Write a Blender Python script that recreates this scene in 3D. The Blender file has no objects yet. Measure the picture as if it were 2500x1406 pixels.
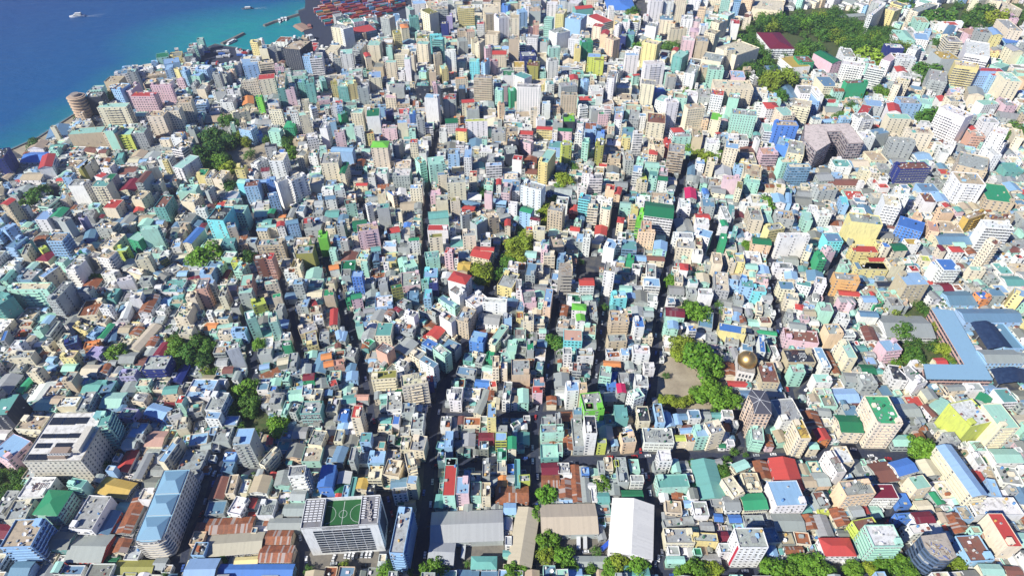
import bpy, math, random
import numpy as np
from math import radians, sin, cos, tan, pi, sqrt, atan2, hypot
from mathutils import Vector, Matrix
S = bpy.context.scene
COL = S.collection
R = random.Random(7)
# ---------------- camera ----------------
H, FPX, PIT = 380.0, 1500.0, radians(42.0)
cam = bpy.data.cameras.new('camera'); cam.sensor_width = 36; cam.lens = 36 * FPX / 2500
cam.clip_start = 1; cam.clip_end = 30000
co = bpy.data.objects.new('camera', cam); COL.objects.link(co)
co.location = (0, 0, H); co.rotation_euler = (pi / 2 - PIT, 0, 0)
S.camera = co
# ---------------- light ----------------
SUN_EL, SUNV = radians(38), Vector((-.81, -.586, 0))
w = bpy.data.worlds.new('World'); S.world = w; w.use_nodes = True
nt = w.node_tree; bg = nt.nodes['Background']; sk = nt.nodes.new('ShaderNodeTexSky')
sk.sky_type = 'NISHITA'; sk.sun_disc = False; sk.sun_elevation = SUN_EL
sk.sun_rotation = atan2(SUNV.x, SUNV.y); sk.air_density = 1.0; sk.dust_density = 0.0; sk.ozone_density = 10
tint = nt.nodes.new('ShaderNodeVectorMath'); tint.operation = 'MULTIPLY'; tint.inputs[1].default_value = (.28, .80, 1.5)
nt.links.new(sk.outputs[0], tint.inputs[0]); nt.links.new(tint.outputs[0], bg.inputs[0]); bg.inputs[1].default_value = 0.05
sl = bpy.data.lights.new('sun', 'SUN'); sl.energy = 5.0; sl.angle = radians(.5); sl.color = (1, .97, .88)
so = bpy.data.objects.new('sun', sl); COL.objects.link(so)
sv = Vector((SUNV.x * cos(SUN_EL), SUNV.y * cos(SUN_EL), sin(SUN_EL)))
so.rotation_euler = sv.to_track_quat('Z', 'Y').to_euler(); so.location = (-300, -100, 900)
S.view_settings.view_transform = 'Standard'; S.view_settings.look = 'None'
S.view_settings.exposure = 0.54; S.view_settings.gamma = 1
S.cycles.max_bounces = 4; S.cycles.diffuse_bounces = 1; S.cycles.glossy_bounces = 2
HAZE = 0.00009
S.cycles.use_denoising = True

# ---------------- projection helpers ----------------
CP, SP = cos(PIT), sin(PIT)
def unp(x, y, z=0.0):
    u, v = (x - 1250) / FPX, (703 - y) / FPX
    dz = -SP + v * CP; t = (z - H) / dz
    return Vector((t * u, t * (CP + v * SP)))
def prj(X, Y, Z):
    d = Y * CP - (Z - H) * SP
    return 1250 + FPX * X / d, 703 - FPX * (Y * SP + (Z - H) * CP) / d, d

def lin(c):
    c /= 255.0
    return c / 12.92 if c <= .04045 else ((c + .055) / 1.055) ** 2.4
def hexc(s): return tuple(lin(int(s[i:i + 2], 16)) for i in (0, 2, 4))
PALH = dict(white='e9e8e4', cream='e6dabc', grey='abb1ae', ltblue='98c0e4', blue='4f86d4', steel='7098b4', teal='6caea6',
 mint='aadcc8', green='2fa06c', dkgreen='1f7a50', lime='c4d054', lgreen='74cc3c', olive='9a9648', yellow='e4d48c',
 mustard='ccaa4c', orange='e8924e', red='cc4a42', rust='b0683f', brown='86564a', maroon='802438', salmon='d4a48e',
 pink='dcbcc2', peach='e8c8a4', purple='a89ec6', tan='c6b496', sand='c4b8a0', dark='2c3444', navy='22327a',
 cyan='7ae0e4', magenta='d02060', ice='dcebee', silver='b6bdbc', concrete='8e9189', ochre='e2b26c')
def desat(c, k): g = .3 * c[0] + .59 * c[1] + .11 * c[2]; return tuple(g + (x - g) * k for x in c)
PAL = {k: desat(hexc(v), .93) for k, v in PALH.items()}
CN = dict(ice='pale icy blue', white='white', cream='cream', grey='grey', ltblue='light blue', blue='bright blue', steel='steel blue', teal='teal',
 mint='pale mint', green='vivid green', dkgreen='dark green', lime='lime', lgreen='bright green', olive='olive', yellow='yellow',
 mustard='mustard', orange='orange', red='red', rust='rusty', brown='brown', maroon='maroon', salmon='salmon', pink='pink',
 peach='peach', purple='lilac', tan='tan', sand='sand coloured', dark='charcoal', navy='navy', cyan='cyan', magenta='crimson',
 silver='silver grey', concrete='concrete grey', ochre='ochre')
def jit(c, a=.07, r=R):
    k = 1 + r.uniform(-a, a)
    return tuple(min(.93, max(.005, x * k * (1 + r.uniform(-a, a) * .4))) for x in c)

# ---------------- materials ----------------
class NT:
    def __init__(s, name):
        s.m = bpy.data.materials.new(name); s.m.use_nodes = True; s.t = s.m.node_tree
        s.b = s.t.nodes['Principled BSDF']
    def n(s, k, **kw):
        o = s.t.nodes.new(k)
        for a, b in kw.items(): setattr(o, a, b)
        return o
    def put(s, inp, v):
        if hasattr(v, 'is_output') or isinstance(v, bpy.types.NodeSocket): s.t.links.new(v, inp)
        else: inp.default_value = v
    def M(s, op, a, b=0.0, c=None):
        o = s.n('ShaderNodeMath', operation=op); s.put(o.inputs[0], a); s.put(o.inputs[1], b)
        if c is not None: s.put(o.inputs[2], c)
        return o.outputs[0]
    def mix(s, f, a, b, mode='MIX'):
        o = s.n('ShaderNodeMix', data_type='RGBA', blend_type=mode)
        s.put(o.inputs[0], f); s.put(o.inputs[6], a if not isinstance(a, tuple) else a[:3] + (1,))
        s.put(o.inputs[7], b if not isinstance(b, tuple) else b[:3] + (1,)); return o.outputs[2]
    def ramp(s, f, p0, p1, v0=0.0, v1=1.0):
        o = s.n('ShaderNodeMapRange'); s.put(o.inputs[0], f)
        for i, v in enumerate((p0, p1, v0, v1)): o.inputs[i + 1].default_value = v
        return o.outputs[0]
    def noise(s, vec, scale, detail=3, rough=.6):
        o = s.n('ShaderNodeTexNoise'); s.t.links.new(vec, o.inputs['Vector'])
        o.inputs['Scale'].default_value = scale; o.inputs['Detail'].default_value = detail; o.inputs['Roughness'].default_value = rough
        return o.outputs[0]
    def pos(s, sc=None):
        g = s.n('ShaderNodeNewGeometry').outputs['Position']
        if sc is None: return g
        o = s.n('ShaderNodeVectorMath', operation='MULTIPLY'); s.t.links.new(g, o.inputs[0]); o.inputs[1].default_value = sc
        return o.outputs[0]
    def attr(s, name, out='Color'): return s.n('ShaderNodeAttribute', attribute_name=name).outputs[out]
    def done(s, col, rough=.8, spec=.3, metal=0.0, bump=None, bstr=.3, bd=.1):
        s.put(s.b.inputs['Base Color'], col if not isinstance(col, tuple) else col[:3] + (1,))
        s.put(s.b.inputs['Roughness'], rough); s.b.inputs['Specular IOR Level'].default_value = spec
        s.put(s.b.inputs['Metallic'], metal)
        if bump is not None:
            o = s.n('ShaderNodeBump'); o.inputs['Strength'].default_value = bstr; o.inputs['Distance'].default_value = bd
            s.t.links.new(bump, o.inputs['Height']); s.t.links.new(o.outputs[0], s.b.inputs['Normal'])
        return s.m

def mat_wall():
    t = NT('painted_wall'); uv = t.n('ShaderNodeUVMap').outputs[0]
    sx = t.n('ShaderNodeSeparateXYZ'); t.t.links.new(uv, sx.inputs[0]); x, y = sx.outputs[0], sx.outputs[1]
    sw = t.n('ShaderNodeSeparateXYZ'); t.t.links.new(t.attr('win', 'Vector'), sw.inputs[0]); ww, wh, wp = sw.outputs[0], sw.outputs[1], sw.outputs[2]
    fx = t.M('ABSOLUTE', t.M('SUBTRACT', t.M('FRACT', x), .5)); fyr = t.M('FRACT', y); fy = t.M('ABSOLUTE', t.M('SUBTRACT', fyr, .52))
    ix, iy = t.M('FLOOR', x), t.M('FLOOR', y)
    m = t.M('MULTIPLY', t.M('LESS_THAN', fx, ww), t.M('LESS_THAN', fy, wh))
    per = t.M('LESS_THAN', t.M('MODULO', t.M('ADD', ix, .5), t.M('MAXIMUM', wp, 1.0)), 1.0)
    m = t.M('MULTIPLY', m, per)
    cx = t.n('ShaderNodeCombineXYZ'); t.put(cx.inputs[0], ix); t.put(cx.inputs[1], iy); t.put(cx.inputs[2], t.attr('rnd', 'Fac'))
    wn = t.n('ShaderNodeTexWhiteNoise'); wn.noise_dimensions = '3D'; t.t.links.new(cx.outputs[0], wn.inputs[0]); r = wn.outputs[0]
    glass = t.mix(t.ramp(r, .0, 1.0), (.012, .02, .04), (.07, .095, .13))
    glass = t.mix(t.M('GREATER_THAN', r, .86), glass, (.35, .36, .36))
    n1 = t.noise(t.pos((1, 1, .25)), .6, 4); n2 = t.noise(t.pos(), .08, 2)
    dirt = t.M('MULTIPLY', t.ramp(n1, .45, .75, 0, .5), t.ramp(n2, .4, .7, .35, 1))
    base = t.mix(dirt, t.attr('Col'), (.16, .15, .13))
    line = t.M('MULTIPLY', t.M('LESS_THAN', fyr, .09), t.M('GREATER_THAN', ww, .01))
    base = t.mix(t.M('MULTIPLY', line, .30), base, (.10, .10, .11))
    col = t.mix(m, base, glass)
    return t.done(col, rough=t.ramp(m, 0, 1, .85, .25), spec=.4)
def mat_flat():
    t = NT('flat_roof_screed'); n1 = t.noise(t.pos(), .35, 5, .65); n2 = t.noise(t.pos(), 1.7, 4, .7)
    c = t.mix(t.ramp(n1, .48, .66, 0, .55), t.attr('Col'), (.15, .135, .115)); c = t.mix(t.ramp(n2, .55, .75, 0, .45), c, (.07, .068, .065))
    c = t.mix(t.ramp(n2, .25, .4, .3, 0), c, (.6, .58, .54))
    return t.done(c, rough=.9, bump=n2, bstr=.4, bd=.2)
def mat_metal():
    t = NT('corrugated_metal_roof'); uv = t.n('ShaderNodeUVMap').outputs[0]
    sx = t.n('ShaderNodeSeparateXYZ'); t.t.links.new(uv, sx.inputs[0]); x = sx.outputs[0]
    pan = t.M('FLOOR', t.M('DIVIDE', x, 1.1)); wn = t.n('ShaderNodeTexWhiteNoise'); wn.noise_dimensions = '3D'
    pan2 = t.M('FLOOR', t.M('DIVIDE', sx.outputs[1], 11.0))
    cx = t.n('ShaderNodeCombineXYZ'); t.put(cx.inputs[0], pan); t.put(cx.inputs[1], pan2); t.put(cx.inputs[2], t.attr('rnd', 'Fac')); t.t.links.new(cx.outputs[0], wn.inputs[0])
    r = wn.outputs[0]; ru = t.attr('rust', 'Fac')
    n1 = t.noise(t.pos(), .5, 5, .7)
    c = t.mix(t.M('MULTIPLY', t.ramp(r, .3, 1, 0, .35), t.M('ADD', .25, ru)), t.attr('Col'), (.05, .045, .05))
    c = t.mix(t.M('MULTIPLY', t.ramp(n1, .44, .66, 0, .75), ru), c, (.13, .06, .035))
    c = t.mix(t.M('MULTIPLY', t.M('GREATER_THAN', r, .84), t.M('MULTIPLY', ru, .6)), c, (.48, .45, .42))
    c = t.mix(t.ramp(n1, .55, .8, 0, .22), c, (.12, .1, .09))
    wv = t.M('SINE', t.M('MULTIPLY', x, 2 * pi / .55))
    c = t.mix(t.ramp(wv, .2, 1, 0, .16), c, (.03, .03, .03))
    return t.done(c, rough=.5, spec=.35, bump=wv, bstr=.5, bd=.05)
def mat_obj(name, rough=.8, noise=.25, sc=1.0, spec=.3, metal=0.0):
    t = NT(name); oi = t.n('ShaderNodeObjectInfo').outputs['Color']; n = t.noise(t.pos(), sc, 4)
    c = t.mix(t.ramp(n, .4, .75, 0, noise), oi, (.08, .075, .07)); return t.done(c, rough=rough, spec=spec, metal=metal)
def mat_flatcol(name, c, rough=.8, spec=.3, metal=0.0, noise=.2, sc=.8, c2=(.05, .05, .05)):
    t = NT(name); n = t.noise(t.pos(), sc, 5, .65); k = t.mix(t.ramp(n, .4, .7, 0, noise), c, c2)
    return t.done(k, rough=rough, spec=spec, metal=metal, bump=n, bstr=.2, bd=.1)
MW, MF, MM = mat_wall(), mat_flat(), mat_metal()
MO = mat_obj('painted_masonry'); MP = mat_obj('coated_plastic', .45, .1, 2.0, .5)
MGLASS = mat_flatcol('window_glass', (.015, .025, .045), .12, .6, 0, .4, .3, (.06, .08, .11))
MSILL = mat_flatcol('window_trim', (.62, .61, .58), .7)
MTR = mat_flatcol('tree_bark', (.09, .065, .045), .9)
def mat_leaf():
    t = NT('leaves'); oi = t.n('ShaderNodeObjectInfo').outputs['Color']
    n = t.noise(t.pos(), .35, 3); r = t.attr('lr', 'Fac')
    c = t.mix(t.ramp(n, .4, .68, 0, .6), oi, (.012, .055, .01)); c = t.mix(t.ramp(r, .6, 1, 0, .5), c, (.20, .32, .02))
    m = t.done(c, rough=.6, spec=.25)
    return m
MLEAF = mat_leaf()

# ---------------- mesh builder ----------------
class MB:
    def __init__(s): s.v = []; s.f = []; s.mi = []; s.uv = []; s.col = []; s.win = []; s.rnd = []; s.rust = []
    def face(s, pts, mi=0, uv=None, col=(.5, .5, .5), win=(0, 0, 0), rnd=0.0, rust=0.0):
        b = len(s.v); s.v += [tuple(p) for p in pts]; n = len(pts); s.f.append(tuple(range(b, b + n))); s.mi.append(mi)
        s.uv += uv if uv else [(0, 0)] * n; s.col += [tuple(col) + (1,)] * n; s.win.append(win); s.rnd.append(rnd); s.rust.append(rust)
    def box(s, x0, y0, z0, x1, y1, z1, mi=0, col=(.5, .5, .5), T=None, bottom=False, **k):
        P = [(x0, y0, z0), (x1, y0, z0), (x1, y1, z0), (x0, y1, z0), (x0, y0, z1), (x1, y0, z1), (x1, y1, z1), (x0, y1, z1)]
        if T: P = [T(p) for p in P]
        F = [(0, 1, 5, 4), (1, 2, 6, 5), (2, 3, 7, 6), (3, 0, 4, 7), (4, 5, 6, 7)]
        if bottom: F.append((3, 2, 1, 0))
        for f in F: s.face([P[i] for i in f], mi, None, col, **k)
    def mesh(s, name, mats, weld=False, smooth=False):
        me = bpy.data.meshes.new(name); me.from_pydata(s.v, [], s.f)
        for m in mats: me.materials.append(m)
        me.polygons.foreach_set('material_index', s.mi)
        me.uv_layers.new(name='UVMap').data.foreach_set('uv', np.array(s.uv, dtype=np.float32).ravel())
        me.attributes.new('Col', 'FLOAT_COLOR', 'CORNER').data.foreach_set('color', np.array(s.col, dtype=np.float32).ravel())
        me.attributes.new('win', 'FLOAT_VECTOR', 'FACE').data.foreach_set('vector', np.array(s.win, dtype=np.float32).ravel())
        me.attributes.new('rnd', 'FLOAT', 'FACE').data.foreach_set('value', np.array(s.rnd, dtype=np.float32))
        me.attributes.new('rust', 'FLOAT', 'FACE').data.foreach_set('value', np.array(s.rust, dtype=np.float32))
        if weld:
            import bmesh
            bm = bmesh.new(); bm.from_mesh(me); bmesh.ops.remove_doubles(bm, verts=bm.verts, dist=1e-4); bm.to_mesh(me); bm.free()
        if smooth: me.polygons.foreach_set('use_smooth', [True] * len(me.polygons))
        me.update(); return me
    def build(s, name, mats, parent=None, weld=True, smooth=False):
        o = bpy.data.objects.new(name, s.mesh(name, mats, weld, smooth)); COL.objects.link(o)
        if parent: o.parent = parent
        return o
def tag(o, label=None, cat=None, group=None, kind=None):
    if label: o['label'] = label
    if cat: o['category'] = cat
    if group: o['group'] = group
    if kind: o['kind'] = kind
    return o
def empty(name, x, y, z=0, rz=0):
    o = bpy.data.objects.new(name, None); COL.objects.link(o); o.location = (x, y, z); o.rotation_euler = (0, 0, rz); o.empty_display_size = 1
    return o
def inst(name, me, parent, loc, sc=(1, 1, 1), rz=0, col=None):
    o = bpy.data.objects.new(name, me); COL.objects.link(o); o.parent = parent
    o.location = loc; o.scale = sc if hasattr(sc, '__len__') else (sc,) * 3; o.rotation_euler = (0, 0, rz)
    if col: o.color = tuple(col) + (1,)
    return o
# ---- shared small meshes ----
def cyl(mb, r0, r1, z0, z1, n=12, mi=0, cx=0, cy=0, cap=True, col=(.5, .5, .5)):
    a = [(cx + r0 * cos(2 * pi * i / n), cy + r0 * sin(2 * pi * i / n), z0) for i in range(n)]
    b = [(cx + r1 * cos(2 * pi * i / n), cy + r1 * sin(2 * pi * i / n), z1) for i in range(n)]
    for i in range(n): mb.face([a[i], a[(i + 1) % n], b[(i + 1) % n], b[i]], mi, col=col)
    if cap: mb.face(b, mi, col=col)
def shared():
    d = {}
    m = MB(); m.box(-.5, -.5, 0, .5, .5, 1, bottom=True); d['box'] = m.mesh('unit_block', [MO], True)
    m = MB(); m.box(-.5, -.5, 0, .5, .5, .88, 0); m.box(-.56, -.56, .88, .56, .56, 1, 0, bottom=True); m.box(-.12, -.515, .0, .12, -.5, .6, 1)
    d['stair'] = m.mesh('stair_tower', [MO, MGLASS], True)
    m = MB(); cyl(m, .5, .5, 0, .8); cyl(m, .5, .2, .8, .95); cyl(m, .2, .2, .95, 1.0); d['tank'] = m.mesh('water_tank', [MP], True)
    m = MB(); m.box(-.5, -.5, .1, .5, .5, 1, bottom=True); cyl(m, .35, .35, 1.0, 1.03, 8, 1); d['ac'] = m.mesh('air_conditioner', [MP, MGLASS], True)
    m = MB(); N = 10
    for k in range(2):
        ra, rb = (0, .3, .55)[k], (0, .3, .55)[k + 1]; za, zb = (0, .05, .18)[k], (0, .05, .18)[k + 1]
        for i in range(N):
            a0, a1 = 2 * pi * i / N, 2 * pi * (i + 1) / N
            pts = [(ra * cos(a0), ra * sin(a0), za), (rb * cos(a0), rb * sin(a0), zb), (rb * cos(a1), rb * sin(a1), zb), (ra * cos(a1), ra * sin(a1), za)]
            if k == 0: pts = pts[1:] if False else [(0, 0, 0)] + pts[1:3]
            T = Matrix.Rotation(radians(40), 3, 'X')
            m.face([tuple(T @ Vector(p) + Vector((0, 0, .6))) for p in pts])
    cyl(m, .05, .05, 0, .62, 6); d['dish'] = m.mesh('satellite_dish', [MP], True)
    m = MB(); m.box(-.5, -.05, -.5, .5, .0, .5, 0, bottom=True); m.box(-.58, -.22, .5, .58, .0, .6, 1, bottom=True); m.box(-.58, -.16, -.58, .58, .0, -.5, 1, bottom=True); m.box(-.03, -.08, -.5, .03, -.05, .5, 1)
    d['window'] = m.mesh('window', [MGLASS, MSILL], True)
    m = MB(); m.box(-.5, -1, 0, .5, 0, .12, 0, bottom=True); m.box(-.5, -1, .12, .5, -.93, .9, 0); m.box(-.5, -.93, .12, -.49, 0, .9, 0); m.box(.49, -.93, .12, .5, 0, .9, 0)
    d['balcony'] = m.mesh('balcony', [MO], True)
    m = MB()
    for i in range(5): m.box(-.5 + i * .24, -.5, .86, -.46 + i * .24, .5, .96)
    for a in (-.5, .46):
        for b in (-.5, .46): m.box(a, b, 0, a + .05, b + .05, .86)
    m.box(-.5, -.5, .96, .5, -.45, 1.0); m.box(-.5, .45, .96, .5, .5, 1.0); d['frame'] = m.mesh('roof_frame', [MO], True)
    return d
SH = shared()

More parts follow.
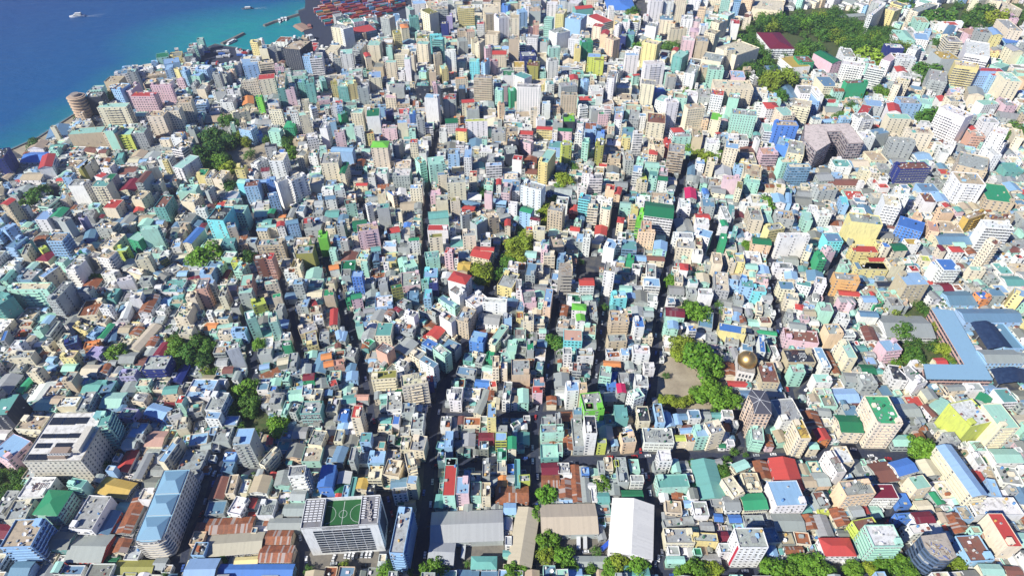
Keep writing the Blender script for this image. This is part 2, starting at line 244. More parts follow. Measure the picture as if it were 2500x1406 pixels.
DATA = """
T 0 940 .3313
112 325 300 335 365 235 6 cream tan f
-70 500 60 560 200 400 5 pink ltblue f
-80 230 50 220 190 60 7 dark teal f
415 165 560 160 590 90 3 cream white f
560 195 640 190 720 50 5 grey grey f
1195 70 1300 60 1330 0 4 peach teal g
1060 210 1200 250 1230 160 3 blue ltblue g
1235 240 1330 210 1370 160 5 white grey c
1290 135 1340 135 1365 75 5 mint red f
1300 335 1380 320 1395 240 3 cream grey f
1055 450 1190 450 1220 340 2 cream salmon g
1165 560 1210 570 1290 380 5 cream ltblue f
850 640 940 640 1000 480 2 white red g
975 690 1040 690 1095 505 2 cream grey g
240 950 420 960 530 780 5 mint green h
490 740 600 760 640 700 5 mint teal f
510 1060 680 1070 770 820 4 white grey f
700 790 925 840 980 715 2 grey mustard g
855 1090 960 1090 1060 835 2 grey rust g
470 1300 740 1305 795 1100 2 red grey g
700 1095 800 1100 895 930 2 red steel g
0 1200 230 1190 340 985 7 ltblue tan f
35 1000 190 985 260 840 5 cream grey f
130 830 330 830 400 680 4 white white c
-60 960 30 960 80 780 3 grey grey f
820 1400 1110 1400 1160 1290 1 cream olive g
60 1400 200 1400 280 1300 3 ltblue steel g
830 1230 930 1230 960 1130 2 cream rust g
340 270 370 265 400 230 3 grey grey c
870 240 980 250 1000 180 3 purple grey c
970 120 1060 130 1070 60 3 cream grey c
430 1400 600 1400 640 1330 2 white steel f
T 500 940 .3313
0 185 120 190 170 60 4 white grey c
0 245 100 250 130 200 5 white ltblue f
135 300 235 300 270 230 2 grey ltblue f
195 460 325 455 350 335 9 grey ltblue f
400 580 440 600 490 440 4 cream grey f
120 555 205 555 225 495 2 blue ltblue f
115 640 200 640 210 570 2 steel steel f
450 440 495 435 505 368 2 grey red g
890 200 975 200 960 110 3 cream grey c
1080 240 1150 240 1200 150 8 cream red f
1275 345 1375 345 1385 290 3 cream teal f
1140 420 1220 420 1235 350 5 ltblue teal f
1345 430 1395 430 1410 370 3 grey grey f
925 580 1010 590 1050 475 2 grey steel g
1060 560 1100 560 1115 460 5 grey grey f
510 740 620 735 640 630 3 mint grey g
960 830 1000 830 1015 790 2 cream red g
1010 830 1055 830 1065 740 2 ltblue ltblue f
1060 830 1095 830 1115 680 2 teal teal f
1115 760 1190 765 1200 690 3 cream mustard g
20 840 130 840 170 680 2 grey brown g
150 805 215 800 265 660 3 cream tan f
245 800 310 800 325 700 2 cream white c
165 940 260 960 290 830 3 white white f
300 900 360 905 375 835 2 grey red g
570 960 720 960 745 870 2 grey grey g
10 1260 410 1230 445 1080 2 tan sand g
215 1320 385 1310 400 1260 2 cream yellow g
460 1060 700 1060 710 980 2 grey grey g
0 960 140 950 190 850 2 grey steel f
1385 810 1490 800 1509 750 4 white grey c
1370 760 1509 750 1509 680 3 grey steel g
1200 700 1300 700 1330 600 4 cream cream c
1310 660 1430 680 1440 560 4 cream tan c
1380 290 1430 290 1440 215 4 white blue f
560 230 600 230 640 120 3 mint mint f
470 150 560 150 600 60 3 grey grey c
620 200 670 210 680 140 4 grey grey c
770 120 850 120 870 30 3 cream grey c
980 260 1050 260 1060 180 2 blue blue f
1100 110 1200 110 1200 70 2 grey salmon g
760 440 860 450 890 340 3 cream grey c
560 400 640 400 650 330 2 grey steel f
640 390 740 390 750 310 2 grey grey g
950 420 1010 420 1030 330 2 cream grey c
1200 580 1320 580 1330 490 3 ltblue ltblue f
1330 560 1440 560 1440 480 2 cream grey c
1340 190 1450 180 1400 60 4 white grey c
1440 480 1509 480 1509 380 3 cream grey c
T 1000 940 .3313
285 145 375 150 400 50 4 white grey c
470 200 525 215 585 40 2 cream grey g
575 110 620 110 650 10 2 cream rust g
680 145 740 150 770 10 4 white grey c
570 240 635 240 640 135 7 yellow ltblue f
800 165 880 165 885 60 3 mint mint g
905 60 980 60 990 10 4 pink red f
1160 50 1250 45 1255 -20 7 white ltblue f
1255 45 1310 45 1320 -10 7 peach tan f
1000 150 1070 150 1070 90 2 cream rust g
40 330 130 330 145 215 4 white grey f
180 470 250 480 270 430 2 teal ltblue f
250 490 310 490 330 370 4 ltblue ltblue f
385 450 480 450 500 360 2 grey grey g
320 390 360 385 375 235 2 grey grey g
400 300 520 300 520 240 2 cream rust c
630 410 715 410 715 350 5 lime ltblue f
645 550 715 550 715 465 4 mint green f
725 470 785 470 785 380 5 cream green g
640 350 720 350 720 300 3 grey grey f
790 440 885 440 885 350 1 grey teal g
765 320 820 290 830 250 3 white grey c
945 345 1070 345 1075 235 3 grey grey c
955 356 1125 352 1122 290 4 mint grey f
1390 450 1455 450 1450 415 4 lime grey f
1210 490 1290 490 1290 280 3 grey grey f
1140 510 1205 510 1205 415 2 cream rust g
1090 500 1130 500 1130 430 3 mint grey f
950 540 1080 540 1085 440 2 teal mint f
1080 330 1125 330 1125 210 4 grey grey c
340 800 435 800 440 675 6 pink ltblue f
450 820 525 820 530 715 4 mint grey f
530 825 595 825 595 720 5 cream tan f
535 670 590 670 620 535 4 grey grey c
645 640 715 640 715 560 3 cream grey c
650 745 720 745 725 670 2 cream orange g
775 740 815 740 815 540 3 teal teal f
722 640 770 640 770 585 2 blue blue f
825 715 905 710 910 660 3 lime grey c
180 900 245 905 250 810 2 teal teal g
395 700 455 700 460 620 2 teal ltblue f
1395 1140 1450 1130 1450 1020 1 grey grey g
1215 1350 1460 1350 1470 1260 1 cream grey g
965 660 1090 655 1085 570 2 grey maroon g
965 750 1095 750 1095 665 2 white rust g
1105 830 1195 830 1195 690 2 grey rust g
1205 860 1270 860 1255 590 2 grey rust g
1275 860 1335 860 1320 600 2 grey grey g
1270 660 1325 660 1320 610 3 blue ltblue f
1105 862 1200 862 1200 835 1 ltblue ltblue g
1440 620 1500 620 1490 530 3 cream tan f
1395 650 1440 650 1435 560 3 grey grey f
1385 860 1475 860 1480 790 2 teal teal g
0 620 70 600 60 480 8 cream grey c
-10 725 60 730 60 665 6 cream ltblue f
0 480 105 490 120 380 4 cream grey f
205 560 260 560 265 500 4 white grey f
1345 860 1385 860 1380 760 2 white white f
760 420 780 420 780 330 2 grey steel g
T 1500 940 .3313
1235 275 1395 260 1350 95 5 white grey c
1440 470 1509 470 1500 420 3 cream mint g
180 270 265 270 265 160 4 cream dark c
315 280 375 280 370 140 4 ltblue grey c
380 310 450 300 450 195 2 grey ltblue g
450 290 500 290 500 215 2 grey ltblue g
555 250 640 250 625 185 3 white steel f
645 245 715 245 705 195 2 grey grey g
715 235 790 235 785 210 2 teal teal g
800 240 880 245 880 190 3 white grey f
230 455 450 460 440 350 3 white grey c
455 410 530 410 525 370 3 cream lime g
535 430 600 430 600 370 3 cream rust c
610 390 715 385 705 300 5 mint ltblue f
715 385 820 360 805 265 6 cream grey c
490 355 600 345 590 310 2 white ltblue g
65 440 165 430 160 355 4 peach grey f
60 385 150 350 150 320 4 yellow blue f
5 225 100 225 105 125 4 teal teal f
145 110 225 80 250 -10 6 white mint f
330 560 425 560 430 480 5 white white f
435 640 490 640 490 545 3 mint mint g
250 630 335 630 325 560 2 grey grey f
290 760 520 750 520 655 3 mint teal f
0 600 35 600 30 555 3 lime lime f
30 720 110 720 110 535 3 grey grey c
110 620 185 620 175 525 2 mint mint f
130 710 225 710 215 665 4 white grey f
60 850 215 850 195 775 2 white dkgreen g
900 640 1000 600 960 545 3 cream mint g
880 830 960 800 940 640 4 cream cream f
970 780 1090 780 1050 650 3 cream tan c
960 920 1135 910 1090 795 3 cream green g
715 890 825 890 820 840 2 grey grey f
825 920 935 920 920 820 3 white grey g
590 965 700 965 680 860 3 white grey f
520 900 590 900 585 850 2 cream ltblue g
380 940 500 950 490 860 2 cream tan c
370 1050 590 1020 580 965 2 grey grey c
640 1070 735 1070 720 1010 2 white grey g
350 1165 565 1165 555 1055 3 cream grey f
575 1150 765 1160 740 1095 3 yellow grey f
740 1000 800 1005 790 950 2 grey blue g
850 1010 940 1010 935 955 2 grey blue g
960 1030 1110 1030 1100 960 2 grey grey f
1190 1070 1410 1075 1380 950 2 grey grey g
1420 1060 1509 1060 1500 955 2 cream rust g
770 1150 850 1150 830 1080 2 grey maroon g
1090 1170 1225 1160 1200 1050 2 grey steel c
1140 1260 1210 1260 1190 1180 1 ltblue ltblue g
1265 1240 1400 1240 1380 1190 2 white rust g
1340 1170 1450 1180 1430 1090 2 cream rust c
650 1330 790 1330 770 1250 1 grey grey g
390 1330 520 1330 500 1310 2 mint mint g
1130 470 1185 470 1160 380 2 pink rust g
1060 690 1160 690 1130 560 2 cream rust g
T 2000 940 .3313
165 345 330 350 290 225 4 cream dkgreen g
10 430 100 420 40 340 3 orange red g
800 150 885 215 975 150 3 mint mint g
835 235 880 225 800 140 3 white brown g
1360 130 1465 125 1400 25 4 white teal f
1150 100 1240 150 1220 70 3 grey green g
590 670 730 630 660 530 3 white blue g
440 720 590 700 520 560 2 grey brown g
720 770 830 750 780 655 5 cream mint f
1160 960 1509 960 1480 830 3 white white f
1310 570 1509 570 1500 470 3 white mint g
1350 720 1509 740 1500 620 2 white grey c
1170 600 1235 600 1190 500 3 white grey f
1280 820 1345 830 1290 700 3 ltblue ltblue f
400 835 590 835 530 730 4 white maroon f
590 890 680 890 640 800 2 blue blue f
130 650 200 640 140 480 6 white grey c
150 700 255 690 240 655 2 grey ltblue f
285 1080 440 1050 430 965 5 lime brown f
690 1100 830 1080 790 1020 4 white white f
720 1020 860 1010 810 930 4 white maroon g
570 1010 720 1000 690 950 3 blue steel f
1000 1090 1115 1080 1050 940 2 grey rust g
1210 1395 1370 1400 1330 1320 3 cream mint g
0 900 80 890 50 780 3 grey brown f
0 950 75 950 60 895 2 lime lime f
0 1110 110 1110 60 960 2 grey grey g
1390 1400 1509 1405 1509 1340 2 cream brown g
870 880 930 870 900 780 2 grey green g
740 330 800 330 780 300 2 grey rust g
640 420 690 420 660 370 2 grey teal g
0 220 90 230 40 170 2 grey grey g
720 400 790 400 760 340 2 cream rust g
210 260 320 260 290 150 4 grey steel f
560 460 680 460 640 380 2 grey mint g
1290 250 1400 250 1360 140 3 cream grey f
900 1010 970 1010 930 940 2 cream tan g
T 0 640 .22764
75 300 505 300 470 225 8 mint cream f
500 415 600 420 760 215 8 grey grey c
-150 420 -20 470 60 330 8 teal teal f
415 155 470 170 560 20 7 cream ltblue f
700 85 810 95 890 -20 7 white grey f
1085 135 1230 150 1260 90 4 white white f
1255 225 1420 190 1380 160 5 white white f
1350 100 1510 150 1500 80 3 cream white f
1490 215 1610 210 1670 150 4 grey grey f
830 590 1040 570 1100 400 3 cream rust f
1065 500 1170 510 1210 465 5 white grey f
1280 610 1360 600 1530 410 3 white white g
1480 545 1610 540 1730 350 3 white rust g
1670 530 1760 540 1780 470 3 white grey f
1040 815 1110 820 1230 665 3 white green g
930 800 1020 820 1090 700 3 ltblue steel f
780 700 930 750 960 680 3 yellow grey c
690 900 830 860 900 760 4 navy steel f
610 880 680 880 790 770 4 cream grey c
490 790 540 790 640 640 5 grey grey f
445 900 520 910 590 840 3 cream grey f
0 850 50 840 130 725 4 grey blue f
230 890 290 895 370 790 3 white sand g
350 740 440 745 520 660 3 mint grey f
900 930 1060 900 1100 830 3 orange orange f
920 1000 1060 1020 1120 920 3 purple purple f
1380 930 1490 950 1650 665 2 cream sand g
1150 860 1240 840 1320 700 2 steel steel g
1380 780 1480 790 1520 700 2 cream rust g
640 1030 790 1035 820 955 5 yellow tan f
650 1170 790 1170 810 1080 3 teal mint g
660 1290 770 1290 820 1180 5 tan grey f
285 1190 400 1200 440 1120 5 cream grey c
80 1040 330 1030 430 950 4 cream grey f
160 1390 230 1400 330 1240 2 green green g
490 1060 560 1070 600 1010 2 ltblue ltblue g
500 1150 590 1150 640 1100 2 blue ltblue g
1060 1190 1140 1190 1200 1090 2 white rust g
100 1180 230 1180 330 1080 2 grey grey c
1150 400 1220 400 1280 290 3 teal teal f
210 700 330 690 340 640 2 cream rust c
1000 340 1120 350 1140 280 2 grey rust c
1560 900 1650 900 1660 800 2 white rust g
1640 1000 1760 1010 1790 870 2 white maroon g
0 200 60 200 160 80 3 mint teal g
180 190 340 200 360 80 3 steel grey f
T 420 640 .22764
1490 1180 1640 1190 1580 970 2 grey steel g
585 960 715 920 720 870 8 white grey c
790 630 890 600 880 515 8 mint white f
1040 660 1130 640 1100 550 8 mint cream f
870 490 1010 440 1000 365 4 lime lime f
705 340 850 330 820 280 7 grey mint f
730 260 850 245 820 135 6 salmon mint f
1005 245 1145 220 1125 185 6 cream mint f
1075 390 1170 370 1160 330 5 cream green f
145 400 250 390 280 310 7 cream cream f
250 300 370 290 350 180 8 salmon grey c
160 300 220 310 240 240 7 mint mint f
500 380 570 375 560 280 6 cream grey f
385 230 440 230 430 190 8 grey ltblue f
630 500 720 500 720 390 3 grey dark c
470 620 600 620 610 560 3 cream steel f
365 560 420 560 440 520 5 white white f
20 600 160 600 160 450 5 cream cream c
70 780 210 770 200 680 4 cream cream f
490 720 650 690 650 650 2 mint mint g
630 760 780 760 780 700 4 ltblue steel c
490 790 640 780 650 710 3 cream grey f
915 1000 1060 990 1030 930 4 grey grey f
960 1270 1160 1180 1160 1110 1 cream rust g
1180 1270 1250 1270 1250 1180 3 mint mint f
1270 1220 1380 1200 1380 1150 3 grey steel f
1400 1270 1520 1260 1510 1190 3 green maroon g
1380 480 1450 480 1440 370 5 grey ltblue f
1470 490 1560 460 1550 390 4 cream red g
1480 550 1590 540 1570 470 4 cream brown f
1520 640 1620 620 1590 560 4 white white f
1290 240 1400 240 1400 185 7 grey ltblue f
1650 360 1760 350 1760 280 6 tan green f
1690 680 1770 670 1760 500 4 cream red g
1350 790 1540 730 1510 640 3 cream grey f
1450 920 1570 890 1540 740 3 yellow grey f
1190 830 1290 820 1280 750 3 white steel c
1220 900 1310 890 1310 840 5 green grey f
1600 1050 1710 1030 1700 970 3 grey orange g
1630 1130 1730 1110 1720 1050 3 grey orange g
1740 1120 1845 1100 1845 1040 3 salmon salmon f
1690 1350 1780 1320 1770 1250 3 grey red f
1550 1370 1680 1340 1660 1240 2 grey grey g
1580 840 1680 830 1660 750 3 grey grey f
1150 510 1220 510 1215 440 4 grey grey c
1160 710 1280 700 1270 610 2 grey ltblue g
0 1290 100 1290 130 1040 2 navy navy g
150 1220 340 1220 340 1110 1 grey grey f
480 1300 560 1310 560 1250 2 white white g
640 1260 700 1260 700 1170 2 white grey g
1235 1150 1330 1140 1300 980 4 grey grey f
1040 1390 1110 1390 1110 1330 3 grey blue f
160 190 350 160 360 140 2 cream maroon g
530 180 590 180 570 85 2 cream maroon g
660 100 750 110 740 10 5 mint mint c
1690 90 1790 70 1780 20 3 white orange g
1650 240 1740 240 1730 170 3 cream tan c
590 310 690 300 700 240 3 grey grey g
1210 400 1340 390 1340 320 2 grey steel g
1370 230 1440 230 1430 180 5 grey ltblue f
1690 800 1770 780 1760 690 2 tan tan c
1770 830 1845 810 1845 720 3 cream ltblue g
T 840 640 .22764
80 160 190 160 160 100 7 blue ltblue f
370 250 465 240 460 175 5 grey grey c
510 290 625 265 600 235 6 olive dkgreen f
620 270 820 250 820 100 3 pink grey f
855 165 1000 160 995 65 4 cyan ltblue f
830 230 900 220 900 175 5 mint teal f
850 390 930 390 920 290 5 ltblue cyan f
910 230 1000 230 990 170 6 navy white c
1010 390 1190 510 1240 470 4 mint steel f
1290 400 1410 500 1480 340 5 white white f
1020 580 1150 660 1200 590 6 white grey c
1190 620 1330 660 1360 500 6 tan grey c
790 510 980 600 1010 560 4 grey tan c
1215 90 1320 100 1360 10 3 tan mustard g
1480 430 1740 450 1740 400 6 white white f
1640 250 1800 290 1845 130 4 yellow grey c
850 690 950 720 1020 650 2 tan rust g
880 780 1000 830 1140 750 2 cream red g
830 880 940 940 1020 880 4 ltblue blue f
1540 870 1620 900 1690 660 4 cream mint f
1660 830 1720 860 1740 770 3 grey grey f
570 450 660 490 680 410 4 grey grey f
640 560 750 600 780 540 6 white grey c
330 790 500 790 500 650 5 cream teal f
110 700 190 690 190 640 5 mint teal f
80 400 190 380 180 330 5 pink green g
20 430 70 420 70 380 3 green green f
430 560 500 580 490 510 3 white rust g
530 500 580 540 560 450 3 grey maroon g
680 420 800 410 800 310 3 steel steel f
200 870 270 910 330 850 3 mint green f
160 930 230 930 220 870 3 teal rust g
340 940 460 1000 500 900 5 salmon grey c
700 990 800 1050 840 950 5 cream grey f
950 930 1080 1030 1120 950 6 mint white c
1050 900 1190 960 1230 870 4 grey steel f
290 1260 560 1240 520 1160 5 cream olive f
920 1300 1000 1290 990 1220 4 navy red f
550 1100 640 1140 650 1060 4 white grey c
1520 1050 1590 1060 1610 970 3 green green f
1720 1060 1790 1040 1790 950 6 mint mint f
1590 1140 1660 1140 1690 1010 7 cream tan f
1680 1150 1750 1150 1760 1080 6 cream white f
1200 1200 1400 1230 1440 1150 3 grey steel f
1400 1080 1480 1100 1510 990 3 grey grey f
1400 1320 1560 1340 1550 1270 2 blue blue g
1570 1350 1640 1340 1650 1270 3 cream red f
0 830 60 830 60 730 3 grey ltblue g
0 1020 110 1030 90 920 3 grey grey f
210 550 330 530 320 480 2 grey grey g
280 620 400 640 420 520 2 cream grey g
220 240 320 240 310 180 3 grey grey f
600 760 740 780 740 640 3 grey grey c
1700 720 1800 720 1800 560 3 grey ltblue f
1740 950 1845 960 1845 840 4 mint mint f
60 1160 160 1160 150 1080 2 grey steel g
70 1260 190 1250 170 1160 2 ltblue ltblue g
1240 1050 1340 1060 1380 980 2 teal steel f
T 1260 640 .22764
80 450 220 440 240 300 4 pink grey c
600 510 750 520 740 450 5 white lgreen h
650 630 740 630 740 560 5 white lgreen g
710 410 820 400 820 350 4 white mint g
800 610 880 610 910 430 3 grey grey f
510 840 710 850 715 730 5 cyan salmon f
510 990 600 990 610 920 6 white grey f
115 945 190 945 195 840 5 grey green f
970 640 1165 640 1170 520 6 tan tan c
940 850 1140 840 1150 760 4 tan grey c
1370 830 1490 830 1495 770 3 cream grey c
1280 990 1460 1000 1470 910 5 white white c
985 1030 1120 1020 1125 960 3 white rust f
940 1120 1120 1130 1125 1065 3 cream orange g
1130 1000 1215 1000 1220 925 4 white ltblue f
860 1220 985 1240 985 1130 5 mint grey f
1090 1400 1180 1400 1185 1305 4 grey magenta g
1280 1330 1420 1340 1425 1230 5 white grey f
190 1330 310 1330 310 1250 4 salmon steel f
1410 260 1580 270 1580 185 4 white ltblue f
1430 430 1540 440 1550 350 3 white grey f
1580 570 1780 590 1810 500 3 mint maroon g
1560 700 1620 700 1620 640 4 mint mint f
1630 710 1740 720 1745 640 4 mint ltblue g
1600 440 1680 440 1670 380 3 white steel f
1760 80 1845 90 1845 20 5 white red h
1040 400 1190 390 1210 310 5 cyan cream c
0 520 80 530 90 430 3 grey steel f
0 610 75 610 75 540 3 yellow rust f
80 640 190 640 190 550 5 cream grey c
100 140 200 150 210 20 5 grey steel f
210 110 290 110 330 20 4 cream grey c
370 190 460 200 480 130 2 grey ltblue f
380 700 500 720 520 620 2 grey tan c
250 760 320 760 330 710 3 white mint g
380 1330 540 1330 570 1190 2 grey grey g
210 1150 280 1160 290 1080 4 mint steel f
690 1020 870 1020 870 940 4 white tan c
600 1170 700 1180 720 1090 3 grey brown c
740 920 900 930 910 840 2 grey grey g
1400 160 1500 170 1510 30 4 white grey c
1380 1150 1490 1150 1500 1080 3 white grey f
470 570 540 580 560 470 3 grey rust g
0 310 60 310 60 190 5 white grey f
1700 220 1790 230 1845 140 3 cream grey f
1640 340 1800 350 1845 260 2 grey grey g
1110 1310 1220 1310 1230 1190 3 grey grey f
980 1340 1080 1340 1080 1190 3 blue blue f
T 1680 640 .22764
290 300 440 320 490 130 4 grey cream f
500 300 560 320 590 140 3 ltblue blue f
570 260 700 280 710 200 6 ltblue teal f
690 320 840 330 850 260 5 cyan grey f
810 400 910 400 920 340 4 white grey g
1040 180 1180 200 1180 110 3 cream ltblue g
990 290 1150 300 1160 215 5 cream steel f
1160 240 1320 270 1325 215 5 white teal f
1030 400 1170 420 1180 350 4 cream grey f
1150 500 1240 520 1240 460 3 white red h
1420 530 1560 540 1560 450 5 mint grey f
1620 350 1845 370 1845 320 3 cream red g
1640 430 1800 430 1760 370 4 pink grey h
1600 600 1720 620 1750 560 6 white grey c
1220 620 1300 630 1310 580 3 pink grey f
1050 700 1220 720 1220 650 4 white grey g
1510 780 1670 780 1640 670 5 peach grey c
1670 800 1800 800 1780 730 4 white grey f
1450 1130 1540 1130 1460 915 4 white ltblue f
1560 1190 1630 1190 1530 960 2 cream rust g
1120 1190 1260 1190 1240 1110 5 mint grey f
1370 1290 1550 1290 1470 1200 4 white mint f
790 1290 980 1300 930 1080 4 tan brown c
360 1210 520 1220 520 1090 2 cream rust g
430 1330 640 1340 620 1280 2 white red g
330 730 620 780 640 700 4 yellow blue f
740 760 950 790 945 745 1 white green g
770 960 830 970 840 810 5 white blue f
832 970 890 970 890 840 4 grey dkgreen f
580 940 690 960 680 890 4 white steel f
930 1030 990 1030 1000 900 3 white grey c
470 620 550 640 560 550 2 grey ltblue g
560 650 630 650 640 580 2 grey rust g
10 740 90 740 100 680 5 white blue f
120 350 270 360 270 300 4 white grey f
20 230 110 230 120 180 4 white teal f
120 690 270 720 270 550 2 grey steel f
400 870 540 900 540 810 2 grey grey c
190 850 310 870 310 780 2 grey grey f
640 860 720 870 730 790 3 grey grey f
490 1040 560 1040 550 920 2 grey grey g
500 410 600 420 610 350 3 grey tan c
640 570 700 570 710 500 2 grey grey g
780 660 900 660 880 590 2 cream brown c
650 690 770 700 770 620 1 mint mint g
1300 1180 1380 1180 1370 1110 3 grey teal f
730 220 860 240 880 160 3 pink grey f
930 70 1130 80 1150 20 4 white grey c
0 350 100 350 110 280 3 grey grey f
660 160 730 170 740 100 3 cream mint g
1040 600 1110 610 1120 540 3 grey grey f
1700 1280 1845 1290 1800 1190 3 grey grey g
740 530 800 540 810 440 3 cream grey f
1000 140 1040 150 1050 120 2 white grey f
T 2080 640 .22764
1280 90 1440 95 1430 50 5 cream mint f
1060 460 1360 460 1280 310 2 ltblue steel g
1390 400 1500 390 1450 310 4 orange blue f
1730 340 1845 380 1780 280 6 yellow ltblue f
380 800 900 810 780 580 2 white grey g
370 960 545 940 420 830 5 pink ltblue f
130 430 275 430 230 360 4 white ltblue g
240 470 340 440 300 380 3 green tan f
95 580 290 590 270 530 4 white steel g
690 1330 810 1290 740 1070 5 white grey c
150 840 290 850 270 700 2 white brown g
1240 1380 1420 1380 1390 1300 3 white grey f
1500 1405 1700 1405 1660 1350 3 ltblue ltblue g
60 80 390 90 380 10 4 yellow steel f
280 260 540 250 520 200 2 grey dark g
120 1330 280 1330 230 1200 4 grey grey c
440 1260 600 1280 530 1120 5 white dark f
0 960 60 950 0 880 4 grey mint f
1040 1380 1220 1370 1180 1310 3 cream grey g
870 400 960 390 900 310 3 white grey g
640 100 730 100 700 40 4 white red f
1480 200 1580 200 1560 100 3 grey grey f
60 960 170 950 130 890 2 grey teal g
0 470 40 460 0 370 4 pink grey f
T 0 340 .22758
-70 230 40 215 140 90 7 navy dark f
210 250 440 250 490 140 2 ltblue blue g
410 320 555 295 690 140 4 white red g
210 440 430 440 470 360 2 white tan g
600 450 820 440 850 405 2 cream red g
800 310 880 320 930 210 5 cream ltblue f
880 330 1010 190 980 180 5 olive mint f
1230 230 1310 220 1330 150 3 teal teal f
1050 150 1130 150 1180 110 3 cream brown g
890 130 1010 150 1020 90 2 cream brown g
730 510 900 510 900 440 8 white grey c
980 510 1140 510 1170 440 9 cream teal f
1100 740 1240 745 1290 650 4 cream red f
1410 650 1520 660 1540 560 4 cream tan f
1430 790 1540 770 1590 690 2 cream red g
1650 740 1770 740 1860 610 5 teal brown f
1590 330 1700 300 1740 230 7 cream grey c
1450 470 1530 470 1590 350 7 grey brown g
1850 300 1950 320 2050 170 6 white mint f
1740 240 1790 240 1800 230 6 yellow grey f
1620 490 1720 490 1780 440 4 cream white f
1840 110 1950 130 2040 40 5 white grey c
1900 570 2100 560 2150 490 4 mint mint c
2100 390 2197 390 2197 320 4 yellow green f
1940 670 2080 690 2120 600 4 cream cream f
2090 760 2197 760 2197 720 5 white white f
0 700 80 710 130 640 8 tan red g
530 840 650 840 720 740 5 grey green g
390 860 520 860 560 760 5 white ltblue f
700 900 770 850 750 790 7 grey grey c
840 850 900 860 920 830 5 purple grey f
500 1100 670 1100 740 1010 7 ltblue tan c
0 960 60 980 110 890 5 ltblue ltblue f
220 740 280 740 310 710 4 white grey f
410 730 520 740 560 620 4 mint grey c
640 650 700 640 740 570 4 cream ltblue f
1020 950 1200 970 1230 890 5 grey tan c
1080 1160 1210 1170 1260 1020 4 cream cream f
1040 1270 1170 1290 1210 1200 7 white tan c
1370 1070 1480 1100 1540 1010 5 green mint f
1500 980 1690 960 1700 920 8 mint mint f
1960 1110 2050 1120 2110 950 4 cream blue g
1840 1170 1930 1160 1960 1080 3 white ltblue f
1720 1310 1800 1270 1890 1200 4 olive steel f
1450 1310 1600 1290 1680 1210 7 cream grey c
230 1250 290 1240 390 1120 5 cream grey f
380 1300 510 1310 570 1190 3 cream maroon h
180 1190 240 1190 300 1080 4 teal teal f
60 1160 150 1170 220 1040 5 ltblue steel f
410 1170 440 1190 500 1150 4 lime lime f
930 1270 1040 1290 1080 1220 5 cream grey c
800 1290 910 1290 920 1250 6 grey cream f
890 1080 1010 1060 1010 970 3 blue steel g
1240 1200 1350 1200 1400 1150 4 lime mint f
1380 950 1450 940 1460 890 3 cream white f
1260 560 1450 560 1470 440 3 cream maroon g
1640 620 1700 570 1720 550 3 grey grey f
2130 950 2197 950 2197 900 3 white maroon h
1900 1040 1960 1040 1990 980 3 cream cream f
0 430 80 430 100 360 2 cream tan g
-60 620 30 600 100 500 3 cream tan h
1030 110 1090 120 1120 90 3 white ltblue f
470 640 560 640 600 610 3 white steel f
850 870 1000 850 1030 760 3 grey grey c
1010 400 1090 420 1120 360 4 white red f
1090 470 1170 470 1240 370 5 grey dkgreen f
T 500 340 .22758
1230 200 1310 190 1340 60 5 white mint f
1350 130 1580 140 1590 90 5 ltblue ltblue g
690 240 840 240 820 150 8 white cream f
640 90 740 90 770 50 5 grey dark g
780 150 840 150 840 110 6 white blue f
980 180 1060 190 1110 120 5 cream grey c
1110 190 1200 190 1210 120 5 white teal c
1240 270 1430 260 1430 150 8 cream grey c
1440 370 1500 370 1510 250 6 cream dkgreen g
1680 140 1770 140 1770 100 3 white mint g
1780 90 1960 90 1970 20 9 cream lgreen h
1560 380 1680 380 1680 340 2 grey grey g
1620 290 1700 290 1700 220 3 cream rust g
1820 380 1950 380 1950 310 4 white mint c
2010 400 2197 400 2197 320 5 grey white f
2010 70 2080 80 2080 10 6 grey grey c
320 330 420 330 430 280 5 yellow olive f
450 400 520 410 520 350 3 white steel f
490 270 560 290 600 190 4 white grey c
600 350 690 340 690 300 4 white maroon g
0 430 70 430 100 340 4 cream grey c
80 430 180 440 200 340 4 cream cream f
340 470 450 480 460 430 4 cyan mint g
410 520 560 510 570 440 6 ltblue brown f
570 480 660 470 650 430 4 cream ltblue g
660 470 750 460 760 400 5 blue ltblue f
0 560 70 500 100 480 6 grey grey f
780 480 920 420 900 390 9 white grey f
930 460 1090 390 1040 360 9 white grey f
680 620 780 600 780 570 7 ltblue white f
20 870 200 880 270 730 8 cyan dark c
30 760 110 740 150 680 4 cream brown g
260 790 420 790 440 710 6 mint mint f
240 960 330 940 370 880 6 cream ltblue f
530 990 640 990 640 960 4 cream ltblue g
650 950 760 940 760 910 4 cream mint g
770 940 850 930 860 880 5 white red g
870 920 1000 900 960 860 5 ltblue steel g
670 800 740 800 750 750 3 dark green g
170 1140 310 1130 310 1060 4 teal teal f
560 1150 840 1140 830 1070 6 tan grey c
950 1170 1110 1160 1080 1060 4 cream tan c
560 1290 700 1270 720 1220 8 brown grey c
660 1290 720 1290 720 1220 8 salmon red f
1000 1230 1180 1220 1150 1130 6 olive grey c
1170 1090 1270 1080 1250 1010 6 lgreen lgreen f
1290 650 1400 640 1400 600 4 white steel g
1390 560 1500 540 1490 470 5 white mint f
1250 550 1370 550 1370 510 5 white mint c
1510 710 1620 690 1610 640 5 mint brown c
1590 960 1740 940 1730 860 4 green dkgreen g
1570 1040 1640 1040 1640 1000 5 cream steel f
1640 1000 1860 970 1840 900 7 pink tan c
1840 750 1970 740 1960 690 7 grey teal f
1740 720 1800 700 1790 670 6 white ltblue f
1370 1080 1500 1090 1530 1050 4 steel blue f
1450 1100 1530 1100 1530 1070 5 grey white f
1410 930 1490 930 1470 870 5 grey ltblue f
1620 500 1740 500 1740 470 3 cream red g
1950 560 2020 610 2050 590 5 cream blue f
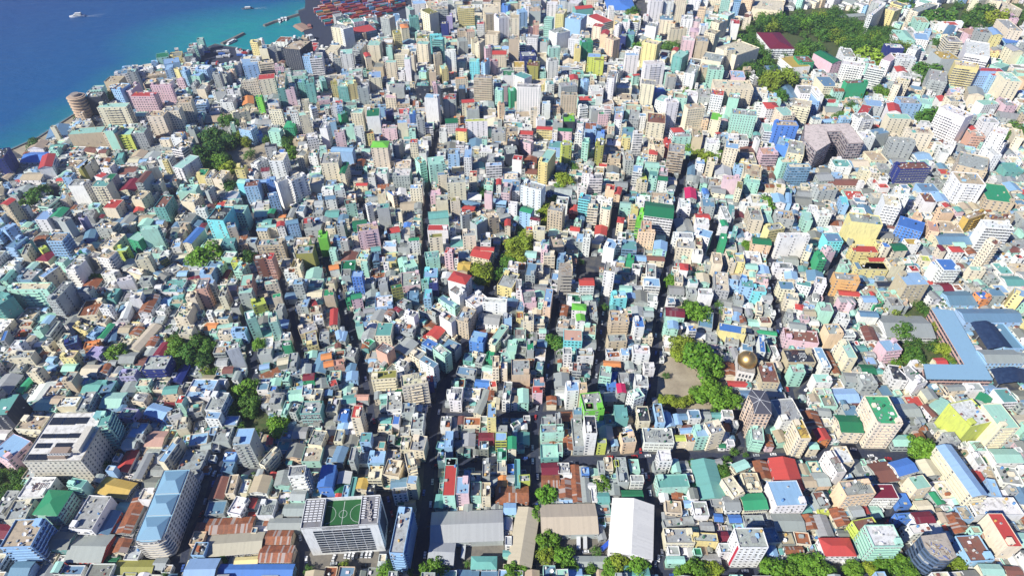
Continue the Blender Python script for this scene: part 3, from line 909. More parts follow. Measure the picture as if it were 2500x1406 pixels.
1850 600 1940 590 1940 540 4 cream cream f
2040 790 2110 790 2110 760 4 cream grey f
1940 1020 2070 1000 2050 940 4 mint red g
1910 1160 2050 1160 2050 1100 3 white ltblue f
1330 1200 1400 1200 1400 1160 5 mint mint f
1620 1290 1740 1300 1740 1200 5 cream mint c
1670 1340 1740 1340 1740 1310 6 mint mint f
1800 1310 1870 1300 1860 1230 4 steel steel g
2070 1170 2197 1180 2190 1100 3 grey grey c
2090 1380 2197 1360 2197 1260 3 mint mint g
880 840 940 840 920 740 3 cream grey g
960 790 1040 790 1040 720 3 white steel f
1050 910 1150 900 1140 840 4 grey red f
1160 800 1260 800 1240 740 2 grey grey c
1060 980 1230 980 1230 900 3 grey grey g
440 1120 540 1120 530 1060 3 grey ltblue f
280 1330 380 1330 370 1280 5 lime cream c
870 1200 960 1230 1040 1170 3 grey mint f
960 1380 1020 1380 1020 1300 5 cream cream f
T 1000 340 .22758
0 40 80 40 70 0 8 cream red f
210 280 380 260 370 180 8 mint mint f
120 270 190 250 180 180 7 mint cream c
580 200 660 200 690 90 8 white ltblue f
640 400 720 400 710 340 6 cream red f
410 170 530 170 530 110 5 ltblue grey c
300 390 420 380 440 350 7 cream steel f
400 480 600 470 600 400 8 cream grey c
820 290 990 280 980 250 5 white ltblue f
830 230 910 230 910 160 5 grey grey f
1100 220 1200 230 1210 180 6 white red f
1240 370 1360 380 1360 320 2 cream brown g
1380 240 1480 260 1590 130 9 yellow mint f
930 490 980 490 1000 430 4 white red g
980 580 1070 590 1100 490 5 pink grey c
1100 560 1180 560 1200 450 4 white steel f
1190 500 1410 560 1420 490 9 ice grey f
800 590 880 600 890 570 6 pink grey f
920 690 1030 700 1040 650 3 ltblue ltblue g
1060 700 1150 710 1160 680 5 white white f
440 670 540 660 540 620 7 cream olive f
560 740 690 760 690 720 4 red red g
560 680 740 720 750 680 2 steel steel g
190 860 400 840 420 760 4 mint teal g
280 670 410 660 410 600 5 cream grey c
0 530 130 530 150 490 6 cream ltblue f
220 610 330 610 330 550 4 pink pink f
560 830 670 800 690 760 7 grey tan c
670 810 720 800 740 770 6 yellow yellow f
720 930 840 860 830 780 6 grey mint c
850 870 960 840 950 760 6 tan cream f
1180 770 1300 800 1310 740 6 ltblue green g
1290 860 1390 880 1400 850 5 white maroon g
1250 980 1320 980 1370 940 4 yellow red f
1330 980 1450 990 1450 940 5 cream grey c
1020 930 1080 930 1100 860 4 cream red g
1480 760 1640 790 1640 710 8 tan grey c
1710 800 1800 810 1810 700 3 red red g
1810 640 1930 660 1960 610 7 cyan steel f
2020 650 2197 680 2197 640 5 white white f
1910 740 2020 750 2030 700 7 cream teal f
2080 750 2180 770 2197 720 7 cream teal f
2100 540 2197 550 2197 490 5 peach red f
1850 370 1940 380 1970 320 6 white grey c
1930 430 2070 430 2080 380 6 white grey c
1720 980 1820 990 1820 940 3 white red g
1740 660 1790 660 1800 610 4 grey grey f
1640 80 1740 70 1740 30 8 lime grey f
1850 40 1920 50 1920 0 8 mint teal c
2000 70 2080 80 2090 10 8 olive grey c
1030 170 1170 160 1170 60 5 dark grey f
1180 30 1300 60 1300 20 5 pink grey f
190 980 410 980 430 920 5 white red f
210 1060 350 1050 350 1010 6 cream olive f
570 1050 710 1040 720 970 7 cream grey f
760 1120 870 1120 880 1020 4 white grey c
160 1290 310 1270 310 1200 5 mint teal c
650 1250 850 1290 880 1180 4 cream red g
760 1190 900 1200 900 1160 4 cream red g
370 1220 460 1230 480 1170 6 pink red f
470 1280 520 1280 520 1230 5 white red f
510 1390 640 1400 680 1320 3 yellow mustard g
1410 1180 1480 1190 1490 1130 6 pink mint f
1430 1140 1520 1120 1540 1070 4 steel mint f
1530 1170 1660 1160 1740 1030 6 dark tan c
1440 1260 1560 1260 1560 1200 6 cream grey f
1860 1060 1940 1070 1960 990 6 white grey c
2080 1150 2197 1180 2197 1080 5 white ltblue f
0 1090 110 1080 120 1050 5 white green g
50 930 140 940 140 890 4 cream steel f
0 980 50 980 50 920 4 grey mint f
0 1400 130 1360 140 1270 4 mint mint f
1580 1290 1660 1300 1670 1210 5 steel ltblue f
1660 1390 1750 1390 1770 1260 4 cream cream c
1810 520 1900 520 1910 480 4 white white f
1780 1100 1860 1110 1880 1020 4 grey ltblue f
1140 480 1190 480 1200 420 3 grey grey g
T 1500 340 .22758
230 260 310 270 330 210 5 mint mint f
190 350 290 360 310 290 6 white ltblue f
330 300 480 310 490 250 5 mint mint g
370 420 460 430 490 350 5 mint teal f
470 440 570 450 580 400 5 white dkgreen g
250 470 360 470 370 430 4 cream olive f
280 430 350 430 360 370 4 lime lime f
480 390 570 400 580 330 4 pink grey c
370 160 460 170 460 120 4 cream red h
440 110 540 110 550 20 5 cream tan f
550 60 620 60 630 0 6 red red f
600 140 770 160 770 70 9 tan grey f
120 230 210 230 230 140 5 grey tan c
1190 90 1330 110 1330 30 9 cream ltblue f
1000 240 1080 250 1090 210 6 cream dark c
770 380 850 390 850 270 3 grey steel g
1180 430 1350 440 1360 400 6 pink pink f
1310 530 1370 540 1370 460 6 cream olive f
1380 410 1570 440 1580 290 5 cream tan c
1400 460 1560 480 1570 420 5 mint mint f
1590 170 1760 170 1770 100 5 pink salmon c
1730 60 1870 90 1900 0 5 blue ltblue c
1880 310 2110 310 2180 270 7 steel cream f
1860 150 2030 180 2050 40 6 cream grey c
1800 260 1960 250 1900 200 7 mint cream c
730 630 850 640 870 530 3 grey magenta g
700 740 820 750 830 650 4 white white f
680 1000 860 1000 880 860 3 steel grey g
960 590 1020 590 1020 530 3 ltblue blue g
1040 570 1190 590 1200 530 3 cream grey g
950 720 1080 730 1080 650 4 grey steel f
890 800 940 810 950 730 3 white red f
880 860 1030 860 1050 800 4 cream red g
880 920 1020 930 1040 860 5 white white c
330 820 640 860 660 710 7 white dkgreen g
270 780 340 790 340 740 6 lgreen lgreen f
190 750 260 750 270 700 5 yellow mint f
160 860 240 860 250 810 5 peach ltblue f
10 890 80 900 90 840 4 cream red h
220 940 290 950 310 850 5 lgreen lgreen f
290 980 400 990 410 890 7 tan salmon c
1140 850 1210 850 1220 720 4 white grey f
1220 830 1290 840 1300 710 4 grey teal f
1460 870 1600 880 1620 740 5 cream grey c
1460 940 1580 940 1590 880 2 green orange f
1740 850 1930 870 1940 780 4 grey tan c
2040 870 2130 880 2140 790 5 mint mint f
1660 990 1830 960 1830 890 5 yellow grey c
1710 680 1840 690 1850 600 4 white ltblue g
1840 680 1900 690 1930 590 4 ltblue ltblue g
1740 520 1840 530 1850 490 5 cream olive f
1630 520 1720 520 1740 480 3 cream rust g
1600 330 1710 340 1720 300 3 cream rust g
1780 1060 2100 1060 2120 1010 7 white white f
1490 1120 1690 1140 1700 1070 4 peach dkgreen g
2040 1200 2110 1220 2120 1140 5 cream ltblue f
1150 930 1220 930 1230 870 5 white green g
1140 1070 1210 1080 1220 1020 5 green green f
870 1140 940 1150 940 1070 4 cream brown f
880 1020 1050 1070 1060 990 5 white ltblue f
640 1060 850 1070 860 1010 5 white grey f
640 1160 840 1180 850 1080 4 cream grey c
850 1240 950 1250 960 1190 5 white grey c
260 1000 440 1010 440 980 7 peach tan f
430 1180 570 1200 590 1110 4 mint ltblue g
340 1220 560 1230 570 1200 2 cream grey g
80 1180 240 1190 250 1100 4 steel teal f
0 1120 60 1120 90 1080 5 white ltblue f
130 1300 210 1310 220 1250 4 green green f
220 1300 340 1310 350 1250 3 white ltblue g
360 1300 550 1310 560 1260 3 cream brown g
710 1400 830 1400 840 1340 4 cream red h
1060 1340 1160 1350 1170 1230 6 cream tan f
1240 1330 1310 1330 1320 1200 5 cream green c
1300 1320 1400 1330 1410 1260 5 yellow grey f
1320 1290 1390 1290 1400 1220 4 grey ltblue f
1410 1390 1540 1400 1550 1340 4 cream mint g
1660 420 1720 430 1730 360 2 grey brown g
0 510 140 520 150 460 3 grey grey g
0 590 60 600 70 520 4 peach red g
60 730 180 740 190 680 4 mint mint g
1270 980 1320 990 1330 940 4 teal mint f
1320 1060 1410 1060 1420 960 3 white steel g
840 470 900 480 910 400 3 grey grey g
1020 500 1160 510 1170 440 3 grey tan c
1290 850 1400 850 1410 780 2 grey maroon g
2110 800 2197 810 2197 720 4 white white f
540 1200 580 1200 590 1100 4 ltblue ltblue f
T 2000 340 .22758
870 330 1200 320 1110 250 6 navy brown f
1480 280 1800 360 1860 220 6 tan grey f
1260 670 1400 680 1450 600 3 white ltblue g
1510 480 1790 500 1790 380 8 white tan c
1350 730 1420 730 1420 690 4 white red g
450 340 540 350 560 310 4 cream white f
560 370 660 370 660 300 4 cream white f
790 600 960 640 1000 560 8 white white c
700 710 880 740 970 640 8 white cream c
590 640 710 640 720 580 3 grey cream f
240 700 320 710 290 620 4 ltblue cyan f
100 490 460 500 400 430 2 cream brown g
340 890 680 930 650 830 8 yellow grey c
840 920 1110 1000 1100 890 5 blue blue f
1290 990 1550 1010 1550 900 3 cream tan f
1290 1130 1640 1130 1540 1010 3 cream steel g
370 1210 640 1220 620 1150 4 yellow red f
540 1310 740 1310 720 1270 4 yellow red g
460 1390 740 1400 740 1330 4 yellow steel f
1880 1140 1960 1120 1910 1050 10 cream brown f
1790 950 2090 970 2060 890 9 white white c
1430 1210 1560 1210 1530 1150 4 white red h
1310 1200 1370 1200 1400 1140 4 cream maroon g
1460 1160 1580 1160 1540 1090 3 cream mint g
1100 1310 1200 1320 1180 1260 3 cream lime f
950 1130 1090 1130 1090 1070 4 white mustard f
90 1100 260 1100 250 1010 5 cyan steel f
130 1230 220 1220 200 1150 6 pink teal f
0 1300 80 1300 50 1210 6 green green f
700 1160 770 1160 760 1110 6 cream blue f
800 1200 950 1190 940 1110 4 cream dkgreen g
770 1370 920 1370 920 1280 5 cream grey c
1280 1390 1480 1360 1450 1280 6 white blue f
1620 1406 1780 1406 1780 1370 4 cream mint f
1600 870 1800 800 1740 760 5 mustard tan c
1840 870 2100 850 2040 800 6 tan brown c
1130 680 1260 690 1240 590 4 white brown f
1060 230 1220 220 1190 130 3 white ltblue g
1140 290 1240 280 1230 210 4 white mint f
1870 180 1960 180 1990 80 7 white white f
2010 350 2197 350 2197 260 3 teal teal f
1920 60 1980 80 2000 20 7 white grey c
650 530 760 530 740 480 3 white red f
560 480 640 480 630 430 3 white red f
0 560 200 550 170 480 4 grey tan c
0 830 130 830 140 770 5 white white f
1300 1060 1360 1060 1350 1010 3 white grey f
1480 780 1560 780 1550 730 3 pink teal g
2130 1280 2197 1280 2197 1240 4 white red f
1310 800 1450 800 1430 740 4 peach grey f
1180 980 1290 1000 1300 900 4 peach salmon f
1040 850 1110 860 1100 800 4 peach tan f
900 540 980 540 970 490 3 white steel f
1310 150 1400 160 1400 100 4 white grey f
1490 330 1590 320 1560 300 3 white grey f
0 450 160 440 140 350 3 grey grey g
T 0 100 .2
1180 820 1540 810 1560 760 8 cream mint f
1360 600 1470 610 1560 530 8 ltblue tan f
1540 620 1600 620 1680 520 7 pink white f
1550 390 1650 380 1670 340 9 grey mint f
1590 680 1880 680 1900 630 7 pink red f
1830 550 2080 550 2090 530 7 pink pink f
1790 930 1990 930 2000 860 8 cream tan f
1980 870 2180 860 2200 800 8 cream grey f
2150 780 2330 760 2390 680 8 cream tan c
830 1150 1240 1120 1220 1050 6 tan mint f
1240 1120 1400 1140 1400 1060 7 tan mint f
1400 1150 1590 1150 1620 1070 7 lime mint f
1600 1140 1760 1130 1840 1040 6 grey mint c
560 1200 820 1160 990 1000 1 ltblue steel g
2000 290 2190 260 2170 205 4 ltblue ltblue f
2010 360 2100 350 2180 280 4 ltblue ltblue f
1790 450 2040 410 2040 370 2 tan tan f
2150 480 2240 480 2250 460 5 pink pink f
2200 370 2260 380 2270 340 6 ltblue ltblue f
2120 350 2180 360 2200 340 5 yellow tan f
2330 550 2380 550 2410 490 5 grey grey f
1790 1330 2080 1310 2110 1250 2 grey grey f
1940 1210 2060 1210 2070 1180 4 cream ltblue f
2190 1300 2320 1290 2360 1180 5 cream tan c
1270 1110 1380 1110 1310 1040 8 mint white f
2400 600 2500 600 2500 530 4 cream grey f
T 500 100 .2
550 20 640 30 670 0 7 yellow grey c
660 100 760 100 800 50 8 cream steel f
760 90 860 80 840 50 8 grey grey c
1190 200 1290 200 1290 170 8 ltblue grey f
1280 230 1430 220 1440 150 8 white grey c
460 310 640 290 640 260 6 ltblue ltblue f
660 290 840 270 840 240 5 cream cream f
440 510 640 490 660 470 6 cream grey f
650 480 850 460 850 400 7 cream red f
880 590 980 580 1060 380 8 teal tan c
1130 510 1220 510 1230 470 7 teal ltblue f
1220 540 1330 530 1330 450 8 teal teal c
960 610 1090 600 1090 580 7 pink grey c
460 790 600 770 620 670 3 cream orange g
615 690 690 690 700 665 7 lgreen green f
180 760 340 760 390 660 4 white grey c
780 860 940 870 960 850 6 cream grey c
1040 900 1130 890 1140 850 8 white grey f
1150 920 1280 900 1290 860 8 cream mint f
960 1060 1080 1060 1080 980 5 green green h
770 1110 910 1120 910 1070 5 mint mint f
730 1310 870 1300 870 1260 5 grey grey f
1250 1210 1380 1190 1380 1120 6 white white f
1400 1080 1490 1080 1500 1000 7 white grey f
1580 1130 1700 1120 1700 1090 7 pink grey c
1820 1070 1930 1060 1940 1040 7 white grey f
1780 890 1920 890 1930 830 7 cream mint c
1970 930 2130 920 2140 820 7 white dkgreen f
1660 910 1740 870 1750 830 5 green teal f
1860 590 1990 580 2000 560 8 grey white f
2000 460 2150 450 2190 370 6 cream ltblue f
2200 270 2330 270 2330 240 8 cream mint f
2210 90 2280 90 2290 60 8 mint grey f
1980 60 2130 60 2140 0 8 cream mint f
2430 230 2500 230 2500 190 9 white mint f
1560 220 1650 220 1650 190 6 grey tan f
1650 170 1800 160 1820 100 8 white mint f
1540 540 1620 530 1640 480 6 yellow olive f
1620 570 1740 570 1740 510 6 teal mint c
1740 540 1860 520 1870 470 7 yellow mint f
2250 580 2430 580 2430 530 5 grey grey c
2200 700 2330 700 2340 660 5 cream pink f
2350 1010 2470 1000 2470 960 6 cream ltblue f
2160 1080 2340 1080 2340 1040 5 pink grey f
1950 1140 2060 1130 2060 1100 5 yellow orange f
430 1010 500 1000 560 940 6 tan cream f
560 1110 640 1050 600 950 5 ltblue grey f
90 420 180 420 200 390 6 grey grey f
180 410 270 420 260 380 5 grey grey c
0 400 100 400 90 330 3 grey ltblue f
340 910 540 860 540 810 4 cream tan f
0 1000 280 980 300 890 2 grey tan g
1300 840 1370 820 1370 780 5 white ltblue f
1180 740 1270 730 1280 710 6 cream white f
1960 200 2030 190 2030 140 6 cream red g
850 330 960 320 1020 280 4 pink grey c
1250 150 1330 150 1360 60 4 white red f
1420 500 1480 490 1500 420 5 teal mint f
1890 130 1760 120 1760 20 6 grey grey f
2210 870 2300 850 2310 830 5 navy grey f
630 1160 700 1150 710 1110 3 blue ltblue f
T 1000 100 .2
780 460 1000 470 1010 430 9 tan grey c
1310 570 1600 580 1610 540 10 white grey c
1040 600 1130 610 1140 580 7 mint ltblue f
1230 620 1310 610 1310 560 7 green mint f
730 260 850 260 850 220 7 cyan mint f
870 270 920 280 950 230 7 ltblue grey c
1000 260 1080 250 1090 220 6 pink red f
1010 170 1180 170 1180 120 6 cream red g
430 140 560 140 560 110 9 white white f
80 40 220 50 220 10 9 cream mint f
300 180 390 170 410 140 9 tan grey c
270 -20 400 -10 410 -40 9 teal cyan f
1210 -10 1330 -10 1330 -60 10 tan grey f
1700 100 1840 90 1900 60 7 mint white f
1690 260 1820 250 1820 210 8 white grey c
2170 200 2330 210 2320 160 7 lime ltblue f
2250 240 2370 250 2370 210 7 lime olive f
1850 570 2050 550 2060 500 6 grey grey f
1850 670 2050 670 2050 640 8 tan grey f
2410 460 2500 470 2500 370 9 white grey c
210 700 370 710 390 660 9 white ltblue f
400 720 560 720 570 650 7 grey red c
640 760 790 750 780 710 6 cream red g
700 860 850 850 900 770 5 grey grey c
680 990 950 980 960 950 7 white lime f
90 970 180 960 190 910 7 grey grey f
440 1010 590 1000 570 940 5 white dkgreen g
540 960 660 960 660 920 3 cream orange g
360 1120 450 1120 500 1070 5 white grey f
560 1100 690 1110 680 1070 5 yellow red g
390 350 470 340 480 290 6 yellow mint f
110 380 200 390 200 350 5 mint ltblue f
1190 1230 1330 1240 1330 1180 6 dark tan c
1340 1140 1500 1150 1500 1100 5 pink red g
1000 1130 1170 1130 1190 1060 4 grey grey f
1550 1080 1740 1090 1740 1050 5 yellow red g
1810 1100 1980 1110 1980 1070 5 pink dkgreen g
1870 1250 1980 1250 1990 1220 6 lime ltblue f
2110 1210 2180 1220 2200 1190 7 white mint f
2270 1190 2370 1200 2360 1110 7 blue ltblue f
2270 1240 2370 1250 2370 1210 7 lime tan f
1480 860 1560 860 1560 820 7 cream grey f
1560 980 1660 970 1660 930 5 white white f
1620 770 1720 770 1730 740 6 white ltblue f
1880 990 2020 990 2020 910 5 dark lgreen f
2310 900 2430 900 2430 870 5 pink green f
2380 840 2460 840 2460 800 6 white salmon f
1880 920 2020 910 2030 880 4 grey lime f
1090 790 1160 780 1160 750 6 peach salmon f
70 560 230 560 230 490 6 dark teal c
290 550 380 540 380 490 6 pink grey c
400 600 560 570 570 500 6 dark grey c
570 590 650 590 650 540 6 dark steel f
560 470 710 460 710 440 5 cream orange f
0 530 60 530 60 500 4 cream yellow f
1270 420 1400 470 1500 430 6 white teal f
1270 330 1400 330 1430 260 6 cream mustard c
1430 310 1570 320 1570 260 6 olive brown f
1370 200 1550 190 1550 130 6 navy grey c
1920 500 1990 500 2000 450 5 mint mint f
1960 480 2060 480 2050 420 6 cream red g
2130 510 2200 500 2210 450 6 ltblue ltblue f
1130 560 1210 550 1210 520 6 pink mint f
780 40 850 50 850 -20 7 cream cream f
930 100 1000 90 1010 60 6 pink mint f
2020 100 2090 100 2090 60 7 yellow cream f
2100 30 2240 20 2250 -30 8 green green c
1430 -30 1560 -20 1560 -60 6 white grey c
2080 830 2180 820 2180 780 5 white grey f
2220 860 2380 850 2380 790 5 grey white f
0 900 80 890 90 850 5 blue mint f
2020 1130 2110 1140 2110 1070 7 white white f
1320 560 1400 560 1420 520 8 cream cream f
1600 640 1640 690 1740 640 4 grey dark f
0 200 50 200 50 150 8 cream white f
T 1500 100 .2
140 180 300 180 300 150 9 white ltblue f
340 20 520 60 530 10 9 yellow cream f
710 180 830 210 930 150 7 teal mint f
700 120 760 130 790 90 6 cream red g
1240 90 1490 190 1600 30 8 cream cream f
1380 120 1490 110 1620 70 9 cream steel f
1080 330 1160 330 1180 290 7 tan ltblue f
1160 360 1340 370 1350 310 8 mint grey c
1060 230 1300 270 1300 170 8 cream grey c
860 400 980 420 1000 300 7 white grey f
380 300 620 290 640 240 9 white white f
320 530 490 550 490 490 9 cream grey c
600 390 700 400 700 370 6 mint grey c
650 450 760 450 760 410 6 grey tan f
230 430 310 420 310 400 5 mint red g
1230 580 1700 600 1710 500 8 cream cream c
1180 660 1330 680 1340 610 7 white red c
1390 700 1520 720 1530 660 7 mint grey c
900 840 1110 820 1130 760 8 cream tan f
1170 960 1300 980 1310 890 6 cream lgreen f
1440 900 1740 930 1750 860 8 mint grey c
640 770 790 760 800 710 9 white white f
500 720 640 760 650 680 7 white mint f
400 1000 620 1020 620 900 6 cream brown c
1860 830 2020 830 2020 750 6 white red h
2060 920 2210 910 2200 800 7 cream mint f
2170 800 2390 840 2390 740 6 cream cream f
2380 760 2500 780 2500 640 5 ltblue ltblue f
1980 1040 2250 1050 2260 990 8 blue tan f
720 1120 860 1110 890 1050 6 white red h
730 1180 940 1180 960 1110 6 mint grey f
960 1180 1080 1190 1100 1080 7 tan tan f
2070 720 2290 720 2230 500 2 grey steel g
2270 650 2480 660 2470 560 4 white grey f
2010 200 2170 330 2220 180 4 white mustard f
2260 270 2440 270 2440 190 5 green brown c
1850 350 2100 350 2080 300 1 grey steel g
0 960 90 970 100 900 6 white pink f
100 1190 200 1190 220 1160 5 yellow mint f
240 1140 350 1140 350 1100 7 white tan f
430 1270 620 1280 630 1210 5 cream tan f
1130 1260 1290 1270 1290 1200 6 white white f
1400 1250 1510 1260 1520 1200 9 cream ltblue f
180 950 300 960 350 860 5 grey grey f
100 1110 240 1120 250 1060 4 steel teal f
1040 690 1180 700 1190 600 5 grey grey f
1790 1000 1890 1000 1890 940 4 white red f
1830 1110 1970 1120 1980 1020 5 white mint f
1430 450 1600 460 1610 380 5 pink ltblue c
830 0 980 10 980 -40 8 pink white f
1000 10 1150 20 1230 -40 8 tan grey c
500 630 630 620 640 570 5 blue blue f
1700 470 1760 460 1750 420 3 white grey f
0 400 40 410 50 340 5 white grey f
1250 1140 1300 1130 1300 1110 5 white red h
1740 1230 1780 1230 1790 1180 5 white grey f
T 2000 100 .2
280 290 560 330 570 280 8 white white f
160 280 300 260 230 110 5 pink dkgreen g
300 200 450 210 360 100 5 white grey f
590 330 800 370 840 340 8 white white c
760 230 870 260 920 160 6 white pink f
930 220 1190 230 1200 170 6 white white f
900 540 990 560 1110 490 7 cream cream f
990 490 1110 500 1110 480 8 cream tan f
1330 480 1560 520 1640 400 6 grey grey f
1660 300 1950 340 1960 290 9 yellow cream f
1490 230 1720 230 1720 130 8 grey mustard c
1780 160 2080 210 2140 50 9 white white f
1910 370 2260 380 2260 340 8 ltblue red f
2120 430 2260 430 2260 370 7 ltblue red f
1000 770 1250 780 1260 700 6 ltblue grey f
1200 760 1380 790 1400 730 6 mint mint f
850 860 1000 880 1040 790 6 white red g
860 950 1130 960 1150 900 7 cream mint f
1460 820 1780 950 1820 880 9 white white f
2000 1000 2200 1010 2280 960 8 white grey c
2090 1120 2280 1170 2320 1090 9 white white f
2280 800 2420 800 2440 710 5 pink grey f
2010 790 2200 770 2220 700 5 white mint f
690 1150 860 1120 840 1050 6 grey steel f
1100 1130 1400 1150 1420 1080 6 cream cream c
880 1240 1180 1260 1190 1200 7 grey grey f
510 980 680 960 660 870 6 white grey c
440 920 560 950 560 780 5 cyan red f
580 790 790 810 820 740 5 grey ltblue f
60 560 240 560 250 440 5 cream steel f
180 620 310 620 320 580 4 mint rust g
340 530 600 520 590 480 6 green brown c
0 680 60 680 90 570 6 white white f
80 870 280 880 300 810 3 cream grey g
0 1000 190 990 180 950 2 ltblue ltblue g
1470 740 1600 750 1610 690 5 white red g
1610 750 1720 750 1730 680 6 cream grey c
1830 650 2020 680 2000 590 5 cream grey g
2220 340 2330 300 2300 220 6 mint mint f
2290 500 2480 510 2500 400 8 cream mint c
1900 270 2070 300 2100 260 6 yellow tan c
2370 130 2500 130 2500 60 6 cream grey g
1850 1090 1950 1090 1960 1030 5 white red g
1860 1170 2030 1180 2010 1110 5 salmon grey f
1500 1270 1650 1310 1640 1240 4 white white f
1180 130 1300 140 1280 60 5 white teal f
1030 440 1130 450 1130 370 5 white grey f
950 380 1080 390 1090 330 5 white red g
540 1190 690 1180 660 1100 7 white white f
2210 930 2480 970 2440 890 3 grey grey g
2390 1180 2500 1200 2500 1100 5 cream cream f
1580 20 1750 30 1750 -40 8 cream grey c
T 1000 0 .2
130 130 240 180 260 110 9 cream olive f
270 130 470 120 480 80 9 grey tan c
450 210 520 210 540 180 7 purple white f
590 120 790 110 790 70 9 yellow white f
890 110 1080 110 1080 60 9 cream cream f
930 190 1030 180 1030 140 8 tan grey c
1090 240 1220 220 1230 160 9 white grey c
1230 230 1340 230 1340 190 9 cream tan c
1340 160 1440 150 1440 110 8 ltblue ltblue f
1460 150 1600 150 1600 90 7 grey tan f
1680 60 1810 60 1810 30 9 white white f
1780 180 1880 190 1930 130 8 yellow cream c
1900 230 2090 260 2090 180 9 ltblue ltblue c
1640 240 1740 250 1740 210 9 mint mint f
1700 380 1800 430 1880 350 8 white grey c
2160 200 2360 290 2420 230 4 white red f
2030 120 2240 100 2240 60 4 teal red g
2230 320 2340 340 2360 300 7 cream red f
2330 420 2420 430 2440 380 7 peach red g
2390 470 2490 510 2490 450 8 peach tan f
250 440 390 430 390 410 8 cyan cyan f
80 480 230 480 240 430 9 cream olive c
820 300 910 300 920 270 7 white red f
690 400 800 390 820 350 6 cream salmon f
580 390 690 390 680 350 6 tan grey c
380 300 470 300 460 270 6 navy cream f
0 230 110 220 120 190 7 teal teal c
760 490 840 480 840 460 8 cream cream f
600 520 710 510 710 460 6 grey grey c
920 430 1080 440 1080 390 5 cream tan f
1510 320 1580 320 1590 270 6 salmon tan f
1510 510 1680 530 1680 460 5 grey teal c
1000 40 1110 40 1120 0 5 cream tan f
1120 70 1200 80 1210 50 4 blue steel f
1190 50 1320 40 1330 20 4 cream mint g
0 130 60 120 60 70 7 grey mint f
1920 40 2060 60 2060 10 5 grey white c
2440 120 2500 120 2500 80 8 white white f
1940 480 2100 500 2130 440 8 white white f
2100 440 2200 440 2200 390 6 cream grey c
T 1500 0 .2
440 20 600 20 600 -20 10 white white f
600 30 710 30 720 -20 9 white grey f
740 -10 890 0 890 -40 10 cream cream f
1020 130 1110 140 1120 100 8 peach tan f
1310 -10 1420 0 1430 -40 9 mint white f
1450 30 1540 40 1540 0 8 ltblue steel f
1560 -20 1690 0 1700 -50 8 peach peach f
360 200 420 200 420 180 5 white red f
550 250 720 260 740 200 7 cream steel c
820 240 960 250 970 200 8 white white f
960 270 1040 280 1050 230 7 pink grey f
680 370 890 360 890 340 8 cream tan c
640 290 740 300 780 260 6 cream orange c
1180 270 1280 300 1380 250 8 cream tan c
1420 290 1530 300 1550 250 6 white red f
1060 320 1150 320 1150 290 7 white ltblue f
920 390 1030 400 1040 350 7 pink pink h
1100 400 1230 430 1230 370 9 cream tan f
380 320 510 340 510 290 8 white grey f
90 270 190 280 200 240 8 white mint f
200 280 290 290 290 250 7 white olive c
0 320 60 330 70 280 7 white grey c
60 450 140 460 150 410 6 navy grey c
140 430 240 440 240 380 6 teal steel c
250 460 340 500 370 440 4 cream grey f
1580 220 1670 230 1670 180 5 cream brown f
1270 180 1390 210 1400 150 6 mint white c
T 2000 0 .2
650 200 820 60 800 20 8 white white f
780 110 920 150 950 100 6 yellow cream c
590 160 640 180 700 20 5 grey grey f
1100 130 1210 160 1380 50 6 cream grey f
1200 280 1350 290 1340 220 5 mint tan f
150 230 570 200 570 160 2 grey grey g
1500 420 1600 440 1680 330 6 cream steel g
1560 490 1750 400 1700 380 7 cream dark c
1170 480 1340 500 1320 420 4 white ltblue f
1000 500 1180 510 1160 380 4 mint mint h
960 470 1100 450 1100 390 4 white salmon f
1920 310 2000 320 2130 260 3 white tan h
2120 430 2250 440 2230 360 6 yellow ltblue g
1960 410 2110 420 2100 360 6 grey grey c
2300 230 2440 240 2450 150 4 pink pink f
2310 130 2480 130 2440 30 4 cream cream f
2280 530 2460 520 2440 450 3 ltblue blue g
2320 380 2480 390 2480 260 6 cream grey c
1860 -10 1950 20 2070 10 8 cream grey f
2080 10 2230 30 2240 -20 6 cream grey f
1830 430 2000 420 1980 340 4 pink salmon f
830 590 1040 600 1040 550 6 navy white c
1080 600 1190 630 1180 570 6 white white f
T 750 0 .2
290 340 440 360 500 310 8 cream grey f
440 370 560 340 600 300 9 white white f
890 220 1000 240 990 190 9 grey cream f
770 510 890 510 880 490 7 cream mint c
0 560 90 570 230 540 4 white red f
1150 350 1240 340 1240 290 6 cream orange h
1060 430 1150 420 1150 370 7 yellow olive c
T 0 0 1
237 1040 262 1037 258 1006 9 mint teal f
50.8 1147.6 120 1147 148 1100 6 cream cream f
957 1350 992 1352 1020 1240 8 ltblue silver f
1486 1346 1593 1366 1562 1227 3 white white g
1048 1325 1226 1318 1226 1244 2 grey silver g
1239 1374 1297 1384 1293 1242 2 tan sand g
1323 1305 1461 1302 1454 1229 2 grey sand g
1044 1374 1106 1377 1110 1326 2 grey silver g
1150 1388 1212 1388 1212 1358 2 white teal h
1080 1210 1110 1210 1115 1119 6 mint red f
1088 1136 1113 1136 1114 1118 6 mint ltblue f
1427 1006 1476 1001 1469 957 6 lgreen grey f
1430 999 1449 999 1450 984 6 lgreen dkgreen f
1712 1218 1773 1217 1750 1123 2 teal teal g
1898 1192 1964 1195 1940 1121 3 red red g
1896 1235 1970 1232 1954 1172 5 white ltblue f
1805 1338 1876 1338 1865 1290 8 white grey c
1954 1072 1980 1071 1964 1025 8 cream mustard c
1841 1086 1871 1091 1860 1046 4 mint grey f
2146 1043 2207 1044 2172 975 9 cream green c
2368 1043 2426 1030 2381 972 8 lime white f
2441 1046 2490 1044 2454 985 9 cream mint f
2374 1212 2412 1208 2348 1083 6 cream ltblue g
2066 1212 2138 1205 2123 1169 7 peach grey c
2133 1334 2205 1333 2190 1281 7 mint white f
2015 1356 2091 1356 2076 1313 3 white red h
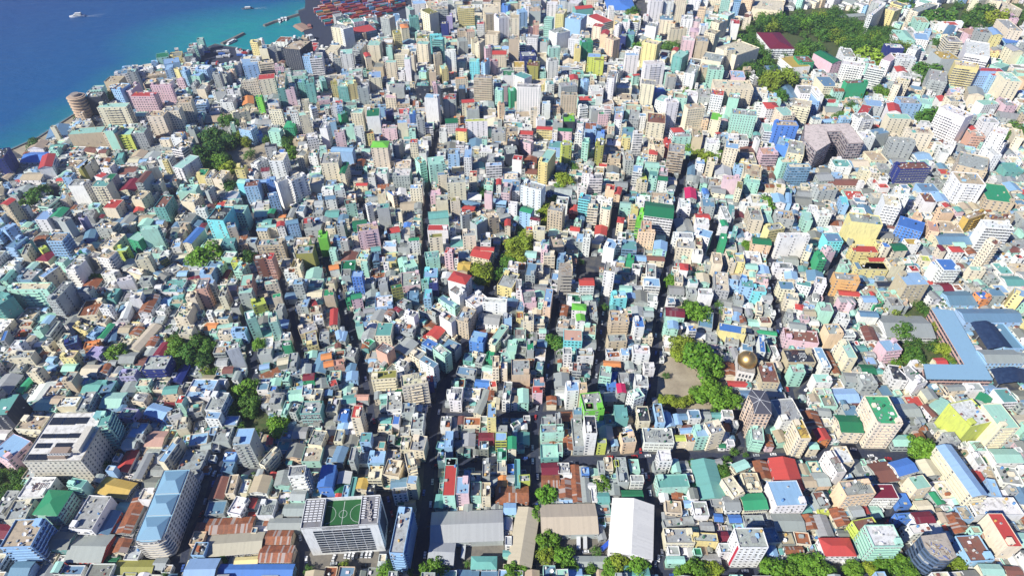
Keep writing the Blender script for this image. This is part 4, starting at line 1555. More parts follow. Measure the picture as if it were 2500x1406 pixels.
2368 1371 2427 1368 2394 1306 3 ltblue brown f
2460 1334 2497 1334 2454 1253 6 cream red f
775 1188 810 1187 830 1135 4 blue blue g
703 1164 744 1161 751 1136 8 white grey c
732 1139 778 1139 792 1102 2 mint sand f
732 1011 782 1010 785 980 5 teal grey c
500 1304 613 1298 623 1261 2 tan rust g
649 1326 712 1326 729 1293 2 tan rust g
631 1371 712 1371 719 1331 2 tan rust g
526 1406 712 1406 719 1377 2 steel blue g
1217 1225 1297 1225 1300 1188 2 rust rust g
1431 1068 1459 1068 1454 1024 8 white dark c
1325 749 1344 751 1356 706 6 peach ltblue f
1415 697 1451 697 1456 679 6 white red g
1474 663 1501 667 1501 642 9 white grey c
1551 799 1574 799 1575 774 7 white blue f
1093 683 1136 695 1147 672 7 white red h
1097 710 1122 726 1127 706 7 white grey c
1145 833 1179 840 1181 812 5 blue ltblue f
1033 881 1068 902 1079 890 6 white steel f
291 921 328 920 344 902 4 purple grey f
346 904 404 903 405 870 5 navy silver f
2040 683 2100 689 2100 672 6 ochre grey f
2071 874 2094 874 2071 831 6 cream mint f
1917 829 1999 840 1987 811 3 pink brown f
1924 886 1992 886 1992 854 4 tan dark c
2214 697 2269 695 2260 664 8 tan ltblue f
2305 660 2346 660 2337 633 7 white blue f
981 945 1045 934 1022 911 9 cream cream c
210 240 246 238 246 226 7 dark grey c
1880 120 1940 120 1932 80 4 white maroon h
1484 26 1554 26 1550 -6 3 white blue h
1836 22 1912 30 1920 4 5 cream cream c
860 86 920 74 914 58 4 steel red f
2410 488 2478 497 2489 458 4 tan green f
2358 786 2500 786 2494 754 3 ltblue steel g
2453 852 2500 852 2481 790 3 ltblue steel f
2410 886 2500 886 2500 854 4 ltblue grey g
T 1500 940 .3313
1110 205 1225 290 1240 120 3 grey grey f
T 500 0 .2
950 600 1160 620 1215 500 9 dark tan c
"""
# ---------------- read the survey of buildings ----------------
HB = []
def load():
    ox = oy = 0; k = 1
    for l in DATA.strip().split('\n'):
        p = l.split()
        if p[0] == 'T': ox, oy, k = float(p[1]), float(p[2]), float(p[3]); continue
        c = [float(a) for a in p[:6]]; fl = int(p[6])
        A, B, C = [(ox + k * c[i], oy + k * c[i + 1]) for i in (0, 2, 4)]
        HB.append(make_b(A, B, C, fl, p[7], p[8], p[9], True))
def fh(fl): return 3.15 * fl + .4
def make_b(A, B, C, fl, wall, roof, typ, hand, land=None):
    fl = round(fl * (1.28 if A[1] < 330 else 1.13 if A[1] < 620 else 1.0)) if fl > 3 else fl
    h = fh(fl); a, b, c = unp(*A, h), unp(*B, h), unp(*C, h)
    u = b - a; L = max(u.length, 3.0); u = u / max(u.length, .01); n = Vector((-u.y, u.x)); D = (c - b).dot(n)
    s = 1 if D >= 0 else -1; D = max(abs(D), 4.0)
    ctr = a + u * L / 2 + n * s * D / 2
    return dict(c=ctr, L=L, D=D, ang=atan2(u.y, u.x), h=h, fl=fl, wall=wall, roof=roof, typ=typ, hand=hand)
load()
def corners(b, g=0.0):
    u = Vector((cos(b['ang']), sin(b['ang']))); n = Vector((-u.y, u.x)); c = b['c']; l, d = b['L'] / 2 + g, b['D'] / 2 + g
    return [c - u * l - n * d, c + u * l - n * d, c + u * l + n * d, c - u * l + n * d]

# ---------------- occupancy of the ground (1.25 m cells) and of the view ----------------
CS = 1.25; X0, Y0, NX, NY = -1150.0, 60.0, 1840, 1150
OCC = np.zeros((NY, NX), dtype=np.uint8)
def fillpoly(A, pts, val, add=False):
    xs = [p[0] for p in pts]; ys = [p[1] for p in pts]
    x0, x1 = max(0, int(min(xs))), min(A.shape[1] - 1, int(max(xs)) + 1); y0, y1 = max(0, int(min(ys))), min(A.shape[0] - 1, int(max(ys)) + 1)
    if x1 <= x0 or y1 <= y0: return None
    gx, gy = np.meshgrid(np.arange(x0, x1 + 1) + .5, np.arange(y0, y1 + 1) + .5); m = np.zeros(gx.shape, bool); n = len(pts)
    for i in range(n):
        (xa, ya), (xb, yb) = pts[i], pts[(i + 1) % n]
        if ya == yb: continue
        cnd = ((ya > gy) != (yb > gy)) & (gx < (xb - xa) * (gy - ya) / (yb - ya) + xa); m ^= cnd
    sub = A[y0:y1 + 1, x0:x1 + 1]
    if val is None: return bool((sub[m] > 0).any())
    sub[m] = val
def occ(pts, val=None): return fillpoly(OCC, [((p[0] - X0) / CS, (p[1] - Y0) / CS) for p in pts], val)
VIEW = np.zeros((1406 // 2, 1250), dtype=np.uint8)
def view(pts, val=None): return fillpoly(VIEW, [(p[0] / 2, p[1] / 2) for p in pts], val)

COAST = [(-60, 392), (32, 362), (94, 334), (184, 276), (228, 250), (262, 232), (284, 208), (330, 180), (400, 152), (450, 140), (500, 119), (525, 107), (545, 112), (576, 116), (600, 124), (676, 121), (720, 116), (750, 108), (766, 99), (757, 84), (748, 66), (738, 50), (729, 36), (728, 26), (744, 21), (745, 12), (766, 10), (784, 13), (785, -15), (790, -60)]
LAND = [unp(x, y, 0) for x, y in COAST]
LAND += [Vector((0, 3000)), Vector((3000, 3000)), Vector((3000, -200)), Vector((-700, -200)), Vector((-700, 150))]
STREETS = [  # (width m, pixel points)
 (8, [(1553, 1039), (1566, 1072), (1573, 1120), (1576, 1160), (1583, 1210), (1592, 1280), (1600, 1340), (1610, 1400)]),
 (6, [(1560, 1010), (1579, 959), (1601, 845), (1615, 731), (1627, 659), (1648, 545), (1659, 477), (1668, 420), (1672, 390)]),
 (6, [(1555, 381), (1534, 442), (1514, 488), (1500, 522), (1488, 620), (1478, 740), (1467, 845), (1449, 936), (1442, 1005)]),
 (9, [(1022, 1400), (1040, 1255), (1047, 1172), (1050, 1089), (1066, 990), (1086, 936), (1125, 868), (1147, 799), (1195, 720), (1218, 651), (1240, 610)]),
 (6, [(680, 480), (700, 510), (723, 545), (741, 586), (768, 620), (807, 658), (830, 720), (845, 777), (870, 845), (885, 902), (905, 1000), (915, 1060)]),
 (5, [(585, 430), (600, 490), (612, 540), (622, 580), (640, 620)]),
 (5, [(660, 640), (690, 690), (705, 740), (718, 788), (730, 850), (735, 880)]),
 (6, [(598, 770), (604, 800), (612, 840), (618, 880), (626, 925)]),
 (5, [(882, 495), (896, 522), (925, 567), (944, 602)]),
 (5, [(1128, 220), (1112, 270), (1070, 320), (1052, 400), (1052, 449), (1044, 499), (1041, 567), (1034, 636), (1030, 690)]),
 (7, [(1298, 1400), (1298, 1288), (1308, 1205), (1306, 1122), (1305, 1056), (1318, 990), (1335, 952), (1344, 890)]),
 (8, [(1050, 1130), (1180, 1132), (1306, 1124), (1440, 1124), (1573, 1120), (1700, 1112), (1820, 1120), (1965, 1112), (2060, 1100), (2150, 1112), (2260, 1122), (2300, 1150)]),
 (5, [(1066, 1010), (1150, 1016), (1240, 1014), (1310, 1010), (1450, 1006)]),
 (6, [(1450, 1006), (1555, 1005), (1600, 1003), (1700, 1000), (1800, 1000)]),
 (6, [(1811, 1090), (1805, 1016), (1800, 1000)]),
 (7, [(1935, 985), (1926, 947), (1914, 890), (1905, 822), (1898, 776), (1892, 708), (1882, 636), (1887, 579)]),
 (5, [(1748, 811), (1744, 754), (1739, 674), (1737, 624), (1741, 545)]),
 (6, [(440, 1400), (464, 1304), (497, 1255), (520, 1172), (543, 1125), (560, 1100)]),
 (5, [(550, 1152), (620, 1153), (690, 1150), (742, 1150), (831, 1152), (898, 1152)]),
 (6, [(170, 1175), (245, 1165), (288, 1106), (300, 1050)]),
 (7, [(940, 1210), (947, 1238), (960, 1300), (975, 1400)]),
 (7, [(742, 1400), (742, 1321), (730, 1260)]),
 (6, [(1610, 1400), (1800, 1398), (2050, 1402), (2250, 1400), (2330, 1360)]),
 (6, [(2190, 1250), (2160, 1290), (2200, 1320), (2240, 1400)]),
 (5, [(-10, 470), (60, 462), (130, 452), (170, 560)]), (5, [(420, 470), (432, 500), (425, 540), (410, 590)]),
 (5, [(1345, 900), (1350, 790), (1360, 720)]), (5, [(1960, 1000), (1935, 985)]), (6, [(1955, 960), (2010, 900), (2020, 700), (2040, 620)])]
SW = []
for wd, pl in STREETS:
    P = [unp(x, y, 0) for x, y in pl]; SW.append((wd, P))
    for a, b in zip(P, P[1:]):
        d = (b - a); L = d.length
        if L < .1: continue
        d /= L; n = Vector((-d.y, d.x)) * (wd / 2 + 2.2); a2, b2 = a - d * 2, b + d * 2
        occ([a2 - n, b2 - n, b2 + n, a2 + n], 1)
# open ground: sand lots, courtyards, car parks, parks (no houses)
OPEN = [[(1608, 905), (1625, 872), (1690, 862), (1760, 900), (1800, 950), (1795, 1000), (1600, 995)],
 [(470, 455), (470, 380), (500, 340), (600, 330), (660, 345), (720, 350), (720, 390), (640, 400), (590, 440)],
 [(1795, 190), (1780, 80), (1860, 35), (2010, 20), (2090, 30), (2200, 75), (2200, 130), (2150, 165), (2060, 160), (1940, 195)],
 [(740, 1400), (745, 1345), (925, 1345), (925, 1400)], [(1050, 1400), (1060, 1300), (1140, 1330), (1230, 1330), (1230, 1400)],
 [(1300, 1400), (1300, 1260), (1490, 1300), (1500, 1400)], [(405, 900), (410, 830), (470, 800), (530, 830), (530, 930), (460, 940)],
 [(545, 1050), (560, 930), (630, 930), (640, 1000), (700, 1060), (680, 1070)], [(1650, 790), (1665, 740), (1740, 745), (1735, 800)],
 [(1145, 690), (1155, 640), (1220, 650), (1260, 560), (1310, 480), (1360, 490), (1300, 620), (1200, 690)],
 [(2160, 900), (2170, 790), (2250, 730), (2330, 870), (2330, 890)], [(745, 60), (790, 60), (1000, 60), (1010, -20), (745, -20)],
 [(480, 160), (520, 110), (620, 125), (640, 160), (500, 190)], [(728, 30), (800, 5), (830, 130), (800, 145), (750, 110)],
 [(-20, 1400), (-20, 1150), (70, 1150), (60, 1210), (0, 1260)], [(2160, 1100), (2170, 1060), (2280, 1060), (2280, 1115)],
 [(2280, 60), (2300, 10), (2500, 10), (2500, 70), (2400, 110)], [(1830, 240), (1840, 170), (1950, 170), (1950, 230)], [(1560, 60), (1540, 20), (1570, -10), (1590, 60)],
 [(1460, 700), (1400, 690), (1410, 625), (1470, 625)], [(2230, 300), (2240, 255), (2300, 250), (2300, 310)]]
OPEN.append([(-60, 400), (32, 364), (94, 336), (184, 278), (208, 286), (190, 300), (150, 338), (110, 350), (60, 392), (-60, 430)])
for o in OPEN: occ([unp(x, y, 0) for x, y in o], 1)

def rectw(A, B, C, h):
    a, b, c = unp(*A, h), unp(*B, h), unp(*C, h); u = b - a; L = u.length; u /= L; n = Vector((-u.y, u.x)); D = abs((c - b).dot(n)); return a + u * L / 2 + n * D / 2, L, D, atan2(u.y, u.x)
t1 = lambda x, y: (x * .3313, 940 + y * .3313); t2 = lambda x, y: (500 + x * .3313, 940 + y * .3313)
LMB = {'pitch': rectw(t2(705, 1060), t2(1275, 1025), t2(1305, 810), 34), 'mosque': rectw((1801, 904), (1843, 912), (1862, 874), 14), 'solar': rectw(t1(165, 565), t1(600, 560), t1(760, 205), 26),
 'hotel': rectw(t1(985, 1165), t1(1200, 1155), t1(1402, 622), 21), 'frame': rectw((1367, 674), (1397, 674), (1406, 642), 29.7)}
for k, (c, L, D, an) in LMB.items():
    q = dict(c=c, L=L, D=D, ang=an); occ(corners(q, 1), 2); hh = dict(pitch=34, mosque=14, solar=26, hotel=21, frame=29)[k]
    tt = [prj(p.x, p.y, hh)[:2] for p in corners(q)]; mm = [prj(p.x, p.y, hh * .4)[:2] for p in corners(q)]; view(tt, 1)
    for i in range(4): view([mm[i], mm[(i + 1) % 4], tt[(i + 1) % 4], tt[i]], 1)
    HB = [b for b in HB if not (abs((b['c'] - c).dot(Vector((cos(an), sin(an))))) < L / 2 and abs((b['c'] - c).dot(Vector((-sin(an), cos(an))))) < D / 2)]
for hh, pl in ((11, [(2273, 752), (2327, 757), (2425, 927), (2262, 925), (2254, 889), (2355, 890)]), (9, [(2368, 787), (2429, 791), (2478, 853), (2411, 853)]), (9, [(2417, 900), (2500, 902), (2500, 938), (2437, 938)]),
  (24, [(2247, 1307), (2308, 1300), (2336, 1358), (2318, 1368), (2272, 1352), (2257, 1334)]), (27, [(1964, 306), (2072, 302), (2109, 350), (2072, 352), (1992, 372), (1962, 340)]), (29, [(1841, 1009), (1884, 1011), (1881, 983), (1868, 955), (1835, 952), (1826, 965), (1838, 986)]), (33, [(190, 238), (228, 238), (228, 262), (190, 262)])):
    P_ = [unp(x, y, hh) for x, y in pl]; occ(P_, 2); view(pl, 1); view([prj(p.x, p.y, hh * .5)[:2] for p in P_], 1)
for b in HB:      # keep the carriageways clear
    u_ = Vector((cos(b['ang']), sin(b['ang']))); v_ = Vector((-u_.y, u_.x))
    for wd, P in SW:
        for p0, p1 in zip(P, P[1:]):
            t = p1 - p0; Ls = t.length
            if Ls < .5: continue
            t /= Ls; n = Vector((-t.y, t.x)); q = b['c'] - p0; s = q.dot(t)
            if not (0 <= s <= Ls): continue
            dist = q.dot(n); e = abs(u_.dot(n)) * b['L'] / 2 + abs(v_.dot(n)) * b['D'] / 2 + wd / 2 + .4; pen = e - abs(dist)
            if 0 < pen < 4.2: b['c'] = b['c'] + n * (pen if dist > 0 else -pen)
# landmark footprints are reserved before the small houses are set out
for b in HB:
    for g in (.0,): occ(corners(b, g), 2)
    tp = [prj(p.x, p.y, b['h'])[:2] for p in corners(b, -.3)]; view(tp, 1)
    cs = corners(b); md = [prj(p.x, p.y, b['h'] * (.25 if b['c'].y > 500 else .4))[:2] for p in cs]; tt = [prj(p.x, p.y, b['h'])[:2] for p in cs]
    for i in range(4): view([md[i], md[(i + 1) % 4], tt[(i + 1) % 4], tt[i]], 1)

# ---------------- small houses between the surveyed ones ----------------
GA = {}
for b in HB:
    a = b['ang'] % (pi / 2); k = (int(b['c'].x // 35), int(b['c'].y // 35)); GA.setdefault(k, []).append(a)
def local_ang(x, y):
    for r in range(0, 8):
        L = []
        for i in range(-r, r + 1):
            for j in range(-r, r + 1): L += GA.get((int(x // 35) + i, int(y // 35) + j), [])
        if len(L) >= 3:
            s = sum(sin(4 * a) for a in L); c = sum(cos(4 * a) for a in L); return atan2(s, c) / 4
    return 0.0
def inland(p):
    x, y = p; ins = False; n = len(LAND)
    for i in range(n):
        a, b = LAND[i], LAND[(i + 1) % n]
        if (a.y > y) != (b.y > y) and x < (b.x - a.x) * (y - a.y) / (b.y - a.y) + a.x: ins = not ins
    return ins
WPN = [('grey', 20), ('cream', 14), ('white', 34), ('ltblue', 7), ('mint', 13), ('tan', 3), ('pink', .6), ('teal', 3), ('yellow', 1), ('peach', 1.5), ('concrete', 4)]
RPN = [('grey', 22), ('silver', 18), ('cream', 8), ('rust', 5), ('steel', 9), ('ltblue', 7), ('mint', 9), ('teal', 6), ('red', 1.2), ('tan', 6), ('white', 12), ('brown', 2.5), ('dkgreen', 1), ('maroon', .8), ('orange', .2), ('blue', .3), ('concrete', 16)]
WFN = [('white', 44), ('cream', 12), ('grey', 14), ('mint', 11), ('ltblue', 8), ('tan', 4), ('pink', 1), ('yellow', 1), ('peach', 2.5)]
def pick(t, r=R):
    s = r.uniform(0, sum(w for _, w in t))
    for n, w_ in t:
        s -= w_
        if s <= 0: return n
    return t[-1][0]
FILL = []
def try_fill(x, y, L, D, fl, strict):
    d = (y * CP + H * SP)
    px, py, _ = prj(x, y, 0)
    if not (-170 < px < 2670 and -40 < py < 1500): return
    ang = local_ang(x, y) + (pi / 2 if R.random() < .5 else 0) + R.uniform(-.02, .02)
    b = dict(c=Vector((x, y)), L=L, D=D, ang=ang, fl=fl, h=fh(fl), hand=False)
    cs = corners(b, 0)
    r = occ(corners(b, -.55))
    if r is None or r: return
    if not all(inland(p) for p in cs): return
    for f in range(fl, 0, -1):
        h = fh(f) ; tp = [prj(p.x, p.y, h)[:2] for p in corners(b, -1.2)]
        if not view(tp): fl = f; break
    else:
        if strict: fl = 1
        else: return
    b['fl'] = fl; b['h'] = fh(fl) + R.uniform(-.5, .5)
    far = y > 620
    b['wall'] = pick(WFN if far else WPN)
    if fl <= 3 and R.random() < (.55 if not far else .35): b['typ'] = 'g'; b['roof'] = pick(RPN)
    else:
        b['typ'] = 'c' if R.random() < .45 else 'f'; b['roof'] = R.choice(['grey', 'tan', 'white', 'silver', 'concrete', 'cream'] if R.random() < .72 else ['ltblue', 'ltblue', 'mint', 'mint', 'teal', 'steel', 'steel', 'rust', 'red', 'dkgreen'])
    FILL.append(b); occ(corners(b, 0), 3)
for sz, step, fmax in (((13, 20), 11, 0), ((11, 16), 9, 1), ((9, 13), 7, 0), ((7, 10), 5.5, 0), ((7, 10), 4.5, 0), ((5, 7.5), 3.6, -1), ((4, 6), 3.2, -1), ((3.0, 5), 2.8, -2)):
    y = 130.0
    while y < 1420:
        far = max(0, (y - 450) / 850); st = step * (1 + far * .7)
        if far > .45 and fmax < -1: break
        W = 1.12 * (y * CP + H * SP) * 1250 / FPX
        x = -W
        while x < W:
            q = far
            fl = R.choice([1, 2, 2, 2, 3, 3] if far < .2 else [2, 2, 3, 3]) if R.random() > q * .3 + .13 else R.choice([4, 5, 6, 7] if far > .25 else [3, 4, 5])
            fl = max(1, fl + (fmax if fmax < 0 else 0)); k = 1 + far * .25
            try_fill(x + R.uniform(-.4, .4) * st, y + R.uniform(-.4, .4) * st, R.uniform(*sz) * k, R.uniform(*sz) * k, fl, sz[0] < 8)
            x += st
        y += st
print('FILL', len(FILL), 'HAND', len(HB))
ALLB = HB + FILL

# ---------------- building meshes ----------------
WINS = [(.2, .2, 1), (.22, .24, 1), (.28, .2, 1), (.16, .24, 1), (.40, .17, 1), (.46, .24, 1), (.2, .22, 2), (.24, .22, 2), (.3, .22, 2)]
def parts_of(b):
    """local geometry: x along L, y along D, origin at base centre"""
    L, D, h = b['L'], b['D'], b['h']; l, d = L / 2, D / 2; fl = b['fl']; rr = random.Random(int(b['c'].x * 31 + b['c'].y * 17)); b['rr'] = rr
    wc = jit(PAL[b['wall']], .08, rr); rc = jit(PAL[b['roof']], .1, rr); q_ = {'grey': .8, 'silver': .85, 'concrete': .85, 'steel': .85, 'rust': .8, 'tan': .85, 'cream': .85, 'white': .9}.get(b['roof'], .92) if b['fl'] <= 3 or b['typ'] == 'c' else .85; rc = tuple(x * q_ for x in rc); rnd = rr.random() * 50; b['wc'] = wc; b['rc'] = rc
    ws = rr.choice(WINS); par = 1.0 if b['typ'] in 'fc' else 0.0
    if b['typ'] == 'f' and b['roof'] not in ('grey', 'tan', 'cream', 'white', 'silver', 'concrete', 'brown', 'dark') and fl > 3: par = .35
    b['ws'] = ws; W = MB(); Rf = MB(); C = [(-l, -d), (l, -d), (l, d), (-l, d)]; nf = max(1, fl)
    b['styles'] = []
    for i in range(4):
        (xa, ya), (xb, yb) = C[i], C[(i + 1) % 4]; ln = hypot(xb - xa, yb - ya); n = max(1, round(ln / 3.3)); 
        k = rr.random(); st = ws
        if i % 2 == 1:
            if k < .45: st = (0, 0, 0)
            elif k < .75: st = (.2, .22, max(2, n // 2))
        elif k < .14: st = (0, 0, 0)
        elif k < .4: st = (.22, .22, 2)
        elif k < .5: st = (.2, .22, max(3, n // 2))
        if b.get('blank'): st = (0, 0, 0)
        if fl <= 1: st = (.2, .2, 2)
        b['styles'].append((st, n))
        uv = [(0, 0), (n, 0), (n, nf), (0, nf)]
        if b.get('geo') and st[0] > 0: st = (0, 0, 0)
        W.face([(xa, ya, 0), (xb, yb, 0), (xb, yb, h), (xa, ya, h)], 0, uv, wc, st, rnd)
    if par:
        t = .22; z = h + par; I = [(-l + t, -d + t), (l - t, -d + t), (l - t, d - t), (-l + t, d - t)]
        for i in range(4):
            j = (i + 1) % 4
            W.face([C[i] + (h,), C[j] + (h,), C[j] + (z,), C[i] + (z,)], 0, None, wc, (0, 0, 0), rnd)
            W.face([C[i] + (z,), C[j] + (z,), I[j] + (z,), I[i] + (z,)], 0, None, wc, (0, 0, 0), rnd)
            W.face([I[i] + (z,), I[j] + (z,), I[j] + (h,), I[i] + (h,)], 0, None, wc, (0, 0, 0), rnd)
        met = b['roof'] not in ('grey', 'tan', 'cream', 'white', 'silver', 'concrete', 'brown', 'dark', 'sand')
        mi = 1 if met and b['typ'] == 'f' else 0
        Rf.face([I[0] + (h,), I[1] + (h,), I[2] + (h,), I[3] + (h,)], mi, [(0, 0), (L, 0), (L, D), (0, D)], rc, rnd=rnd, rust=.9 if b['roof'] in ('rust',) else 0)
    else:
        e = .35; l2, d2 = l + e, d + e; sw = L < D; ru = 1.0 if b['roof'] == 'rust' else (.25 if b['roof'] in ('brown', 'grey', 'maroon', 'silver') and rr.random() < .4 else 0.0)
        rise = min(4.5, min(L, D) * .15) + .15; zb = h - .05
        def P(x, y, z): return (y, -x, z) if sw else (x, y, z)
        a, c = (d2, l2) if sw else (l2, d2)      # a along ridge, c across
        ins = c * .9 if b['typ'] == 'h' else 0
        E = [P(-a, -c, h), P(a, -c, h), P(a, c, h), P(-a, c, h)]; r0, r1 = P(-a + ins, 0, h + rise), P(a - ins, 0, h + rise)
        sl = hypot(c, rise)
        Rf.face([E[0], E[1], r1, r0], 1, [(0, 0), (2 * a, 0), (2 * a - ins, sl), (ins, sl)], rc, rnd=rnd, rust=ru)
        Rf.face([E[2], E[3], r0, r1], 1, [(0, 0), (2 * a, 0), (2 * a - ins, sl), (ins, sl)], rc, rnd=rnd + 3, rust=ru)
        if ins:
            Rf.face([E[1], E[2], r1], 1, [(0, 0), (2 * c, 0), (c, sl)], rc, rnd=rnd, rust=ru); Rf.face([E[3], E[0], r0], 1, [(0, 0), (2 * c, 0), (c, sl)], rc, rnd=rnd, rust=ru)
        else:
            aw = a - e
            for sg in (-1, 1):
                q = [P(sg * aw, -c + e, h), P(sg * aw, c - e, h), P(sg * aw, 0, h + rise - .08)]
                W.face(q if sg > 0 else q[::-1], 0, None, wc, (0, 0, 0), rnd)
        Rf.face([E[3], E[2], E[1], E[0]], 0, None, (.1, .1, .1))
    return W, Rf
def clutter(b):
    """list of (kind, x, y, z, sx, sy, sz, rz, colour) on the roof"""
    rr = b['rr']; L, D, h = b['L'], b['D'], b['h']; out = []; l, d = L / 2 - .9, D / 2 - .9; A = L * D
    if b['typ'] in 'gh' or l < 1 or d < 1: return out
    met = b['typ'] == 'f' and b['roof'] not in ('grey', 'tan', 'cream', 'white', 'silver', 'concrete', 'brown', 'dark', 'sand')
    if b['fl'] >= 3 and A > 50 and rr.random() < .8:
        sx, sy = min(2 * l * .5, rr.uniform(2.6, 4.2)), min(2 * d * .5, rr.uniform(2.6, 4.5)); cx, cy = rr.choice((-1, 1)) * (l - sx / 2), rr.choice((-1, 1)) * (d - sy / 2)
        out.append(('stair', cx, cy, h, sx, sy, rr.uniform(2.4, 3.2), 0, b['wc']))
    n = 0 if A < 25 else int(min(18, A / (12 if b['typ'] == 'c' else 24) + rr.random() * 2))
    if met: n = min(n, 2)
    for _ in range(n):
        x, y = rr.uniform(-l, l), rr.uniform(-d, d); k = rr.random(); z = h
        if k < .3: s = rr.uniform(1.1, 1.7); out.append(('tank', x, y, z, s, s, s * 1.2, 0, rr.choice([(.02, .02, .025), (.5, .5, .48), (.1, .25, .5), (.6, .6, .58), (.03, .12, .06), (.55, .35, .1)])))
        elif k < .55: out.append(('ac', x, y, z, 1.1, .9, .9, rr.choice((0, pi / 2)), (.55, .55, .53)))
        elif k < .63: out.append(('dish', x, y, z, 2.2, 2.2, 2.2, rr.uniform(-1, 1), (.75, .75, .72)))
        elif k < .8 and b['typ'] == 'c': out.append(('box', x * .7, y * .7, z, rr.uniform(1.5, min(5, L * .4)), rr.uniform(1.5, min(4, D * .4)), rr.uniform(.5, 2.4), 0, jit(PAL[rr.choice(['grey', 'tan', 'rust', 'ltblue', 'white', 'concrete', 'cream', 'teal'])], .2, rr)))
        elif b['typ'] == 'c' and min(L, D) > 6: out.append(('frame', x * .5, y * .5, z, min(5, L * .5), min(4.5, D * .5), 2.4, 0, jit(PAL[rr.choice(['concrete', 'brown', 'grey', 'white'])], .2, rr)))
        else: out.append(('box', x, y, z, rr.uniform(.8, 2), rr.uniform(.8, 2), rr.uniform(.3, 1.1), 0, jit(PAL[rr.choice(['grey', 'white', 'tan', 'brown'])], .2, rr)))
    ok = []
    for c in out:
        if all(abs(c[1] - o[1]) > (c[4] + o[4]) / 2 or abs(c[2] - o[2]) > (c[5] + o[5]) / 2 for o in ok): ok.append(c)
    return ok
CLN = dict(stair='stair_tower', tank='water_tank', ac='air_conditioner', dish='satellite_dish', box='roof_shed', frame='roof_frame')
def as_object(b, name, label, cat, group):
    root = empty(name, b['c'].x, b['c'].y, 0, b['ang']); tag(root, label, cat, group)
    W, Rf = parts_of(b)
    wo = W.build('wall', [MW], root); ro = Rf.build('roof', [MF, MM], root)
    for k, x, y, z, sx, sy, sz, rz, c in clutter(b): inst(CLN[k], SH[k], root, (x, y, z + .01), (sx, sy, sz), rz, c)
    l, d, h = b['L'] / 2, b['D'] / 2, b['h']; cam2 = Vector((0, 0)) - b['c']; rr = b['rr']; nwin = 0
    for i, (nx, ny, off, ln) in enumerate(((0, -1, d, b['L']), (1, 0, l, b['D']), (0, 1, d, b['L']), (-1, 0, l, b['D']))):
        wn = Vector((nx, ny)); wn.rotate(Matrix.Rotation(b['ang'], 2)) if False else None
        ca, sa = cos(b['ang']), sin(b['ang']); gx, gy = nx * ca - ny * sa, nx * sa + ny * ca
        vis = (gx * cam2.x + gy * cam2.y) / max(1, cam2.length)
        st, n = b['styles'][i]; rz = atan2(ny, nx) + pi / 2
        if b.get('geo') and st[0] > 0 and vis > .08:
            step = ln / n; tot = n * b['fl']; per = max(1, int(st[2]))
            for f in range(b['fl']):
                for q in range(n):
                    if per > 1 and q % per: continue
                    if nwin >= 96: break
                    a = -ln / 2 + (q + .5) * step; z = (f + .53) * h / b['fl']
                    px, py = nx * (off + .0) + (-ny) * a, ny * off + nx * a
                    inst('window', SH['window'], root, (px, py, z), (step * st[0] * 2 * .93, 1, h / b['fl'] * st[1] * 2), rz); nwin += 1
        if b.get('balc') and st[0] > 0 and vis > .3 and ln > 6:
            wd = ln * b['balc']
            for f in range(1, b['fl']):
                inst('balcony', SH['balcony'], root, (nx * off, ny * off, f * h / b['fl'] - .1), (wd, 1.25, 1), rz, b['wc'] if rr.random() < 2 else None)
    if b.get('geo') and b['fl'] > 3:
        for i, (nx, ny, off, ln) in enumerate(((0, -1, d, b['L']), (1, 0, l, b['D']), (-1, 0, l, b['D']))):
            for _ in range(rr.randint(1, 5)):
                a = rr.uniform(-.42, .42) * ln; z = (rr.randint(1, b['fl'] - 1) + .05) * h / b['fl']; o = .42
                inst('air_conditioner', SH['ac'], root, (nx * (off + o) - ny * a, ny * (off + o) + nx * a, z), (.9, .8, .7), atan2(ny, nx) + pi / 2, (.6, .6, .58))
    if abs(b['pc'][0] - 1841) < 14 and abs(b['pc'][1] - 1314) < 16 and b['fl'] == 8:
        inst('painted_band', SH['box'], root, (-l - .03, -d * .8, 1), (.12, b['D'] * .17, h - 2), 0, (.5, .03, .06))
    return root
# ---- choose which buildings stand as things of their own: the ones that show largest ----
def area(b):
    cs = corners(b); lo = [prj(p.x, p.y, 0)[:2] for p in cs]; hi = [prj(p.x, p.y, b['h'])[:2] for p in cs]; P = lo + hi
    xs = [min(2500, max(0, p[0])) for p in P]; ys = [min(1406, max(0, p[1])) for p in P]
    top = 0
    for i in range(4): top += hi[i][0] * hi[(i + 1) % 4][1] - hi[(i + 1) % 4][0] * hi[i][1]
    cx, cy = sum(p[0] for p in hi) / 4, sum(p[1] for p in hi) / 4
    if not (-5 < cx < 2505 and -5 < cy < 1415): return abs(top) * .02
    return abs(top) / 2 + (.45 if b['hand'] else .12) * (max(xs) - min(xs)) * (max(ys) - min(ys))
def kind(b):
    if b['fl'] <= 3: return 'metal_roofed_house' if b['typ'] in 'gh' else 'flat_roofed_house'
    return 'apartment_block' if b['fl'] <= 6 else 'apartment_tower'
KN = {'metal_roofed_house': ('house', 'house'), 'flat_roofed_house': ('house', 'house'), 'apartment_block': ('block', 'apartment block'), 'apartment_tower': ('tower', 'apartment tower')}
for b in ALLB:
    b['area'] = area(b); b['kind'] = kind(b); b['pc'] = prj(b['c'].x, b['c'].y, b['h'])[:2]
byk = {}
for b in sorted(ALLB, key=lambda q: -q['area']): byk.setdefault(b['kind'], []).append(b)
SOLO = []
for k, v in byk.items(): SOLO += v[:285]
sid = set(id(b) for b in SOLO); REST = [b for b in ALLB if id(b) not in sid]
big = sorted(SOLO, key=lambda q: -q['area'] * (1 if q['fl'] > 1 else 0))
for b in big[:150]: b['geo'] = True
for b in big[:260]:
    if b['fl'] >= 4 and random.Random(int(b['c'].x)).random() < .4: b['balc'] = random.Random(int(b['c'].y)).choice((.9, .5, .35))
